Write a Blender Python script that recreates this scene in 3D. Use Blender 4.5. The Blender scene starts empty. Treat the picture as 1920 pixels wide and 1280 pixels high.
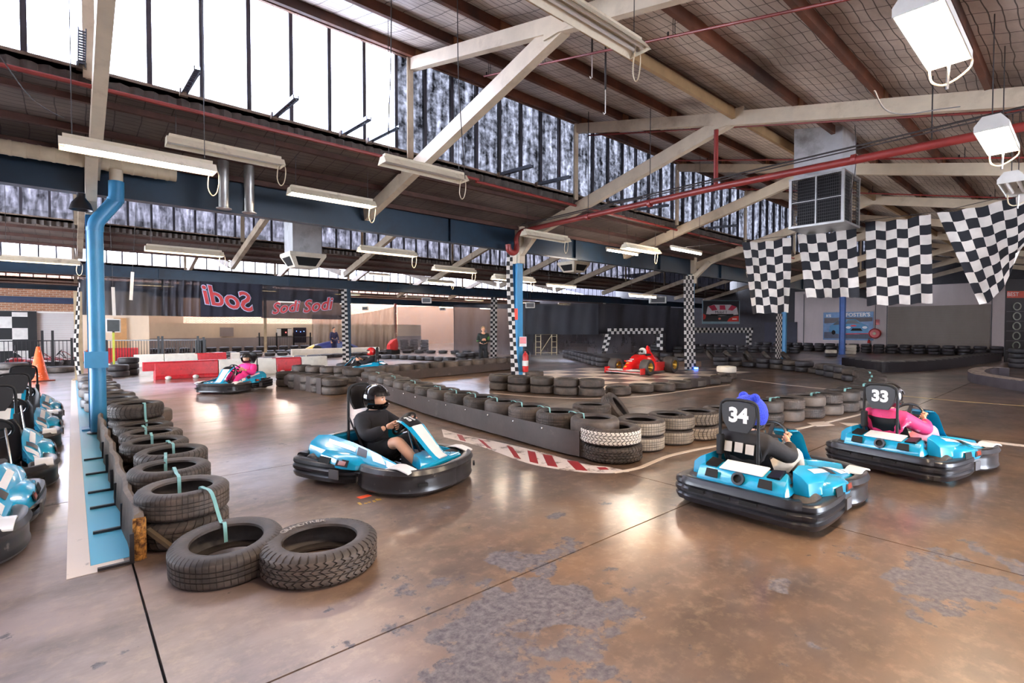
import bpy, bmesh, math, random
from mathutils import Vector, Matrix, Euler
random.seed(7)
C = bpy.context.scene.collection
SC = bpy.context.scene
PI = math.pi
V = Vector

# ---------------------------------------------------------------- camera, world, exposure
FPX, EYE = 955.0, 1.55                      # focal length in pixels of the 1920 wide frame, eye height
HEAD = math.radians(48.9)                   # heading measured from +X (the long axis of the hall)
TILT = math.atan(23 / FPX)                  # slight downward tilt
cam = bpy.data.cameras.new('camera')
cam.sensor_width = 36.0
cam.lens = 36.0 * FPX / 1920.0
cam.clip_start, cam.clip_end = 0.05, 300
camo = bpy.data.objects.new('camera', cam)
C.objects.link(camo)
camo.location = (0, 0, EYE)
camo.rotation_euler = (PI / 2 - TILT, 0, HEAD - PI / 2)
SC.camera = camo
SC.view_settings.view_transform = 'Standard'
SC.view_settings.look = 'None'
SC.view_settings.gamma = 1.0
SC.view_settings.use_curve_mapping = False
SC.view_settings.exposure = 0.95

world = bpy.data.worlds.new('sky')
SC.world = world
world.use_nodes = True
bg = world.node_tree.nodes['Background']
bg.inputs[0].default_value = (0.80, 0.87, 1.0, 1)
bg.inputs[1].default_value = 17.0

FH = V((math.cos(HEAD), math.sin(HEAD), 0))
RT = V((math.sin(HEAD), -math.cos(HEAD), 0))
FW = FH * math.cos(TILT) - V((0, 0, 1)) * math.sin(TILT)
UPV = FH * math.sin(TILT) + V((0, 0, 1)) * math.cos(TILT)

def ray(px, py):
    return FW + RT * ((px - 960) / FPX) + UPV * ((640 - py) / FPX)
def G(px, py, z=0.0):                       # survey: the point at height z seen at a photo pixel
    d = ray(px, py)
    return V((0, 0, EYE)) + d * ((z - EYE) / d.z)
def PX(px, py, x):
    d = ray(px, py); return V((0, 0, EYE)) + d * (x / d.x)
def PY(px, py, y):
    d = ray(px, py); return V((0, 0, EYE)) + d * (y / d.y)
def PD(px, py, dist):
    return V((0, 0, EYE)) + ray(px, py) * dist
def gf(px, py, r=0.3):                      # centre of something round whose near foot is seen at the pixel
    p = G(px, py); d = V((p.x, p.y, 0)).normalized()
    return p + d * r

# ---------------------------------------------------------------- tagging
def tag(o, label, cat, group=None, kind=None):
    o['label'] = label
    o['category'] = cat
    if group: o['group'] = group
    if kind: o['kind'] = kind
    return o
def empty(name, loc=(0, 0, 0), rz=0.0, label=None, cat=None, group=None, kind=None):
    o = bpy.data.objects.new(name, None)
    o.empty_display_size = 0.1
    C.objects.link(o)
    o.location = loc
    o.rotation_euler = (0, 0, rz)
    if label: tag(o, label, cat, group)
    if kind: o['kind'] = kind
    return o
def inst(me, name, parent=None, loc=(0, 0, 0), rot=(0, 0, 0), scale=None):
    o = bpy.data.objects.new(name, me)
    C.objects.link(o)
    o.location = loc
    o.rotation_euler = rot
    if scale: o.scale = scale
    if parent: o.parent = parent
    return o
ONES = 'first second third fourth fifth sixth seventh eighth ninth tenth eleventh twelfth thirteenth fourteenth fifteenth sixteenth seventeenth eighteenth nineteenth'.split()
TENS = {2: 'twenty', 3: 'thirty', 4: 'forty', 5: 'fifty', 6: 'sixty'}
TENTH = {2: 'twentieth', 3: 'thirtieth', 4: 'fortieth', 5: 'fiftieth', 6: 'sixtieth'}
def nth(i):                                 # 0 -> first
    n = i + 1
    if n < 20: return ONES[n - 1]
    return TENTH[n // 10] if n % 10 == 0 else TENS[n // 10] + '-' + ONES[n % 10 - 1]

# ---------------------------------------------------------------- mesh builder
class MB:
    def __init__(s):
        s.v, s.f, s.m, s.uv = [], [], [], []
    def add(s, vs, fs, mi=0, uvs=None):
        b = len(s.v)
        s.v += [tuple(x) for x in vs]
        s.uv += list(uvs) if uvs else [(0, 0)] * len(vs)
        for f in fs:
            s.f.append([b + i for i in f]); s.m.append(mi)
        return s
    def box(s, c, d, rot=None, mi=0):
        h = [x / 2 for x in d]
        R = Euler(rot).to_matrix() if rot else None
        vs = []
        for z in (-1, 1):
            for x, y in ((-1, -1), (1, -1), (1, 1), (-1, 1)):
                p = V((x * h[0], y * h[1], z * h[2]))
                if R: p = R @ p
                vs.append(p + V(c))
        return s.add(vs, [(3, 2, 1, 0), (4, 5, 6, 7), (0, 1, 5, 4), (1, 2, 6, 5), (2, 3, 7, 6), (3, 0, 4, 7)], mi)
    def bb(s, a, b, mi=0):
        a, b = V(a), V(b)
        return s.box((a + b) / 2, [abs(x) for x in (b - a)], None, mi)
    def bar(s, p, q, w, h, mi=0, up=(0, 0, 1)):          # oriented box from p to q
        p, q = V(p), V(q); d = (q - p).normalized()
        sx = d.cross(V(up))
        if sx.length < 1e-4: sx = d.cross(V((1, 0, 0)))
        sx.normalize(); uz = sx.cross(d)
        vs = []
        for e in (p, q):
            for a, b in ((-1, -1), (1, -1), (1, 1), (-1, 1)):
                vs.append(e + sx * (a * w / 2) + uz * (b * h / 2))
        return s.add(vs, [(0, 1, 2, 3), (7, 6, 5, 4), (0, 4, 5, 1), (1, 5, 6, 2), (2, 6, 7, 3), (3, 7, 4, 0)], mi)
    def tube(s, path, r, n=8, mi=0, closed=False, cap=True):
        P = [V(p) for p in path]; k = len(P)
        rs = r if isinstance(r, (list, tuple)) else [r] * k
        b = len(s.v); vs = []; prev = None
        for i in range(k):
            if closed: t = (P[(i + 1) % k] - P[i - 1]).normalized()
            else: t = (P[min(i + 1, k - 1)] - P[max(i - 1, 0)]).normalized()
            if prev is None:
                a = t.cross(V((0, 0, 1)))
                if a.length < 1e-3: a = t.cross(V((1, 0, 0)))
            else:
                a = prev - t * prev.dot(t)
                if a.length < 1e-4: a = t.cross(V((0, 0, 1)))
            a.normalize(); prev = a; c = t.cross(a)
            for j in range(n):
                th = 2 * PI * j / n
                vs.append(P[i] + (a * math.cos(th) + c * math.sin(th)) * rs[i])
        fs = []
        for i in range(k if closed else k - 1):
            i2 = (i + 1) % k
            for j in range(n):
                j2 = (j + 1) % n
                fs.append((i * n + j, i * n + j2, i2 * n + j2, i2 * n + j))
        if cap and not closed:
            fs.append(tuple(range(n))[::-1]); fs.append(tuple((k - 1) * n + j for j in range(n)))
        return s.add(vs, fs, mi)
    def lathe(s, prof, n=24, M=None, mi=0, closed=True):  # prof (r, z); closed profile loops
        vs = []
        for j in range(n):
            a = 2 * PI * j / n; ca, sa = math.cos(a), math.sin(a)
            for r, z in prof:
                p = V((r * ca, r * sa, z))
                vs.append(M @ p if M else p)
        k = len(prof); fs = []
        for j in range(n):
            j2 = (j + 1) % n
            for i in range(k if closed else k - 1):
                i2 = (i + 1) % k
                fs.append((j * k + i, j2 * k + i, j2 * k + i2, j * k + i2))
        return s.add(vs, fs, mi)
    def loft(s, secs, mi=0, cap=True, ring=True, loop=False):
        n = len(secs[0]); vs = [p for sec in secs for p in sec]; fs = []
        k = len(secs)
        for i in range(k if loop else k - 1):
            i2 = (i + 1) % k
            for j in range(n if ring else n - 1):
                j2 = (j + 1) % n
                fs.append((i * n + j, i * n + j2, i2 * n + j2, i2 * n + j))
        if cap and ring and not loop:
            fs.append(tuple(range(n))[::-1]); fs.append(tuple((k - 1) * n + j for j in range(n)))
        return s.add(vs, fs, mi)
    def prism(s, poly, M, h, mi=0):                       # 2-D polygon extruded by h along local z of M
        n = len(poly)
        vs = [M @ V((x, y, 0)) for x, y in poly] + [M @ V((x, y, h)) for x, y in poly]
        fs = [tuple(range(n))[::-1], tuple(range(n, 2 * n))] + [(i, (i + 1) % n, n + (i + 1) % n, n + i) for i in range(n)]
        return s.add(vs, fs, mi)
    def sheet(s, fn, nu, nv, mi=0, uvs=(1, 1)):
        vs, uv, fs = [], [], []
        for i in range(nu + 1):
            for j in range(nv + 1):
                vs.append(fn(i / nu, j / nv)); uv.append((i / nu * uvs[0], j / nv * uvs[1]))
        for i in range(nu):
            for j in range(nv):
                a = i * (nv + 1) + j
                fs.append((a, a + nv + 1, a + nv + 2, a + 1))
        return s.add(vs, fs, mi, uv)
    def ball(s, c, r, nu=12, nv=8, mi=0):
        rx = r if isinstance(r, (tuple, list)) else (r, r, r)
        vs = []; fs = []
        for j in range(1, nv):
            t = PI * j / nv
            for i in range(nu):
                a = 2 * PI * i / nu
                vs.append((c[0] + rx[0] * math.sin(t) * math.cos(a), c[1] + rx[1] * math.sin(t) * math.sin(a), c[2] + rx[2] * math.cos(t)))
        top = len(vs); vs.append((c[0], c[1], c[2] + rx[2])); vs.append((c[0], c[1], c[2] - rx[2]))
        for j in range(nv - 2):
            for i in range(nu):
                fs.append((j * nu + i, (j + 1) * nu + i, (j + 1) * nu + (i + 1) % nu, j * nu + (i + 1) % nu))
        for i in range(nu):
            fs.append((top, i, (i + 1) % nu)); fs.append((top + 1, (nv - 2) * nu + (i + 1) % nu, (nv - 2) * nu + i))
        return s.add(vs, fs, mi)
    def mesh(s, name, mats, smooth=32, bevel=0.0, fixn=True, seg=1):
        me = bpy.data.meshes.new(name)
        me.from_pydata(s.v, [], s.f)
        for m in (mats if isinstance(mats, (list, tuple)) else [mats]): me.materials.append(m)
        for p, mi in zip(me.polygons, s.m): p.material_index = mi
        if any(u != (0, 0) for u in s.uv):
            lay = me.uv_layers.new(name='UVMap')
            for l in me.loops: lay.data[l.index].uv = s.uv[l.vertex_index]
        if bevel or fixn:
            bm = bmesh.new(); bm.from_mesh(me)
            if bevel:
                bmesh.ops.bevel(bm, geom=[e for e in bm.edges if len(e.link_faces) == 2 and e.calc_face_angle(0) > 0.5], offset=bevel, segments=seg, affect='EDGES', profile=0.6)
            if fixn: bmesh.ops.recalc_face_normals(bm, faces=bm.faces)
            bm.to_mesh(me); bm.free()
        if smooth:
            me.polygons.foreach_set('use_smooth', [True] * len(me.polygons))
            me.set_sharp_from_angle(angle=math.radians(smooth))
        me.update()
        return me
    def obj(s, name, mats, parent=None, loc=(0, 0, 0), rot=(0, 0, 0), **k):
        return inst(s.mesh(name, mats, **k), name, parent, loc, rot)

def smoothpath(P, n=6, closed=False):                     # Catmull-Rom
    P = [V(p) for p in P]; out = []; k = len(P)
    for i in range(k if closed else k - 1):
        g = lambda q: P[q % k] if closed else P[max(0, min(k - 1, q))]
        a, b, c, d = g(i - 1), g(i), g(i + 1), g(i + 2)
        for j in range(n):
            t = j / n
            out.append(0.5 * ((2 * b) + (c - a) * t + (2 * a - 5 * b + 4 * c - d) * t * t + (3 * b - 3 * c + d - a) * t ** 3))
    if not closed: out.append(P[-1])
    return out
def text_mesh(s, size, mat, ext=0.002, shear=0.0, off=0.0, align='CENTER'):
    cu = bpy.data.curves.new('text', 'FONT')
    cu.body, cu.size, cu.extrude, cu.shear, cu.offset = s, size, ext, shear, off
    cu.align_x, cu.align_y = align, 'CENTER'
    cu.resolution_u = 3
    o = bpy.data.objects.new('text', cu)
    me = bpy.data.meshes.new_from_object(o)
    bpy.data.objects.remove(o); bpy.data.curves.remove(cu)
    me.materials.clear(); me.materials.append(mat)
    return me
def frame(o, x, y):                                       # matrix with origin o, local x / y axes
    x = V(x).normalized(); y = V(y); y = (y - x * y.dot(x)).normalized(); z = x.cross(y)
    M = Matrix((x, y, z)).transposed().to_4x4(); M.translation = V(o)
    return M

# ---------------------------------------------------------------- materials
def lin(c):
    out = []
    for x in c[:3]:
        x = x / 255.0
        out.append(x / 12.92 if x <= 0.04045 else ((x + 0.055) / 1.055) ** 2.4)
    return (*out, 1)
class NT:
    def __init__(s, name):
        s.mat = bpy.data.materials.new(name); s.mat.use_nodes = True
        s.n = s.mat.node_tree.nodes; s.l = s.mat.node_tree.links
        s.b = s.n['Principled BSDF']
    def node(s, t, **k):
        n = s.n.new(t)
        for a, b in k.items(): setattr(n, a, b)
        return n
    def set(s, sock, v):
        if hasattr(v, 'is_linked') or hasattr(v, 'links'): s.l.new(v, sock)
        else: sock.default_value = v
    def pos(s):
        return s.node('ShaderNodeNewGeometry').outputs['Position']
    def scale(s, vec, sc):
        n = s.node('ShaderNodeMapping'); s.l.new(vec, n.inputs[0]); n.inputs['Scale'].default_value = sc
        return n.outputs[0]
    def noise(s, vec, scale, detail=3, rough=0.5):
        n = s.node('ShaderNodeTexNoise'); s.l.new(vec, n.inputs['Vector'])
        n.inputs['Scale'].default_value = scale; n.inputs['Detail'].default_value = detail; n.inputs['Roughness'].default_value = rough
        return n.outputs[0]
    def ramp(s, fac, a, b, ca=(0, 0, 0, 1), cb=(1, 1, 1, 1), mode='LINEAR'):
        n = s.node('ShaderNodeValToRGB'); s.l.new(fac, n.inputs[0])
        n.color_ramp.interpolation = mode
        e = n.color_ramp.elements
        e[0].position, e[0].color, e[1].position, e[1].color = a, ca, b, cb
        return n.outputs[0]
    def mix(s, fac, a, b, mode='MIX'):
        n = s.node('ShaderNodeMix', data_type='RGBA', blend_type=mode)
        s.set(n.inputs[0], fac); s.set(n.inputs[6], a); s.set(n.inputs[7], b)
        return n.outputs[2]
    def math(s, op, a, b=0.0, c=0.0):
        n = s.node('ShaderNodeMath', operation=op)
        s.set(n.inputs[0], a); s.set(n.inputs[1], b); s.set(n.inputs[2], c)
        return n.outputs[0]
    def bump(s, h, strength=0.3, dist=0.01):
        n = s.node('ShaderNodeBump'); s.l.new(h, n.inputs['Height'])
        n.inputs['Strength'].default_value = strength; n.inputs['Distance'].default_value = dist
        s.l.new(n.outputs[0], s.b.inputs['Normal'])
MATS = {}
def mat(name, col, rough=0.5, metal=0.0, var=0.15, vs=4.0, bump=0.0, bs=60.0, dirt=None, ds=1.5, dw=(0.5, 0.75), coat=0.0, spec=0.5):
    if name in MATS: return MATS[name]
    t = NT(name); p = t.pos()
    c = lin(col)
    col_out = c
    if var:
        nz = t.noise(p, vs, 4, 0.6)
        dark = tuple(x * (1 - var) for x in c[:3]) + (1,); lite = tuple(min(1, x * (1 + var)) for x in c[:3]) + (1,)
        col_out = t.mix(t.ramp(nz, 0.3, 0.7), dark, lite)
    if dirt:
        col_out = t.mix(t.ramp(t.noise(p, ds, 6, 0.65), dw[0], dw[1]), col_out, lin(dirt))
    t.set(t.b.inputs['Base Color'], col_out)
    t.b.inputs['Roughness'].default_value = rough
    t.b.inputs['Metallic'].default_value = metal
    t.b.inputs['Coat Weight'].default_value = coat
    t.b.inputs['Specular IOR Level'].default_value = spec
    if bump: t.bump(t.noise(p, bs, 3), bump, 0.01)
    MATS[name] = t.mat
    return t.mat
def emit(name, col, strength):
    if name in MATS: return MATS[name]
    t = NT(name)
    t.b.inputs['Base Color'].default_value = (0.8, 0.8, 0.8, 1)
    t.b.inputs['Emission Color'].default_value = lin(col)
    t.b.inputs['Emission Strength'].default_value = strength
    MATS[name] = t.mat
    return t.mat
def checker_mat(name, a=(225, 220, 215), b=(18, 18, 22), rough=0.6, trans=0.0):
    t = NT(name)
    uv = t.node('ShaderNodeUVMap').outputs[0]
    c = t.node('ShaderNodeTexChecker'); t.l.new(uv, c.inputs[0]); c.inputs['Scale'].default_value = 1.0
    nz = t.ramp(t.noise(t.pos(), 6, 4), 0.35, 0.75)
    wa = t.mix(nz, lin(a), tuple(x * 0.8 for x in lin(a)[:3]) + (1,))
    c.inputs['Color2'].default_value = lin(b)
    t.l.new(wa, c.inputs['Color1'])
    t.l.new(c.outputs[0], t.b.inputs['Base Color'])
    t.b.inputs['Roughness'].default_value = rough
    if trans:
        tr = t.node('ShaderNodeBsdfTranslucent'); t.l.new(c.outputs[0], tr.inputs[0])
        mx = t.node('ShaderNodeMixShader'); mx.inputs[0].default_value = trans
        t.l.new(t.b.outputs[0], mx.inputs[1]); t.l.new(tr.outputs[0], mx.inputs[2])
        t.l.new(mx.outputs[0], t.n['Material Output'].inputs[0])
    MATS[name] = t.mat
    return t.mat
M_cream = mat('cream_paint', (206, 190, 166), 0.5, var=0.08, dirt=(150, 128, 104), dw=(0.55, 0.85))
M_blue = mat('blue_paint', (56, 134, 180), 0.4, var=0.1, vs=3, bump=0.1, bs=200, dirt=(130, 180, 210), ds=7, dw=(0.68, 0.76))
M_navy = mat('navy_paint', (30, 62, 84), 0.45, var=0.15)
M_red = mat('red_pipe_paint', (140, 48, 44), 0.4, var=0.15)
M_timber = mat('purlin_timber', (112, 66, 46), 0.7, var=0.3, vs=2.0, dirt=(64, 44, 38), ds=0.7, dw=(0.4, 0.6))
M_silver = mat('galvanised_sheet', (170, 168, 165), 0.38, 0.75, var=0.15, vs=5)
M_steel = mat('dark_steel', (70, 68, 70), 0.4, 0.8)
M_chrome = mat('bright_steel', (190, 190, 190), 0.2, 1.0, var=0)
M_white = mat('white_paint', (224, 220, 214), 0.45, var=0.06)
M_black = mat('black_plastic', (20, 20, 22), 0.35, var=0.2)
M_blackm = mat('black_matt', (22, 22, 24), 0.7, var=0.2)
M_dark = mat('dark_void', (14, 13, 14), 0.8, var=0.1)
M_grey = mat('grey_plastic', (90, 88, 90), 0.5, var=0.1)
M_teal = mat('kart_blue', (12, 150, 190), 0.25, var=0.05, coat=0.5)
M_kwhite = mat('kart_white', (226, 224, 220), 0.3, var=0.06, coat=0.3)
M_bump = mat('kart_bumper_plastic', (34, 33, 37), 0.3, var=0.25, vs=7, dirt=(86, 80, 78), ds=9, dw=(0.62, 0.8))
M_rail = mat('strap_teal', (118, 172, 172), 0.5, var=0.1)
M_skin = mat('skin', (214, 160, 128), 0.5, var=0.05)
M_checker = checker_mat('checker_print')
M_flag = checker_mat('flag_cloth', (226, 218, 210), (24, 24, 32), 0.7, 0.3)
# ================================================================ large structure
PITCH = 11.65
XA, XB = -10.0, 42.0
YG = [10.24 + PITCH * k for k in (-1, 0, 1, 2, 3)]       # gutter beams (first one passes above the camera)
YR = [8.35 + PITCH * k for k in (-1, 0, 1, 2, 3)]        # saw-tooth glazing lines
ZR, ZS, ZG = 6.62, 4.72, 4.28                            # roof at the glazing, sill, roof at the gutter

# ---- floor
def floor_material():
    t = NT('polished_concrete'); p = t.pos()
    n1 = t.noise(p, 0.35, 5, 0.6); n2 = t.noise(t.scale(p, (0.8, 1.3, 1)), 0.9, 9, 0.66); n3 = t.noise(p, 9, 6, 0.7)
    base = t.mix(t.ramp(n1, 0.38, 0.62), lin((98, 82, 72)), lin((138, 103, 72)))
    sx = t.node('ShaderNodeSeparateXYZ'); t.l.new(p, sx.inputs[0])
    pit = t.ramp(t.math('ADD', t.math('DIVIDE', t.math('SUBTRACT', sx.outputs[0], t.math('MULTIPLY', sx.outputs[1], 0.22)), 6.0), t.math('MULTIPLY', n1, 0.5)), 0.05, 0.55, (1, 1, 1, 1), (0, 0, 0, 1))  # greyer pit-side concrete, with the pallor of cool daylight painted in
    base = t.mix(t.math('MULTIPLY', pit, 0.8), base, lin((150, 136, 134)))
    base = t.mix(t.math('MULTIPLY', t.ramp(n2, 0.42, 0.66), 0.85), base, lin((66, 50, 40)))
    base = t.mix(t.math('MULTIPLY', t.ramp(n3, 0.5, 0.7), 0.35), base, lin((176, 150, 124)))
    peel = None
    for (px, py, r) in ((1010, 1160, 1.0), (900, 1240, 0.75), (1010, 1050, 0.45), (1750, 1075, 0.75), (1880, 1090, 0.6), (1050, 965, 0.2), (820, 1100, 0.4)):
        c = G(px, py)
        v = t.node('ShaderNodeVectorMath', operation='DISTANCE'); t.l.new(p, v.inputs[0]); v.inputs[1].default_value = c
        m = t.math('SUBTRACT', 1.0, t.math('DIVIDE', v.outputs['Value'], r)); m = t.math('MAXIMUM', m, 0.0)
        peel = m if peel is None else t.math('MAXIMUM', peel, m)
    blot = t.noise(p, 2.6, 9, 0.68)
    pm = t.ramp(t.math('ADD', t.math('SUBTRACT', t.math('MULTIPLY', peel, 0.44), 0.09), t.math('MULTIPLY', t.math('SUBTRACT', blot, 0.5), 1.9)), 0.15, 0.2)
    pcol = t.mix(t.ramp(t.noise(p, 25, 5, 0.7), 0.35, 0.65), lin((58, 54, 60)), lin((112, 104, 106)))
    spk = t.ramp(t.noise(p, 0.9, 9, 0.7), 0.66, 0.72)
    base = t.mix(t.math('MULTIPLY', spk, 0.5), base, lin((70, 60, 58)))
    base = t.mix(pm, base, pcol)
    t.l.new(base, t.b.inputs['Base Color'])
    rg = t.math('ADD', 0.30, t.math('MULTIPLY', t.ramp(n2, 0.3, 0.75), 0.14))
    rg = t.math('ADD', rg, t.math('MULTIPLY', pm, 0.3))
    t.l.new(rg, t.b.inputs['Roughness'])
    t.b.inputs['Specular IOR Level'].default_value = 0.7
    worn = None
    for (px, py, r) in ((560, 1190, 1.6), (250, 1150, 1.4), (900, 1230, 1.0), (500, 1010, 1.0)):
        v = t.node('ShaderNodeVectorMath', operation='DISTANCE'); t.l.new(p, v.inputs[0]); v.inputs[1].default_value = G(px, py)
        m = t.math('MAXIMUM', t.math('SUBTRACT', 1.0, t.math('DIVIDE', v.outputs['Value'], r)), 0.0)
        worn = m if worn is None else t.math('MAXIMUM', worn, m)
    wm = t.ramp(t.math('ADD', worn, t.math('MULTIPLY', t.math('SUBTRACT', n1, 0.5), 0.7)), 0.0, 0.45, (0.85, 0.85, 0.85, 1), (0.0, 0.0, 0.0, 1))
    wm = t.math('MULTIPLY', wm, t.math('SUBTRACT', 1.0, t.math('MULTIPLY', pm, 0.8)))
    t.l.new(wm, t.b.inputs['Coat Weight']); t.b.inputs['Coat Roughness'].default_value = 0.17
    return t.mat
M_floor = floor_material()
fl = MB().bb((XA - 2.5, -12.5, -0.2), (XB + 1, 49, -0.03)).obj('floor', M_dark, smooth=0)
tag(fl, 'polished brown concrete floor of the kart track, in large slabs', 'floor', kind='structure')
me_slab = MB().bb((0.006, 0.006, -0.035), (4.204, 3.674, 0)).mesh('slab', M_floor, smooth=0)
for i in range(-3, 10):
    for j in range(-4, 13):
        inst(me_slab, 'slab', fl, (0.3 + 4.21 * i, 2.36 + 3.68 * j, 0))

# ---- roof
def foil_material(name, ca, cb):
    t = NT(name); p = t.pos()
    wob = t.node('ShaderNodeTexNoise'); wob.inputs['Scale'].default_value = 1.2; t.l.new(p, wob.inputs['Vector'])
    w = t.node('ShaderNodeVectorMath', operation='MULTIPLY_ADD'); t.l.new(wob.outputs['Color'], w.inputs[0]); w.inputs[1].default_value = (0.14, 0.16, 0); t.l.new(p, w.inputs[2])
    sp = t.node('ShaderNodeSeparateXYZ'); t.l.new(w.outputs[0], sp.inputs[0])
    def line(v, s, th):
        return t.math('LESS_THAN', t.math('FRACT', t.math('DIVIDE', v, s)), th)
    ln = t.math('MAXIMUM', line(sp.outputs[1], 0.11, 0.10), line(sp.outputs[0], 0.30, 0.045))
    n1 = t.noise(t.scale(p, (0.5, 1, 1)), 0.9, 6, 0.65)
    base = t.mix(t.ramp(n1, 0.3, 0.7), lin(ca), lin(cb))
    base = t.mix(t.math('MULTIPLY', ln, 0.9), base, lin((40, 28, 24)))
    t.l.new(base, t.b.inputs['Base Color'])
    t.b.inputs['Roughness'].default_value = 0.5
    t.bump(t.noise(p, 3.5, 4), 0.5, 0.03)
    return t.mat
M_foil = foil_material('foil_insulation_and_wire', (138, 124, 114), (226, 214, 204))
M_foil2 = foil_material('dark_insulation_and_wire', (72, 62, 58), (124, 110, 102))  # same lining in a darker tone for the lean-to undersides
M_sheet = mat('pale_roof_sheet', (222, 222, 218), 0.5, var=0.05)  # unseen outer skin, added pale to bounce skylight in through the glazing
ceil = empty('ceiling', (0, 0, 0), 0, 'saw-tooth roof lined with foil insulation under wire netting', 'ceiling', kind='structure')
def roof_z(Y, k):                                         # underside of bay k (0 = bay behind the camera)
    y0 = YG[k] - PITCH if k == 0 else YG[k - 1]
    return ZG + (ZR - ZG) * (Y - y0) / (YR[k] - y0)
PUR = 1.18
me_purlin = MB().bb((XA, -0.033, -0.17), (XB, 0.033, 0)).mesh('purlin', M_timber, smooth=0)
me_purlow = MB().bb((XA, -0.03, -0.09), (XB, 0.03, 0)).mesh('purlin', mat('dark_timber', (74, 46, 38), 0.75, var=0.3), smooth=0)
me_cleat = MB().bb((-0.09, -0.055, -0.17), (0.09, 0.055, -0.02)).mesh('cleat', mat('cleat_paint', (140, 96, 66), 0.6), smooth=0)
for k in range(5):
    y0 = YG[k] - PITCH if k == 0 else YG[k - 1]
    prof = []
    n = 56
    for i in range(n + 1):
        y = y0 + (YR[k] + 0.25 - y0) * i / n
        sag = 0.035 * abs(math.sin(PI * (YR[k] - 0.28 - y) / PUR))
        prof.append((y, roof_z(y, k) - sag))
    prof += [(YR[k] + 0.25, ZR + 0.35), (y0, ZG + 0.3)]
    MB().loft([[V((x, y, z)) for y, z in prof] for x in (XA, XB)]).obj('roof_deck', M_foil, ceil, smooth=40)
    MB().loft([[V((x, YR[k] + 0.3, ZR + 0.36)), V((x, y0 - 0.02, ZG + 0.31)), V((x, y0 - 0.02, ZG + 0.35)), V((x, YR[k] + 0.3, ZR + 0.40))] for x in (XA, XB)]).obj('roof_sheet', M_sheet, ceil, smooth=0)
    for i in range(8):
        y = YR[k] - 0.28 - PUR * i
        inst(me_purlin, 'purlin', ceil, (0, y, roof_z(y, k) + 0.0))
    # lower lean-to from the sill down to the gutter beam
    prof = []
    for i in range(17):
        y = YR[k] - 0.1 + (YG[k] - YR[k] + 0.1) * i / 16
        prof.append((y, ZS - 0.12 + (ZG - ZS + 0.1) * i / 16 - 0.03 * abs(math.sin(PI * i / 8))))
    prof += [(YG[k], ZG + 0.2), (YR[k] - 0.1, ZS + 0.02)]
    MB().loft([[V((x, y, z)) for y, z in prof] for x in (XA, XB)]).obj('roof_deck', M_foil2, ceil, smooth=40)
    MB().loft([[V((x, YR[k] + 0.12, ZS + 0.03)), V((x, YG[k], ZG + 0.21)), V((x, YG[k], ZG + 0.24)), V((x, YR[k] + 0.12, ZS + 0.055))] for x in (XA, XB)]).obj('roof_sheet', M_sheet, ceil, smooth=0)
    for f in (0.12, 0.55, 0.93):
        inst(me_purlow, 'purlin', ceil, (0, YR[k] + (YG[k] - YR[k]) * f, ZS - 0.14 + (ZG - ZS + 0.1) * f))
for i in range(10):
    for j in range(6):
        y = YR[1] - 0.28 - PUR * j
        inst(me_cleat, 'cleat', ceil, (4.7 + 4.45 * (i - 1) + 0.12, y, roof_z(y, 1) - 0.02))

# ---- saw-tooth glazing
def dirty_glass(name, lo, hi, sx, sz, seed, tint=(0.93, 0.93, 1.0)):
    t = NT(name); p = t.pos()
    q = t.node('ShaderNodeMapping'); t.l.new(p, q.inputs[0]); q.inputs['Scale'].default_value = (sx, 1, sz); q.inputs['Location'].default_value = (seed, seed, 0)
    a = t.noise(q.outputs[0], 1.0, 10, 0.72)
    b = t.noise(t.scale(p, (9, 1, 1.2)), 1.0, 3, 0.5)
    s = t.math('ADD', t.math('MULTIPLY', a, 0.58), t.math('MULTIPLY', b, 0.42))
    f = t.ramp(s, 0.36, 0.62)
    sp = t.node('ShaderNodeSeparateXYZ'); t.l.new(p, sp.inputs[0])
    top = t.ramp(t.math('ADD', sp.outputs[2], t.math('MULTIPLY', t.noise(t.scale(p, (14, 1, 3)), 1.0, 4), 0.22)), 6.50, 6.56)
    f = t.math('MAXIMUM', f, top)
    g = t.math('ADD', lo, t.math('MULTIPLY', f, hi - lo))
    tr = t.node('ShaderNodeBsdfTransparent')
    cm = t.node('ShaderNodeCombineColor')
    for i in range(3): t.l.new(t.math('MULTIPLY', g, tint[i]), cm.inputs[i])
    t.l.new(cm.outputs[0], tr.inputs[0])
    gl = t.node('ShaderNodeBsdfDiffuse'); gl.inputs[0].default_value = (0.12, 0.11, 0.12, 1)
    mx = t.node('ShaderNodeMixShader'); mx.inputs[0].default_value = 0.12
    t.l.new(tr.outputs[0], mx.inputs[1]); t.l.new(gl.outputs[0], mx.inputs[2])
    t.l.new(mx.outputs[0], t.n['Material Output'].inputs[0])
    return t.mat
M_gclear = dirty_glass('clear_glass', 0.80, 0.98, 2, 0.4, 3)
M_gdirty = dirty_glass('grimy_glass', 0.012, 0.23, 8.0, 8.0, 11)
M_gdirt2 = dirty_glass('lilac_grimy_glass', 0.03, 0.22, 5.0, 3.0, 31, (0.95, 0.92, 1.0))
M_frame = mat('glazing_bar', (60, 58, 68), 0.5, var=0.2)
M_sill = mat('weathered_sill', (130, 112, 98), 0.7, var=0.3, dirt=(50, 42, 38), ds=3)
M_ltr = mat('head_trim', (124, 92, 74), 0.6, var=0.25)
GW = 0.605
Zp0, Zp1 = ZS + 0.06, ZR - 0.08
me_mull = MB().bb((-0.03, -0.035, Zp0), (0.03, 0.035, Zp1)).mesh('mullion', M_frame, smooth=0)
def paneme(m): return MB().bb((0.02, -0.004, Zp0), (GW - 0.02, 0.004, Zp1)).mesh('pane', m, smooth=0)
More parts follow.
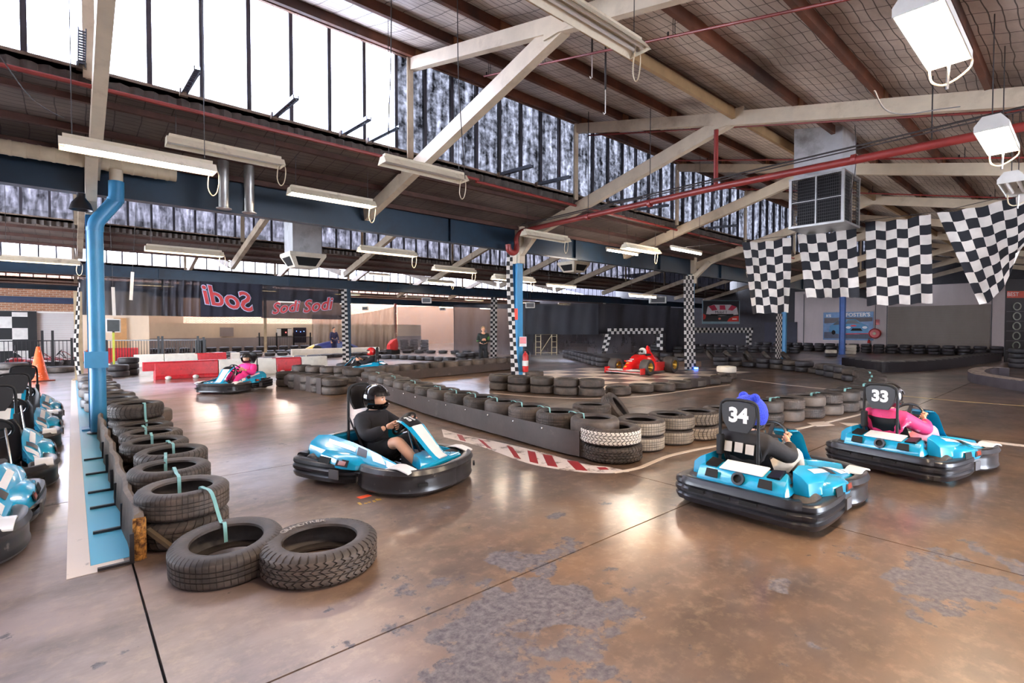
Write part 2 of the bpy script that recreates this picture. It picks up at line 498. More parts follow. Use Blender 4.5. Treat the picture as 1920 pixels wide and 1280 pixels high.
me_p = {m.name: paneme(m) for m in (M_gclear, M_gdirty, M_gdirt2)}
wname = ['', 'first', 'second', 'third', 'fourth']
M_corr = mat('old_corrugated_roofing', (78, 70, 66), 0.85, var=0.3, vs=5, bump=0.3, bs=30)
for k in (1, 2, 3, 4):
    w = empty('window_%d' % k, (0, YR[k], 0), 0, 'long clerestory glazing in the %s saw-tooth step from the camera' % wname[k], 'window', kind='structure')
    i0 = int((XA - 0.27) / GW); n = int((XB - XA) / GW) - 1
    for i in range(n):
        x = 0.27 + GW * (i0 + i)
        if k == 1: m = M_gclear if x < 4.45 else M_gdirty
        elif k == 2: m = M_gdirt2
        else: m = M_gclear
        inst(me_p[m.name], 'pane', w, (x, 0, 0))
        inst(me_mull, 'mullion', w, (x, 0, 0))
    MB().bb((XA, -0.1, ZS - 0.06), (XB, 0.08, ZS + 0.06)).obj('sill', M_sill, w, smooth=0)
    MB().bb((XA, -0.09, ZR - 0.1), (XB, 0.05, ZR + 0.02)).bb((XA, -0.14, ZR - 0.2), (XB, -0.09, ZR - 0.02)).obj('window_head', M_ltr, w, smooth=0)
    if k in (1, 2):                                       # ragged corrugated edge hanging under the sill
        nx = 900 if k == 1 else 500
        x1 = XB if k == 1 else 22.0
        def fn(u, v, x1=x1):
            x = -4 + (x1 + 4) * u
            return V((x, -0.13 - 0.035 * math.sin(2 * PI * x / 0.17), ZS - 0.05 - 0.14 * v - (0.012 * math.sin(x * 13) if v > 0.5 else 0)))
        MB().sheet(fn, nx, 1).obj('corrugated_edge', M_corr, w, smooth=60, fixn=False)

# ---- gutter beams
M_beam = mat('dark_blue_beam', (22, 46, 64), 0.4, var=0.2, vs=1.5, dirt=(22, 30, 42), ds=0.8, dw=(0.5, 0.7))
for k in (1, 2, 3):
    zb, zt = (3.62, 4.28) if k == 1 else (3.32, 3.70)
    b = empty('gutter_beam', (0, YG[k], 0), 0, 'dark blue steel gutter beam along the %s row of columns' % wname[k], 'beam')
    MB().bb((XA, -0.012, zb + 0.02), (XB, 0.012, zt - 0.02)).obj('web', M_beam, b, smooth=0)
    MB().bb((XA, -0.1, zb), (XB, 0.1, zb + 0.025)).bb((XA, -0.1, zt - 0.025), (XB, 0.1, zt)).obj('flange', M_beam, b, smooth=0)
    for i in range(10):
        MB().bb((-0.01, -0.09, zb + 0.025), (0.01, 0.09, zt - 0.025)).obj('stiffener', M_beam, b, (2.47 + 4.45 * i, 0, 0), smooth=0)

# ---- trusses
def channel(mb, p, q, w, h, mi=0):                        # open channel: web and two lips
    p, q = V(p), V(q); d = (q - p).normalized(); sx = V((1, 0, 0)); up = sx.cross(d)
    mb.bar(p, q, 0.02, h, mi, up)
    for e in (-1, 1):
        o = up * (e * (h / 2 - 0.012)) + sx * (w / 2)
        mb.bar(p + o, q + o, w, 0.022, mi, up)
    return mb
cols = [0.25, 9.12, 18.05, 26.95, 35.85]
M_trd = mat('dusty_cream_paint', (156, 140, 120), 0.55, var=0.12, dirt=(96, 80, 68), ds=1.2)
for k in (1, 2, 3):
    y0, yr, yg = YG[k - 1], YR[k] - 0.12, YG[k]
    mm = M_cream if k == 1 else M_trd
    ya = yr - 3.75
    za = roof_z(ya, k) - 0.3
    proto = None
    for i in range(10 if k < 3 else 6):
        x = 0.25 + 4.45 * i
        lab = 'cream steel truss under the roof, %s from the near end of the %s bay' % (nth(i), wname[k])
        t = empty('roof_truss', (x, yg, 0), 0, lab, 'truss', 'cream roof trusses')
        if proto is None:
            A = MB(); channel(A, (0, yr - yg, ZR - 0.3), (0, ya - yg, za), 0.11, 0.21)
            B = MB(); channel(B, (0, ya - yg, za), (0, y0 + 0.1 - yg, roof_z(y0 + 0.1, k) - 0.28), 0.1, 0.24)
            D = MB(); channel(D, (0.03, ya - yg, za), (0.03, -0.1, 3.95), 0.13, 0.25)
            Pm = MB(); Pm.bb((-0.035, yr - yg - 0.05, ZS - 0.1), (0.035, yr - yg + 0.0, ZR - 0.25)).bb((-0.06, yr - yg - 0.07, ZS - 0.1), (0.06, yr - yg - 0.05, ZR - 0.22))
            Gs = MB(); Gs.bb((-0.012, ya - yg - 0.28, za - 0.12), (0.012, ya - yg + 0.28, za + 0.14))
            proto = [('upper_chord', A.mesh('upper_chord', mm, smooth=0)), ('rafter', B.mesh('rafter', mm, smooth=0)), ('diagonal', D.mesh('diagonal', mm, smooth=0)), ('post', Pm.mesh('post', mm, smooth=0)), ('gusset', Gs.mesh('gusset', mm, smooth=0))]
        for nm, me in proto: inst(me, nm, t)
    tie = MB().bb((XA, -0.03, -0.1), (XB, 0.03, 0.06)).bb((XA, -0.03, 0.05), (XB, 0.09, 0.07)).obj('roof_tie', mat('tie_paint', (160, 130, 92), 0.55), None, (0, ya - 0.1, za + 0.06), smooth=0)
    tag(tie, 'long tan steel tie running along the truss apexes of the %s bay' % wname[k], 'beam')

# ---- columns
def column(x, y, lab, m=M_blue, top=3.64, upper=None, w=0.17):
    c = empty('steel_column', (x, y, 0), 0, lab, 'column')
    s = MB().bb((-0.012, -w / 2, 0.02), (0.012, w / 2, top))
    for e in (-1, 1): s.bb((-w / 2, e * (w / 2) - 0.012, 0.02), (w / 2, e * (w / 2) + 0.012, top))
    s.obj('shaft', m, c, smooth=0)
    MB().bb((-0.16, -0.16, 0), (0.16, 0.16, 0.025)).obj('base_plate', m, c, smooth=0)
    if upper:
        MB().bb((-w / 2, -w / 2 - 0.1, 3.3), (w / 2, w / 2 - 0.02, 4.3)).bar((0, -0.15, 3.55), (0, -0.75, 4.05), 0.14, 0.16).obj('bracket', upper, c, smooth=0)
    return c
def wrap(c, plane, pts, size, m=M_checker):               # loose checkered strip on a column; pts: (xl, xr, y) photo rows
    rows = []
    for xl, xr, py in pts:
        rows.append((PY(xl, py, plane), PY(xr, py, plane)))
    P = smoothpath([a for a, b in rows], 6); Q = smoothpath([b for a, b in rows], 6)
    mb = MB(); o = V(c.location); L = 0; vs, uv, fs = [], [], []
    W = (rows[0][0] - rows[0][1]).length
    for i in range(len(P)):
        if i: L += (P[i] - P[i - 1]).length
        for th in (0, 0.012):
            vs += [P[i] - o + V((0, th, 0)), Q[i] - o + V((0, th, 0))]
            uv += [(0.001, L / size + 0.001), (round(W / size) - 0.001, L / size + 0.001)]
    for i in range(len(P) - 1):
        a = i * 4; b = a + 4
        fs += [(a, b, b + 1, a + 1), (a + 2, a + 3, b + 3, b + 2), (a, a + 2, b + 2, b), (a + 1, b + 1, b + 3, a + 3)]
    mb.add(vs, fs, 0, uv)
    return mb.obj('checkered_strip', m, c, smooth=0)
c1 = column(0.30, YG[1], 'blue steel column behind the round blue downpipe', upper=M_cream, w=0.14)
wrap(c1, 10.3, [(170, 177, 420), (167, 177, 470), (166, 177, 520), (170, 177, 562)], 0.075)
c2 = column(cols[1], YG[1], 'blue steel column with a loose checkered strip and a fire extinguisher', upper=M_cream, w=0.2)
wrap(c2, 10.05, [(951, 961, 474), (950, 962, 520), (953, 965, 590), (957, 968, 650), (960, 975, 722)], 0.11)
MB().box((-0.14, -0.06, 1.95), (0.02, 0.16, 0.3), (0, 0, 0.6)).obj('sign_plate', mat('sign_red', (214, 70, 50), 0.5, var=0), c2, smooth=0)
c3 = column(cols[2], YG[1], 'checkered column at the back corner of the race car island', upper=M_cream)
wrap(c3, 10.05, [(1282, 1301, 517), (1283, 1302, 600), (1284, 1305, 692)], 0.135)
MB().box((0.0, -0.24, 0.06), (0.24, 0.03, 0.06)).obj('blue_lamp', emit('blue_led', (60, 110, 255), 6), c3, smooth=0)
c4 = column(cols[3], YG[1], 'blue column with a checkered strip near the dark doorway of the far wall')
wrap(c4, 10.05, [(1456, 1467, 588), (1455, 1466, 630), (1454, 1465, 674)], 0.13)
c5 = column(cols[4], YG[1], 'plain blue column in front of the blue car poster', m=mat('royal_blue_paint', (40, 96, 180), 0.4), w=0.26)
r1 = column(cols[0], 20.5, 'tan post with a curling checkered strip at the end of the blue strip', m=mat('tan_post', (170, 150, 120), 0.6, var=0.2), w=0.2, top=2.7)
wrap(r1, 20.3, [(146, 150, 530), (141, 149, 600), (138, 147, 640), (140, 149, 680), (147, 155, 712)], 0.14)
r2 = column(9.42, YG[2], 'checkered column by the black mesh banners and red helmet driver', m=M_navy, top=3.34)
wrap(r2, 21.7, [(640, 650, 542), (641, 652, 600), (643, 655, 686)], 0.1)
r3 = column(17.75, YG[2], 'checkered column beside the standing marshal', m=M_navy, top=3.34)
wrap(r3, 21.7, [(921, 932, 557), (920, 932, 610), (920, 931, 676)], 0.13)
r4 = column(27.4, YG[2], 'pale grey pole in front of the black mesh curtain', m=M_silver, w=0.12, top=3.34)
for i, x in enumerate((0.25, 9.15, 26.95)):
    column(x, YG[3], ['red painted post behind the left barrier', 'thin tan post in the far tyre maze', 'steel post of the third row at the dark far end'][i], m=[M_red, mat('tan_post', (170, 150, 120)), M_navy][i], w=0.13, top=3.34)

# ---- walls
def wall_paint(name, c, seam):
    t = NT(name); p = t.pos()
    n = t.ramp(t.noise(t.scale(p, (1, 1, 0.4)), 1.2, 6, 0.6), 0.3, 0.75)
    t.l.new(t.mix(n, lin(c), tuple(x * 0.82 for x in lin(c)[:3]) + (1,)), t.b.inputs['Base Color'])
    t.b.inputs['Roughness'].default_value = 0.6
    MATS[name] = t.mat
    return t.mat
M_wallw = wall_paint('white_wall', (206, 192, 190), 1)
M_wallc = wall_paint('cream_wall', (234, 214, 190), 1)
M_wallg = wall_paint('grey_wall', (160, 150, 150), 1)
M_char = mat('charcoal_wall', (40, 38, 44), 0.6, var=0.2)
def brick_mat():
    t = NT('brickwork'); p = t.pos()
    b = t.node('ShaderNodeTexBrick'); t.l.new(t.scale(p, (1, 1, 1)), b.inputs[0])
    mp = t.node('ShaderNodeMapping'); t.l.new(p, mp.inputs[0]); mp.inputs['Rotation'].default_value = (PI / 2, 0, 0)
    t.l.new(mp.outputs[0], b.inputs[0])
    b.inputs['Color1'].default_value = lin((178, 124, 92)); b.inputs['Color2'].default_value = lin((150, 98, 70)); b.inputs['Mortar'].default_value = lin((196, 180, 160))
    b.inputs['Scale'].default_value = 1.0; b.inputs['Brick Width'].default_value = 0.24; b.inputs['Row Height'].default_value = 0.086; b.inputs['Mortar Size'].default_value = 0.008
    t.l.new(b.outputs[0], t.b.inputs['Base Color']); t.b.inputs['Roughness'].default_value = 0.8
    return t.mat
M_brick = brick_mat()
def wall(name, a, b, m, lab):
    o = MB().bb(a, b).obj(name, m, smooth=0)
    return tag(o, lab, 'wall', kind='structure')
wr = wall('wall_right', (XB, -12, 0), (XB + 0.3, 15.2, 4.4), M_wallw, 'white painted far wall carrying the car poster')
sw = 'plain inner wall of the hall behind the camera'
wall('wall_south', (XA, -5.3, 0), (5.5, -5.0, 4.4), M_wallg, 'grey inner wall behind the camera, near the pit queue')
wall('wall_south_east', (11.5, -5.3, 0), (XB, -5.0, 4.4), M_wallg, 'grey inner wall behind the camera, beyond the open doorway')
wall('wall_south_lintel', (5.5, -5.3, 3.4), (11.5, -5.0, 4.4), M_wallg, 'lintel over the open vehicle doorway behind the camera')
wall('wall_west', (XA - 0.3, -5, 0), (XA, 10, 7), M_wallg, 'grey side wall beyond the parked karts')
wall('wall_west_north', (XA - 0.3, 24, 0), (XA, 49, 7), M_wallg, 'grey side wall beyond the roller shutter')
wall('wall_west_lintel', (XA - 0.3, 10, 4.1), (XA, 24, 7), M_wallg, 'lintel over the open side doorway beyond the parked karts')
wall('wall_far', (XB, 15.2, 0), (XB + 0.3, 49, 4.4), M_char, 'charcoal far wall behind the checkered arches')
wall('wall_far_upper', (XB, -12, 4.4), (XB + 0.3, 49, 7), M_char, 'dark gable strip above the far wall')
wall('wall_back', (XA, 47.6, 0), (XB, 47.9, 7), M_brick, 'brick back wall of the hall')
wall('wall_back_low', (3.0, 40, 0.95), (24, 40.2, 1.95), M_wallc, 'low cream partition wall in front of the brickwork')
wall('wall_back_plinth', (3.0, 39.95, 0), (24, 40.2, 0.95), M_wallg, 'grey lower band of the cream partition wall')
wall('wall_back_upper', (3.0, 42.5, 1.9), (6.2, 43, 4.2), M_wallc, 'cream wall block behind the blue downpipe')
wall('wall_left', (XA, 31.4, 2.3), (0.7, 31.7, 3.35), M_brick, 'brick strip above the grey shutter')
wall('wall_left_return', (0.55, 31.4, 0), (3.1, 31.7, 3.4), M_wallc, 'cream wall piece between the post and the downpipe')
sv = MB()
for i in range(26): sv.bb((XA, 31.4, 0.09 * i), (0.55, 31.43 + 0.012 * (i % 2), 0.09 * i + 0.085))
tag(sv.obj('door_1', wall_paint('shutter_grey', (196, 194, 194), 1), smooth=0), 'pale grey ribbed roller shutter behind the pool fence', 'door', kind='structure')
o = MB().bb((XA, 31.3, 2.72), (0.5, 31.4, 3.0)).obj('trim_1', mat('navy_stripe', (40, 54, 84), 0.5), smooth=0)
tag(o, 'navy painted stripe across the brick strip', 'trim', kind='structure')
o = MB().bb((XA, 31.25, 2.28), (0.55, 31.4, 2.36)).obj('trim_2', M_white, smooth=0)
tag(o, 'white ledge over the grey shutter', 'trim', kind='structure')
sv = MB()
for i in range(34): sv.bb((XB - 0.05 - 0.02 * (i % 2), 4.2, 0.09 * i), (XB, 9.3, 0.09 * i + 0.085))
tag(sv.obj('door_2', wall_paint('dim_shutter', (150, 138, 128), 1), smooth=0), 'wide closed roller shutter in the far white wall', 'door', kind='structure')
tag(MB().bb((XB - 0.06, 15.0, 0), (XB - 0.01, 17.4, 2.1)).obj('door_3', mat('door_navy', (34, 34, 52), 0.5), smooth=0), 'dark navy doorway panel at the far wall corner', 'door', kind='structure')
for i, y in enumerate((14.55, 9.35, 4.15, 1.5)):
    tag(MB().bb((XB - 0.05, y - 0.02, 0), (XB, y + 0.02, 4.2)).obj('trim_%d' % (i + 3), M_grey, smooth=0), 'vertical panel joint, %s on the white far wall' % nth(i), 'trim', kind='structure')
# ================================================================ lights, ducts, pipes under the roof
M_tube = emit('lit_tube', (255, 236, 214), 48)
M_tubew = emit('lit_tube_cool', (255, 240, 226), 60)
M_off = mat('unlit_tube', (226, 224, 218), 0.3, var=0)
M_fit = mat('fitting_enamel', (214, 202, 178), 0.4, var=0.1, dirt=(140, 120, 98), ds=4, dw=(0.55, 0.8))
M_flex = mat('cream_flex', (214, 198, 168), 0.5, var=0.05)
M_cable = mat('dark_cable', (58, 52, 52), 0.6, var=0)
def trough_meshes(L):
    h = L / 2; out = {}
    s = MB()
    prof = [(-0.135, 0.0), (-0.06, 0.105), (0.06, 0.105), (0.135, 0.0), (0.128, 0.0), (0.055, 0.097), (-0.055, 0.097), (-0.128, 0.0)]
    s.loft([[V((x, y, z)) for y, z in prof] for x in (-h, h)])
    for x in (-h, h): s.prism([(-0.135, 0), (0.135, 0), (0.06, 0.105), (-0.06, 0.105)], frame((x - 0.004, 0, 0), (0, 1, 0), (0, 0, 1)), 0.008)
    out['reflector'] = s.mesh('reflector', M_fit, smooth=0)
    out['batten'] = MB().bb((-h + 0.03, -0.04, 0.106), (h - 0.03, 0.04, 0.15)).mesh('batten', M_fit, smooth=0)
    tb = MB(); eb = MB()
    for y in (-0.045, 0.045):
        tb.tube([(-h + 0.06, y, 0.05), (h - 0.06, y, 0.05)], 0.019, 8)
        for e in (-1, 1): eb.bb((e * (h - 0.035) - 0.022, y - 0.016, 0.03), (e * (h - 0.035) + 0.022, y + 0.016, 0.097))
    out['tube_on'] = tb.mesh('tube', M_tube, smooth=40); out['tube_off'] = tb.mesh('tube', M_off, smooth=40)
    out['holder'] = eb.mesh('holder', M_white, smooth=0)
    return out
TR = {1.5: trough_meshes(1.5), 1.25: trough_meshes(1.25)}
me_flexloop = MB().tube(smoothpath([(0, 0, 0.1), (0.07, 0, -0.02), (0.055, 0.01, -0.22), (0.0, 0.015, -0.29), (-0.05, 0.01, -0.2), (-0.04, 0, -0.03), (0.0, 0, 0.08)], 5), 0.007, 6).mesh('flex_loop', M_flex, smooth=60)
def roof_over(y):
    for k in range(1, 5):
        if YG[k - 1] <= y <= YR[k]: return roof_z(y, k)
        if YR[k] < y < YG[k]: return ZS - 0.14 + (ZG - ZS + 0.1) * (y - YR[k]) / (YG[k] - YR[k])
    return 5.0
def fluoro(p, q, lit, lab, bare=False, loop=True, L=1.5, group=None):
    p, q = V(p), V(q); c = (p + q) / 2
    t = empty('fluorescent_light', c, 0, lab, 'light fitting', group)
    T = TR[L]; h = L / 2
    if bare:
        MB().bb((-h, -0.03, 0.02), (h, 0.03, 0.075)).obj('batten', M_fit, t, smooth=0)
        MB().tube([(-h + 0.03, 0, -0.012), (h - 0.03, 0, -0.012)], 0.02, 8).obj('tube', M_tubew, t, smooth=40)
        MB().bb((-h, -0.015, -0.03), (-h + 0.035, 0.015, 0.02)).bb((h - 0.035, -0.015, -0.03), (h, 0.015, 0.02)).obj('holder', M_white, t, smooth=0)
    else:
        inst(T['reflector'], 'reflector', t); inst(T['batten'], 'batten', t); inst(T['holder'], 'holder', t)
        inst(T['tube_on' if lit else 'tube_off'], 'tube', t)
        if loop: inst(me_flexloop, 'flex_loop', t, (h - 0.02, 0.03, 0.02))
    top = roof_over(c.y) - c.z - 0.05
    if top > 0.1:
        for e in (-1, 1): MB().tube([(e * h * 0.85, 0, 0.14 if not bare else 0.07), (e * h * 0.85, 0, top)], 0.005, 5).obj('hanger_chain', M_cable, t)
    return t
def seg(a, b, L):                                        # end points of a fitting of length L lying along X
    d1, d2 = ray(*a), ray(*b)
    # least squares of d2*t2 - d1*t1 = (L,0,0)
    a11, a12, a22 = d1.dot(d1), -d1.dot(d2), d2.dot(d2); r1, r2 = -d1.x * L, d2.x * L
    det = a11 * a22 - a12 * a12
    t1 = (r1 * a22 - a12 * r2) / det; t2 = (a11 * r2 - a12 * r1) / det
    c = (d1 * t1 + d2 * t2) / 2 + V((0, 0, EYE))
    return c - V((L / 2, 0, 0)), c + V((L / 2, 0, 0))
for a, b, lit, bare, lab in [
    ((110, 275), (403, 326), 1, 0, 'lit fluorescent trough hanging in front of the near truss by the blue downpipe'),
    ((312, 268), (530, 316), 0, 0, 'unlit cream trough light in front of the two metal flues'),
    ((542, 360), (700, 392), 1, 0, 'lit trough light between the flues and the long diagonal truss'),
    ((717, 303), (870, 345), 0, 0, 'unlit trough light crossing the long diagonal truss under the grimy windows'),
    ((982, 440), (1064, 455), 0, 0, 'unlit trough light above the mid blue column'),
    ((1170, 466), (1233, 475), 1, 0, 'lit trough light with a hanging loop over the race car island'),
    ((1137, 467), (1196, 478), 1, 1, 'bare lit tube batten left of the looped trough over the race car island'),
    ((1258, 465), (1315, 476), 1, 1, 'bare lit tube batten just left of the first checkered flag'),
    ((1005, 0), (1205, 92), 0, 0, 'large cream trough light with open reflector near the top of the frame'),
    ((272, 467), (418, 484), 1, 0, 'lit trough light low behind the blue downpipe'),
    ((674, 466), (778, 486), 1, 0, 'lit trough light below the gutter beam near the white duct diffuser'),
    ((813, 505), (890, 513), 1, 0, 'lit trough light left of the mid blue column below the beam'),
    ((1025, 535), (1080, 539), 1, 1, 'bare lit tube right of the mid blue column'),
    ((925, 524), (1000, 529), 1, 0, 'lit trough light partly behind the mid blue column'),
    ((0, 488), (150, 497), 1, 0, 'lit double trough light left of the blue downpipe'),
    ((800, 528), (850, 532), 1, 0, 'lit trough light over the draped mesh curtain'),
    ((1180, 553), (1230, 558), 1, 1, 'bare lit tube over the checkered arch'),
    ((690, 515), (730, 517), 1, 0, 'lit trough light over the checkered column by the banners')]:
    p, q = seg(a, b, 1.5)
    fluoro(p, q, lit, lab, bool(bare), loop=not bare)
n = 0
for y in (24.5, 28.6, 35.5, 39.0):
    for i in range(7):
        x = 1.0 + i * 4.6 + (1.3 if y in (28.6, 39.0) else 0)
        lit = y > 30 or i % 4 != 3  # two farthest lines are added and all lit to brighten the back
        fluoro((x, y, 3.55), (x + 1.5, y, 3.55), lit, '%s %s light, %s along the %s line of the far bays' % ('lit' if lit else 'unlit', 'added bare tube' if y > 30 else 'trough', nth(i), ['first', 'second', 'third', 'fourth'][[24.5, 28.6, 35.5, 39.0].index(y)]), y > 30, loop=False, group='lights of the far bays')
for i, x in enumerate((20.5, 25.0, 30.0, 35.0)):
    fluoro((x, 6.2, 3.9), (x + 1.5, 6.2, 3.9), 1 if i in (1, 2) else 0, 'bare tube batten over the dark corner, %s from the flags' % nth(i), True, False)

# high-bay lamps, a row along X at about Y 0.78
M_hb = emit('highbay_tube', (255, 230, 200), 170)
M_hbw = mat('highbay_inner_white', (240, 236, 226), 0.4, var=0.0)
HBL, HBW = 1.05, 0.27
hs = MB()
hp = [(-HBW / 2, 0), (-HBW / 2, 0.06), (-0.07, 0.15), (0.07, 0.15), (HBW / 2, 0.06), (HBW / 2, 0), (HBW / 2 - 0.008, 0), (HBW / 2 - 0.008, 0.056), (0.066, 0.142), (-0.066, 0.142), (-HBW / 2 + 0.008, 0.056), (-HBW / 2 + 0.008, 0)]
hs.loft([[V((x, y, z)) for y, z in hp] for x in (-HBL / 2, HBL / 2)])
for x in (-HBL / 2, HBL / 2): hs.prism([(-HBW / 2, 0), (HBW / 2, 0), (HBW / 2, 0.06), (0.07, 0.15), (-0.07, 0.15), (-HBW / 2, 0.06)], frame((x - 0.004, 0, 0), (0, 1, 0), (0, 0, 1)), 0.008)
me_hbs = hs.mesh('housing', mat('highbay_housing', (206, 204, 198), 0.45, var=0.1), smooth=0)
ht = MB()
for y in (-0.06, 0.06): ht.tube([(-0.47, y, 0.04), (0.40, y, 0.04), (0.425, y, 0.04)], [0.024, 0.024, 0.014], 10)
me_hbt = ht.mesh('tube', M_hb, smooth=50); me_hbto = ht.mesh('tube', M_off, smooth=50)
me_hbc = MB().bb((-0.14, -0.08, 0.15), (0.14, 0.08, 0.2)).mesh('ballast_box', M_fit, smooth=0)
def highbay(x, y, z, lit, lab):
    t = empty('high_bay_light', (x, y, z), 0.0, lab, 'light fitting', 'high-bay lights')
    inst(me_hbs, 'housing', t); inst(me_hbt if lit else me_hbto, 'tube', t); inst(me_hbc, 'ballast_box', t)
    top = roof_over(y) - z
    MB().tube([(-0.45, 0, 0.1), (-0.45, 0, top)], 0.006, 5).tube([(0.45, 0, 0.1), (0.45, 0, top)], 0.006, 5).obj('hanger_chain', M_cable, t)
    MB().tube(smoothpath([(0.5, -0.1, 0.1), (0.6, -0.12, -0.02), (0.58, 0.02, -0.12), (0.5, 0.1, -0.1), (0.53, 0.12, 0.05)], 5), 0.008, 6).obj('flex_loop', M_flex, t, smooth=60)
    MB().tube([(0.52, 0.0, 0.02), (0.53, 0.01, -0.18)], 0.012, 5).obj('loose_chain', M_chrome, t)
    return t
highbay(4.62, 0.78, 3.58, 1, 'large lit high-bay light at the top of the frame')
highbay(7.65, 0.74, 3.58, 1, 'lit high-bay light hanging over the red sprinkler main')
highbay(10.0, 0.78, 3.5, 0, 'unlit high-bay light above the last checkered flag')
highbay(2.0, 0.72, 3.6, 1, 'lit high-bay light almost overhead of the track entry')
highbay(-0.9, 0.74, 3.6, 0, 'unlit high-bay light above the parked kart side')

# spiral duct over the beam, two flues, downpipe
e = PY(330, 329, 9.85)
pr = []; x = e.x; rr = []
while x > XA:
    pr += [(x, e.y, e.z), (x - 0.10, e.y, e.z), (x - 0.11, e.y, e.z), (x - 0.135, e.y, e.z)]; rr += [0.1, 0.1, 0.106, 0.106]; x -= 0.15
o = MB().tube(pr, rr, 18).obj('spiral_duct', mat('cream_duct', (196, 178, 150), 0.5, var=0.12), smooth=30)
tag(o, 'cream spiral duct lying along the top of the blue gutter beam', 'duct')
for i, (px, y0, y1) in enumerate(((418, 252, 390), (466, 264, 398))):
    a, b = PY(px, y0, 9.45), PY(px, y1, 9.45); b.x = a.x
    t = empty('metal_flue', (a.x, a.y, b.z), 0, 'galvanised flue pipe hanging through the roof edge, %s of the pair' % ('nearer the downpipe' if i == 0 else 'nearer the diagonal truss'), 'flue')
    hgt = a.z - b.z + 0.15
    MB().tube([(0, 0, 0), (0, 0, hgt * 0.3), (0, 0, hgt * 0.31), (0, 0, hgt * 0.62), (0, 0, hgt * 0.63), (0, 0, hgt)], [0.076, 0.076, 0.08, 0.08, 0.076, 0.076], 18).obj('pipe', M_silver, t, smooth=30)
    MB().lathe([(0.07, 0), (0.115, -0.012), (0.115, 0.0), (0.08, 0.012)], 18).obj('flange', M_silver, t, smooth=0)
t = empty('downpipe', (0.33, 9.78, 0), 0, 'thick round light blue downpipe with a dog-leg bend at its top', 'pipe')
MB().tube([(0, 0, 0.0)] + [(0, 0, 0.4 * i) for i in range(1, 8)] + smoothpath([(0, 0, 3.02), (0.02, 0, 3.14), (0.09, 0, 3.25), (0.19, 0, 3.40), (0.25, 0, 3.5), (0.26, 0, 3.64)], 3) + [(0.26, 0, 3.78)], 0.098, 20).obj('pipe', M_blue, t, smooth=40)
MB().tube([(0.26, 0, 3.74), (0.26, 0, 3.95)], 0.085, 16).obj('cream_stub', M_cream, t, smooth=40)
for z in (3.03, 3.5): MB().lathe([(0.098, -0.03), (0.105, -0.03), (0.105, 0.03), (0.098, 0.03)], 20, Matrix.Translation((0.0 if z < 3.3 else 0.25, 0, z))).obj('joint_band', M_blue, t, smooth=30)
MB().bb((-0.15, -0.125, 0.98), (0.12, -0.105, 1.22)).bb((-0.15, -0.12, 0.98), (-0.13, 0.3, 1.22)).obj('bracket_plate', M_blue, t, smooth=0)
MB().lathe([(0.1, 0), (0.14, 0), (0.14, 0.02), (0.1, 0.03)], 20).obj('foot_flange', M_steel, t, smooth=0)

# red sprinkler main with riser, elbow and branch lines
t = empty('sprinkler_main', (8.8, 0, 4.06), 0, 'thick red sprinkler main running from the mid column out over the flags', 'pipe')
MB().tube([(0, -2.0, -0.06), (0, 0.6, -0.05), (0, 4.5, 0.03), (0, 9.4, 0.0)] + smoothpath([(0, 9.5, 0.0), (0, 9.75, -0.02), (-0.05, 9.86, -0.18), (-0.05, 9.84, -0.38)], 4), 0.06, 12).obj('pipe', M_red, t, smooth=40)
MB().tube(smoothpath([(-0.05, 9.84, -0.36), (-0.08, 9.84, -0.5), (-0.2, 9.84, -0.56), (-0.32, 9.84, -0.5), (-0.35, 9.84, -0.36)], 5), 0.075, 12).obj('elbow', M_red, t, smooth=40)
MB().tube([(0, 4.53, 0.03), (0, 4.53, 1.05)], 0.04, 10).obj('riser', M_red, t, smooth=40)
for y in (2.4, 5.9, 7.5): MB().lathe([(0.06, -0.03), (0.075, -0.03), (0.075, 0.03), (0.06, 0.03)], 12, Matrix.Translation((0, y, 0.0)) @ Matrix.Rotation(PI / 2, 4, 'X')).obj('clamp', M_red, t, smooth=0)
for y in (1.5, 5.9, 7.5): MB().tube([(0, y, 0.05), (0, y, roof_z(y, 1) - 4.06)], 0.008, 6).obj('hanger_rod', M_steel, t)
for i, (x, ya, yb) in enumerate(((5.55, -0.3, 7.1), (9.5, -0.3, 8.1), (12.3, 0.0, 8.1), (16.5, 0, 8.1))):
    t = empty('sprinkler_branch', (x, 0, 0), 0, 'thin red sprinkler pipe under the near roof slope, %s from the camera end' % nth(i), 'pipe', 'thin sprinkler pipes')
    za, zb = roof_z(ya, 1) - 0.36, roof_z(yb, 1) - 0.36
    MB().tube([(0, ya, za), (0, yb, zb)], 0.017, 8).obj('pipe', M_red, t, smooth=40)
    for f in (0.2, 0.5, 0.8, 0.98):
        y = ya + (yb - ya) * f; z = za + (zb - za) * f
        MB().tube([(-0.02, y, z), (-0.02, y, z + 0.2)], 0.005, 5).tube([(0.02, y, z), (0.02, y, z + 0.2)], 0.005, 5).tube([(0, y + 0.08, z), (0, y + 0.08, z + 0.08)], 0.014, 6).obj('clip', M_steel, t)
o = MB().tube([(6.2, 8.2, 4.5), (24, 8.2, 4.45)], 0.03, 8).tube([(-8, 8.12, 4.5), (6.2, 8.12, 4.52)], 0.028, 8).obj('sill_pipe', M_red, smooth=40)
tag(o, 'red conduit running just under the clerestory sill', 'pipe')
o = MB().tube([(8.7, 0.6, 4.22), (8.7, 9.6, 4.2)], 0.014, 6).tube([(8.62, 0, 4.15), (8.62, 9.6, 4.14)], 0.01, 6).obj('conduit', M_cable, smooth=40)
tag(o, 'thin dark conduits strung above the red sprinkler main', 'cable')
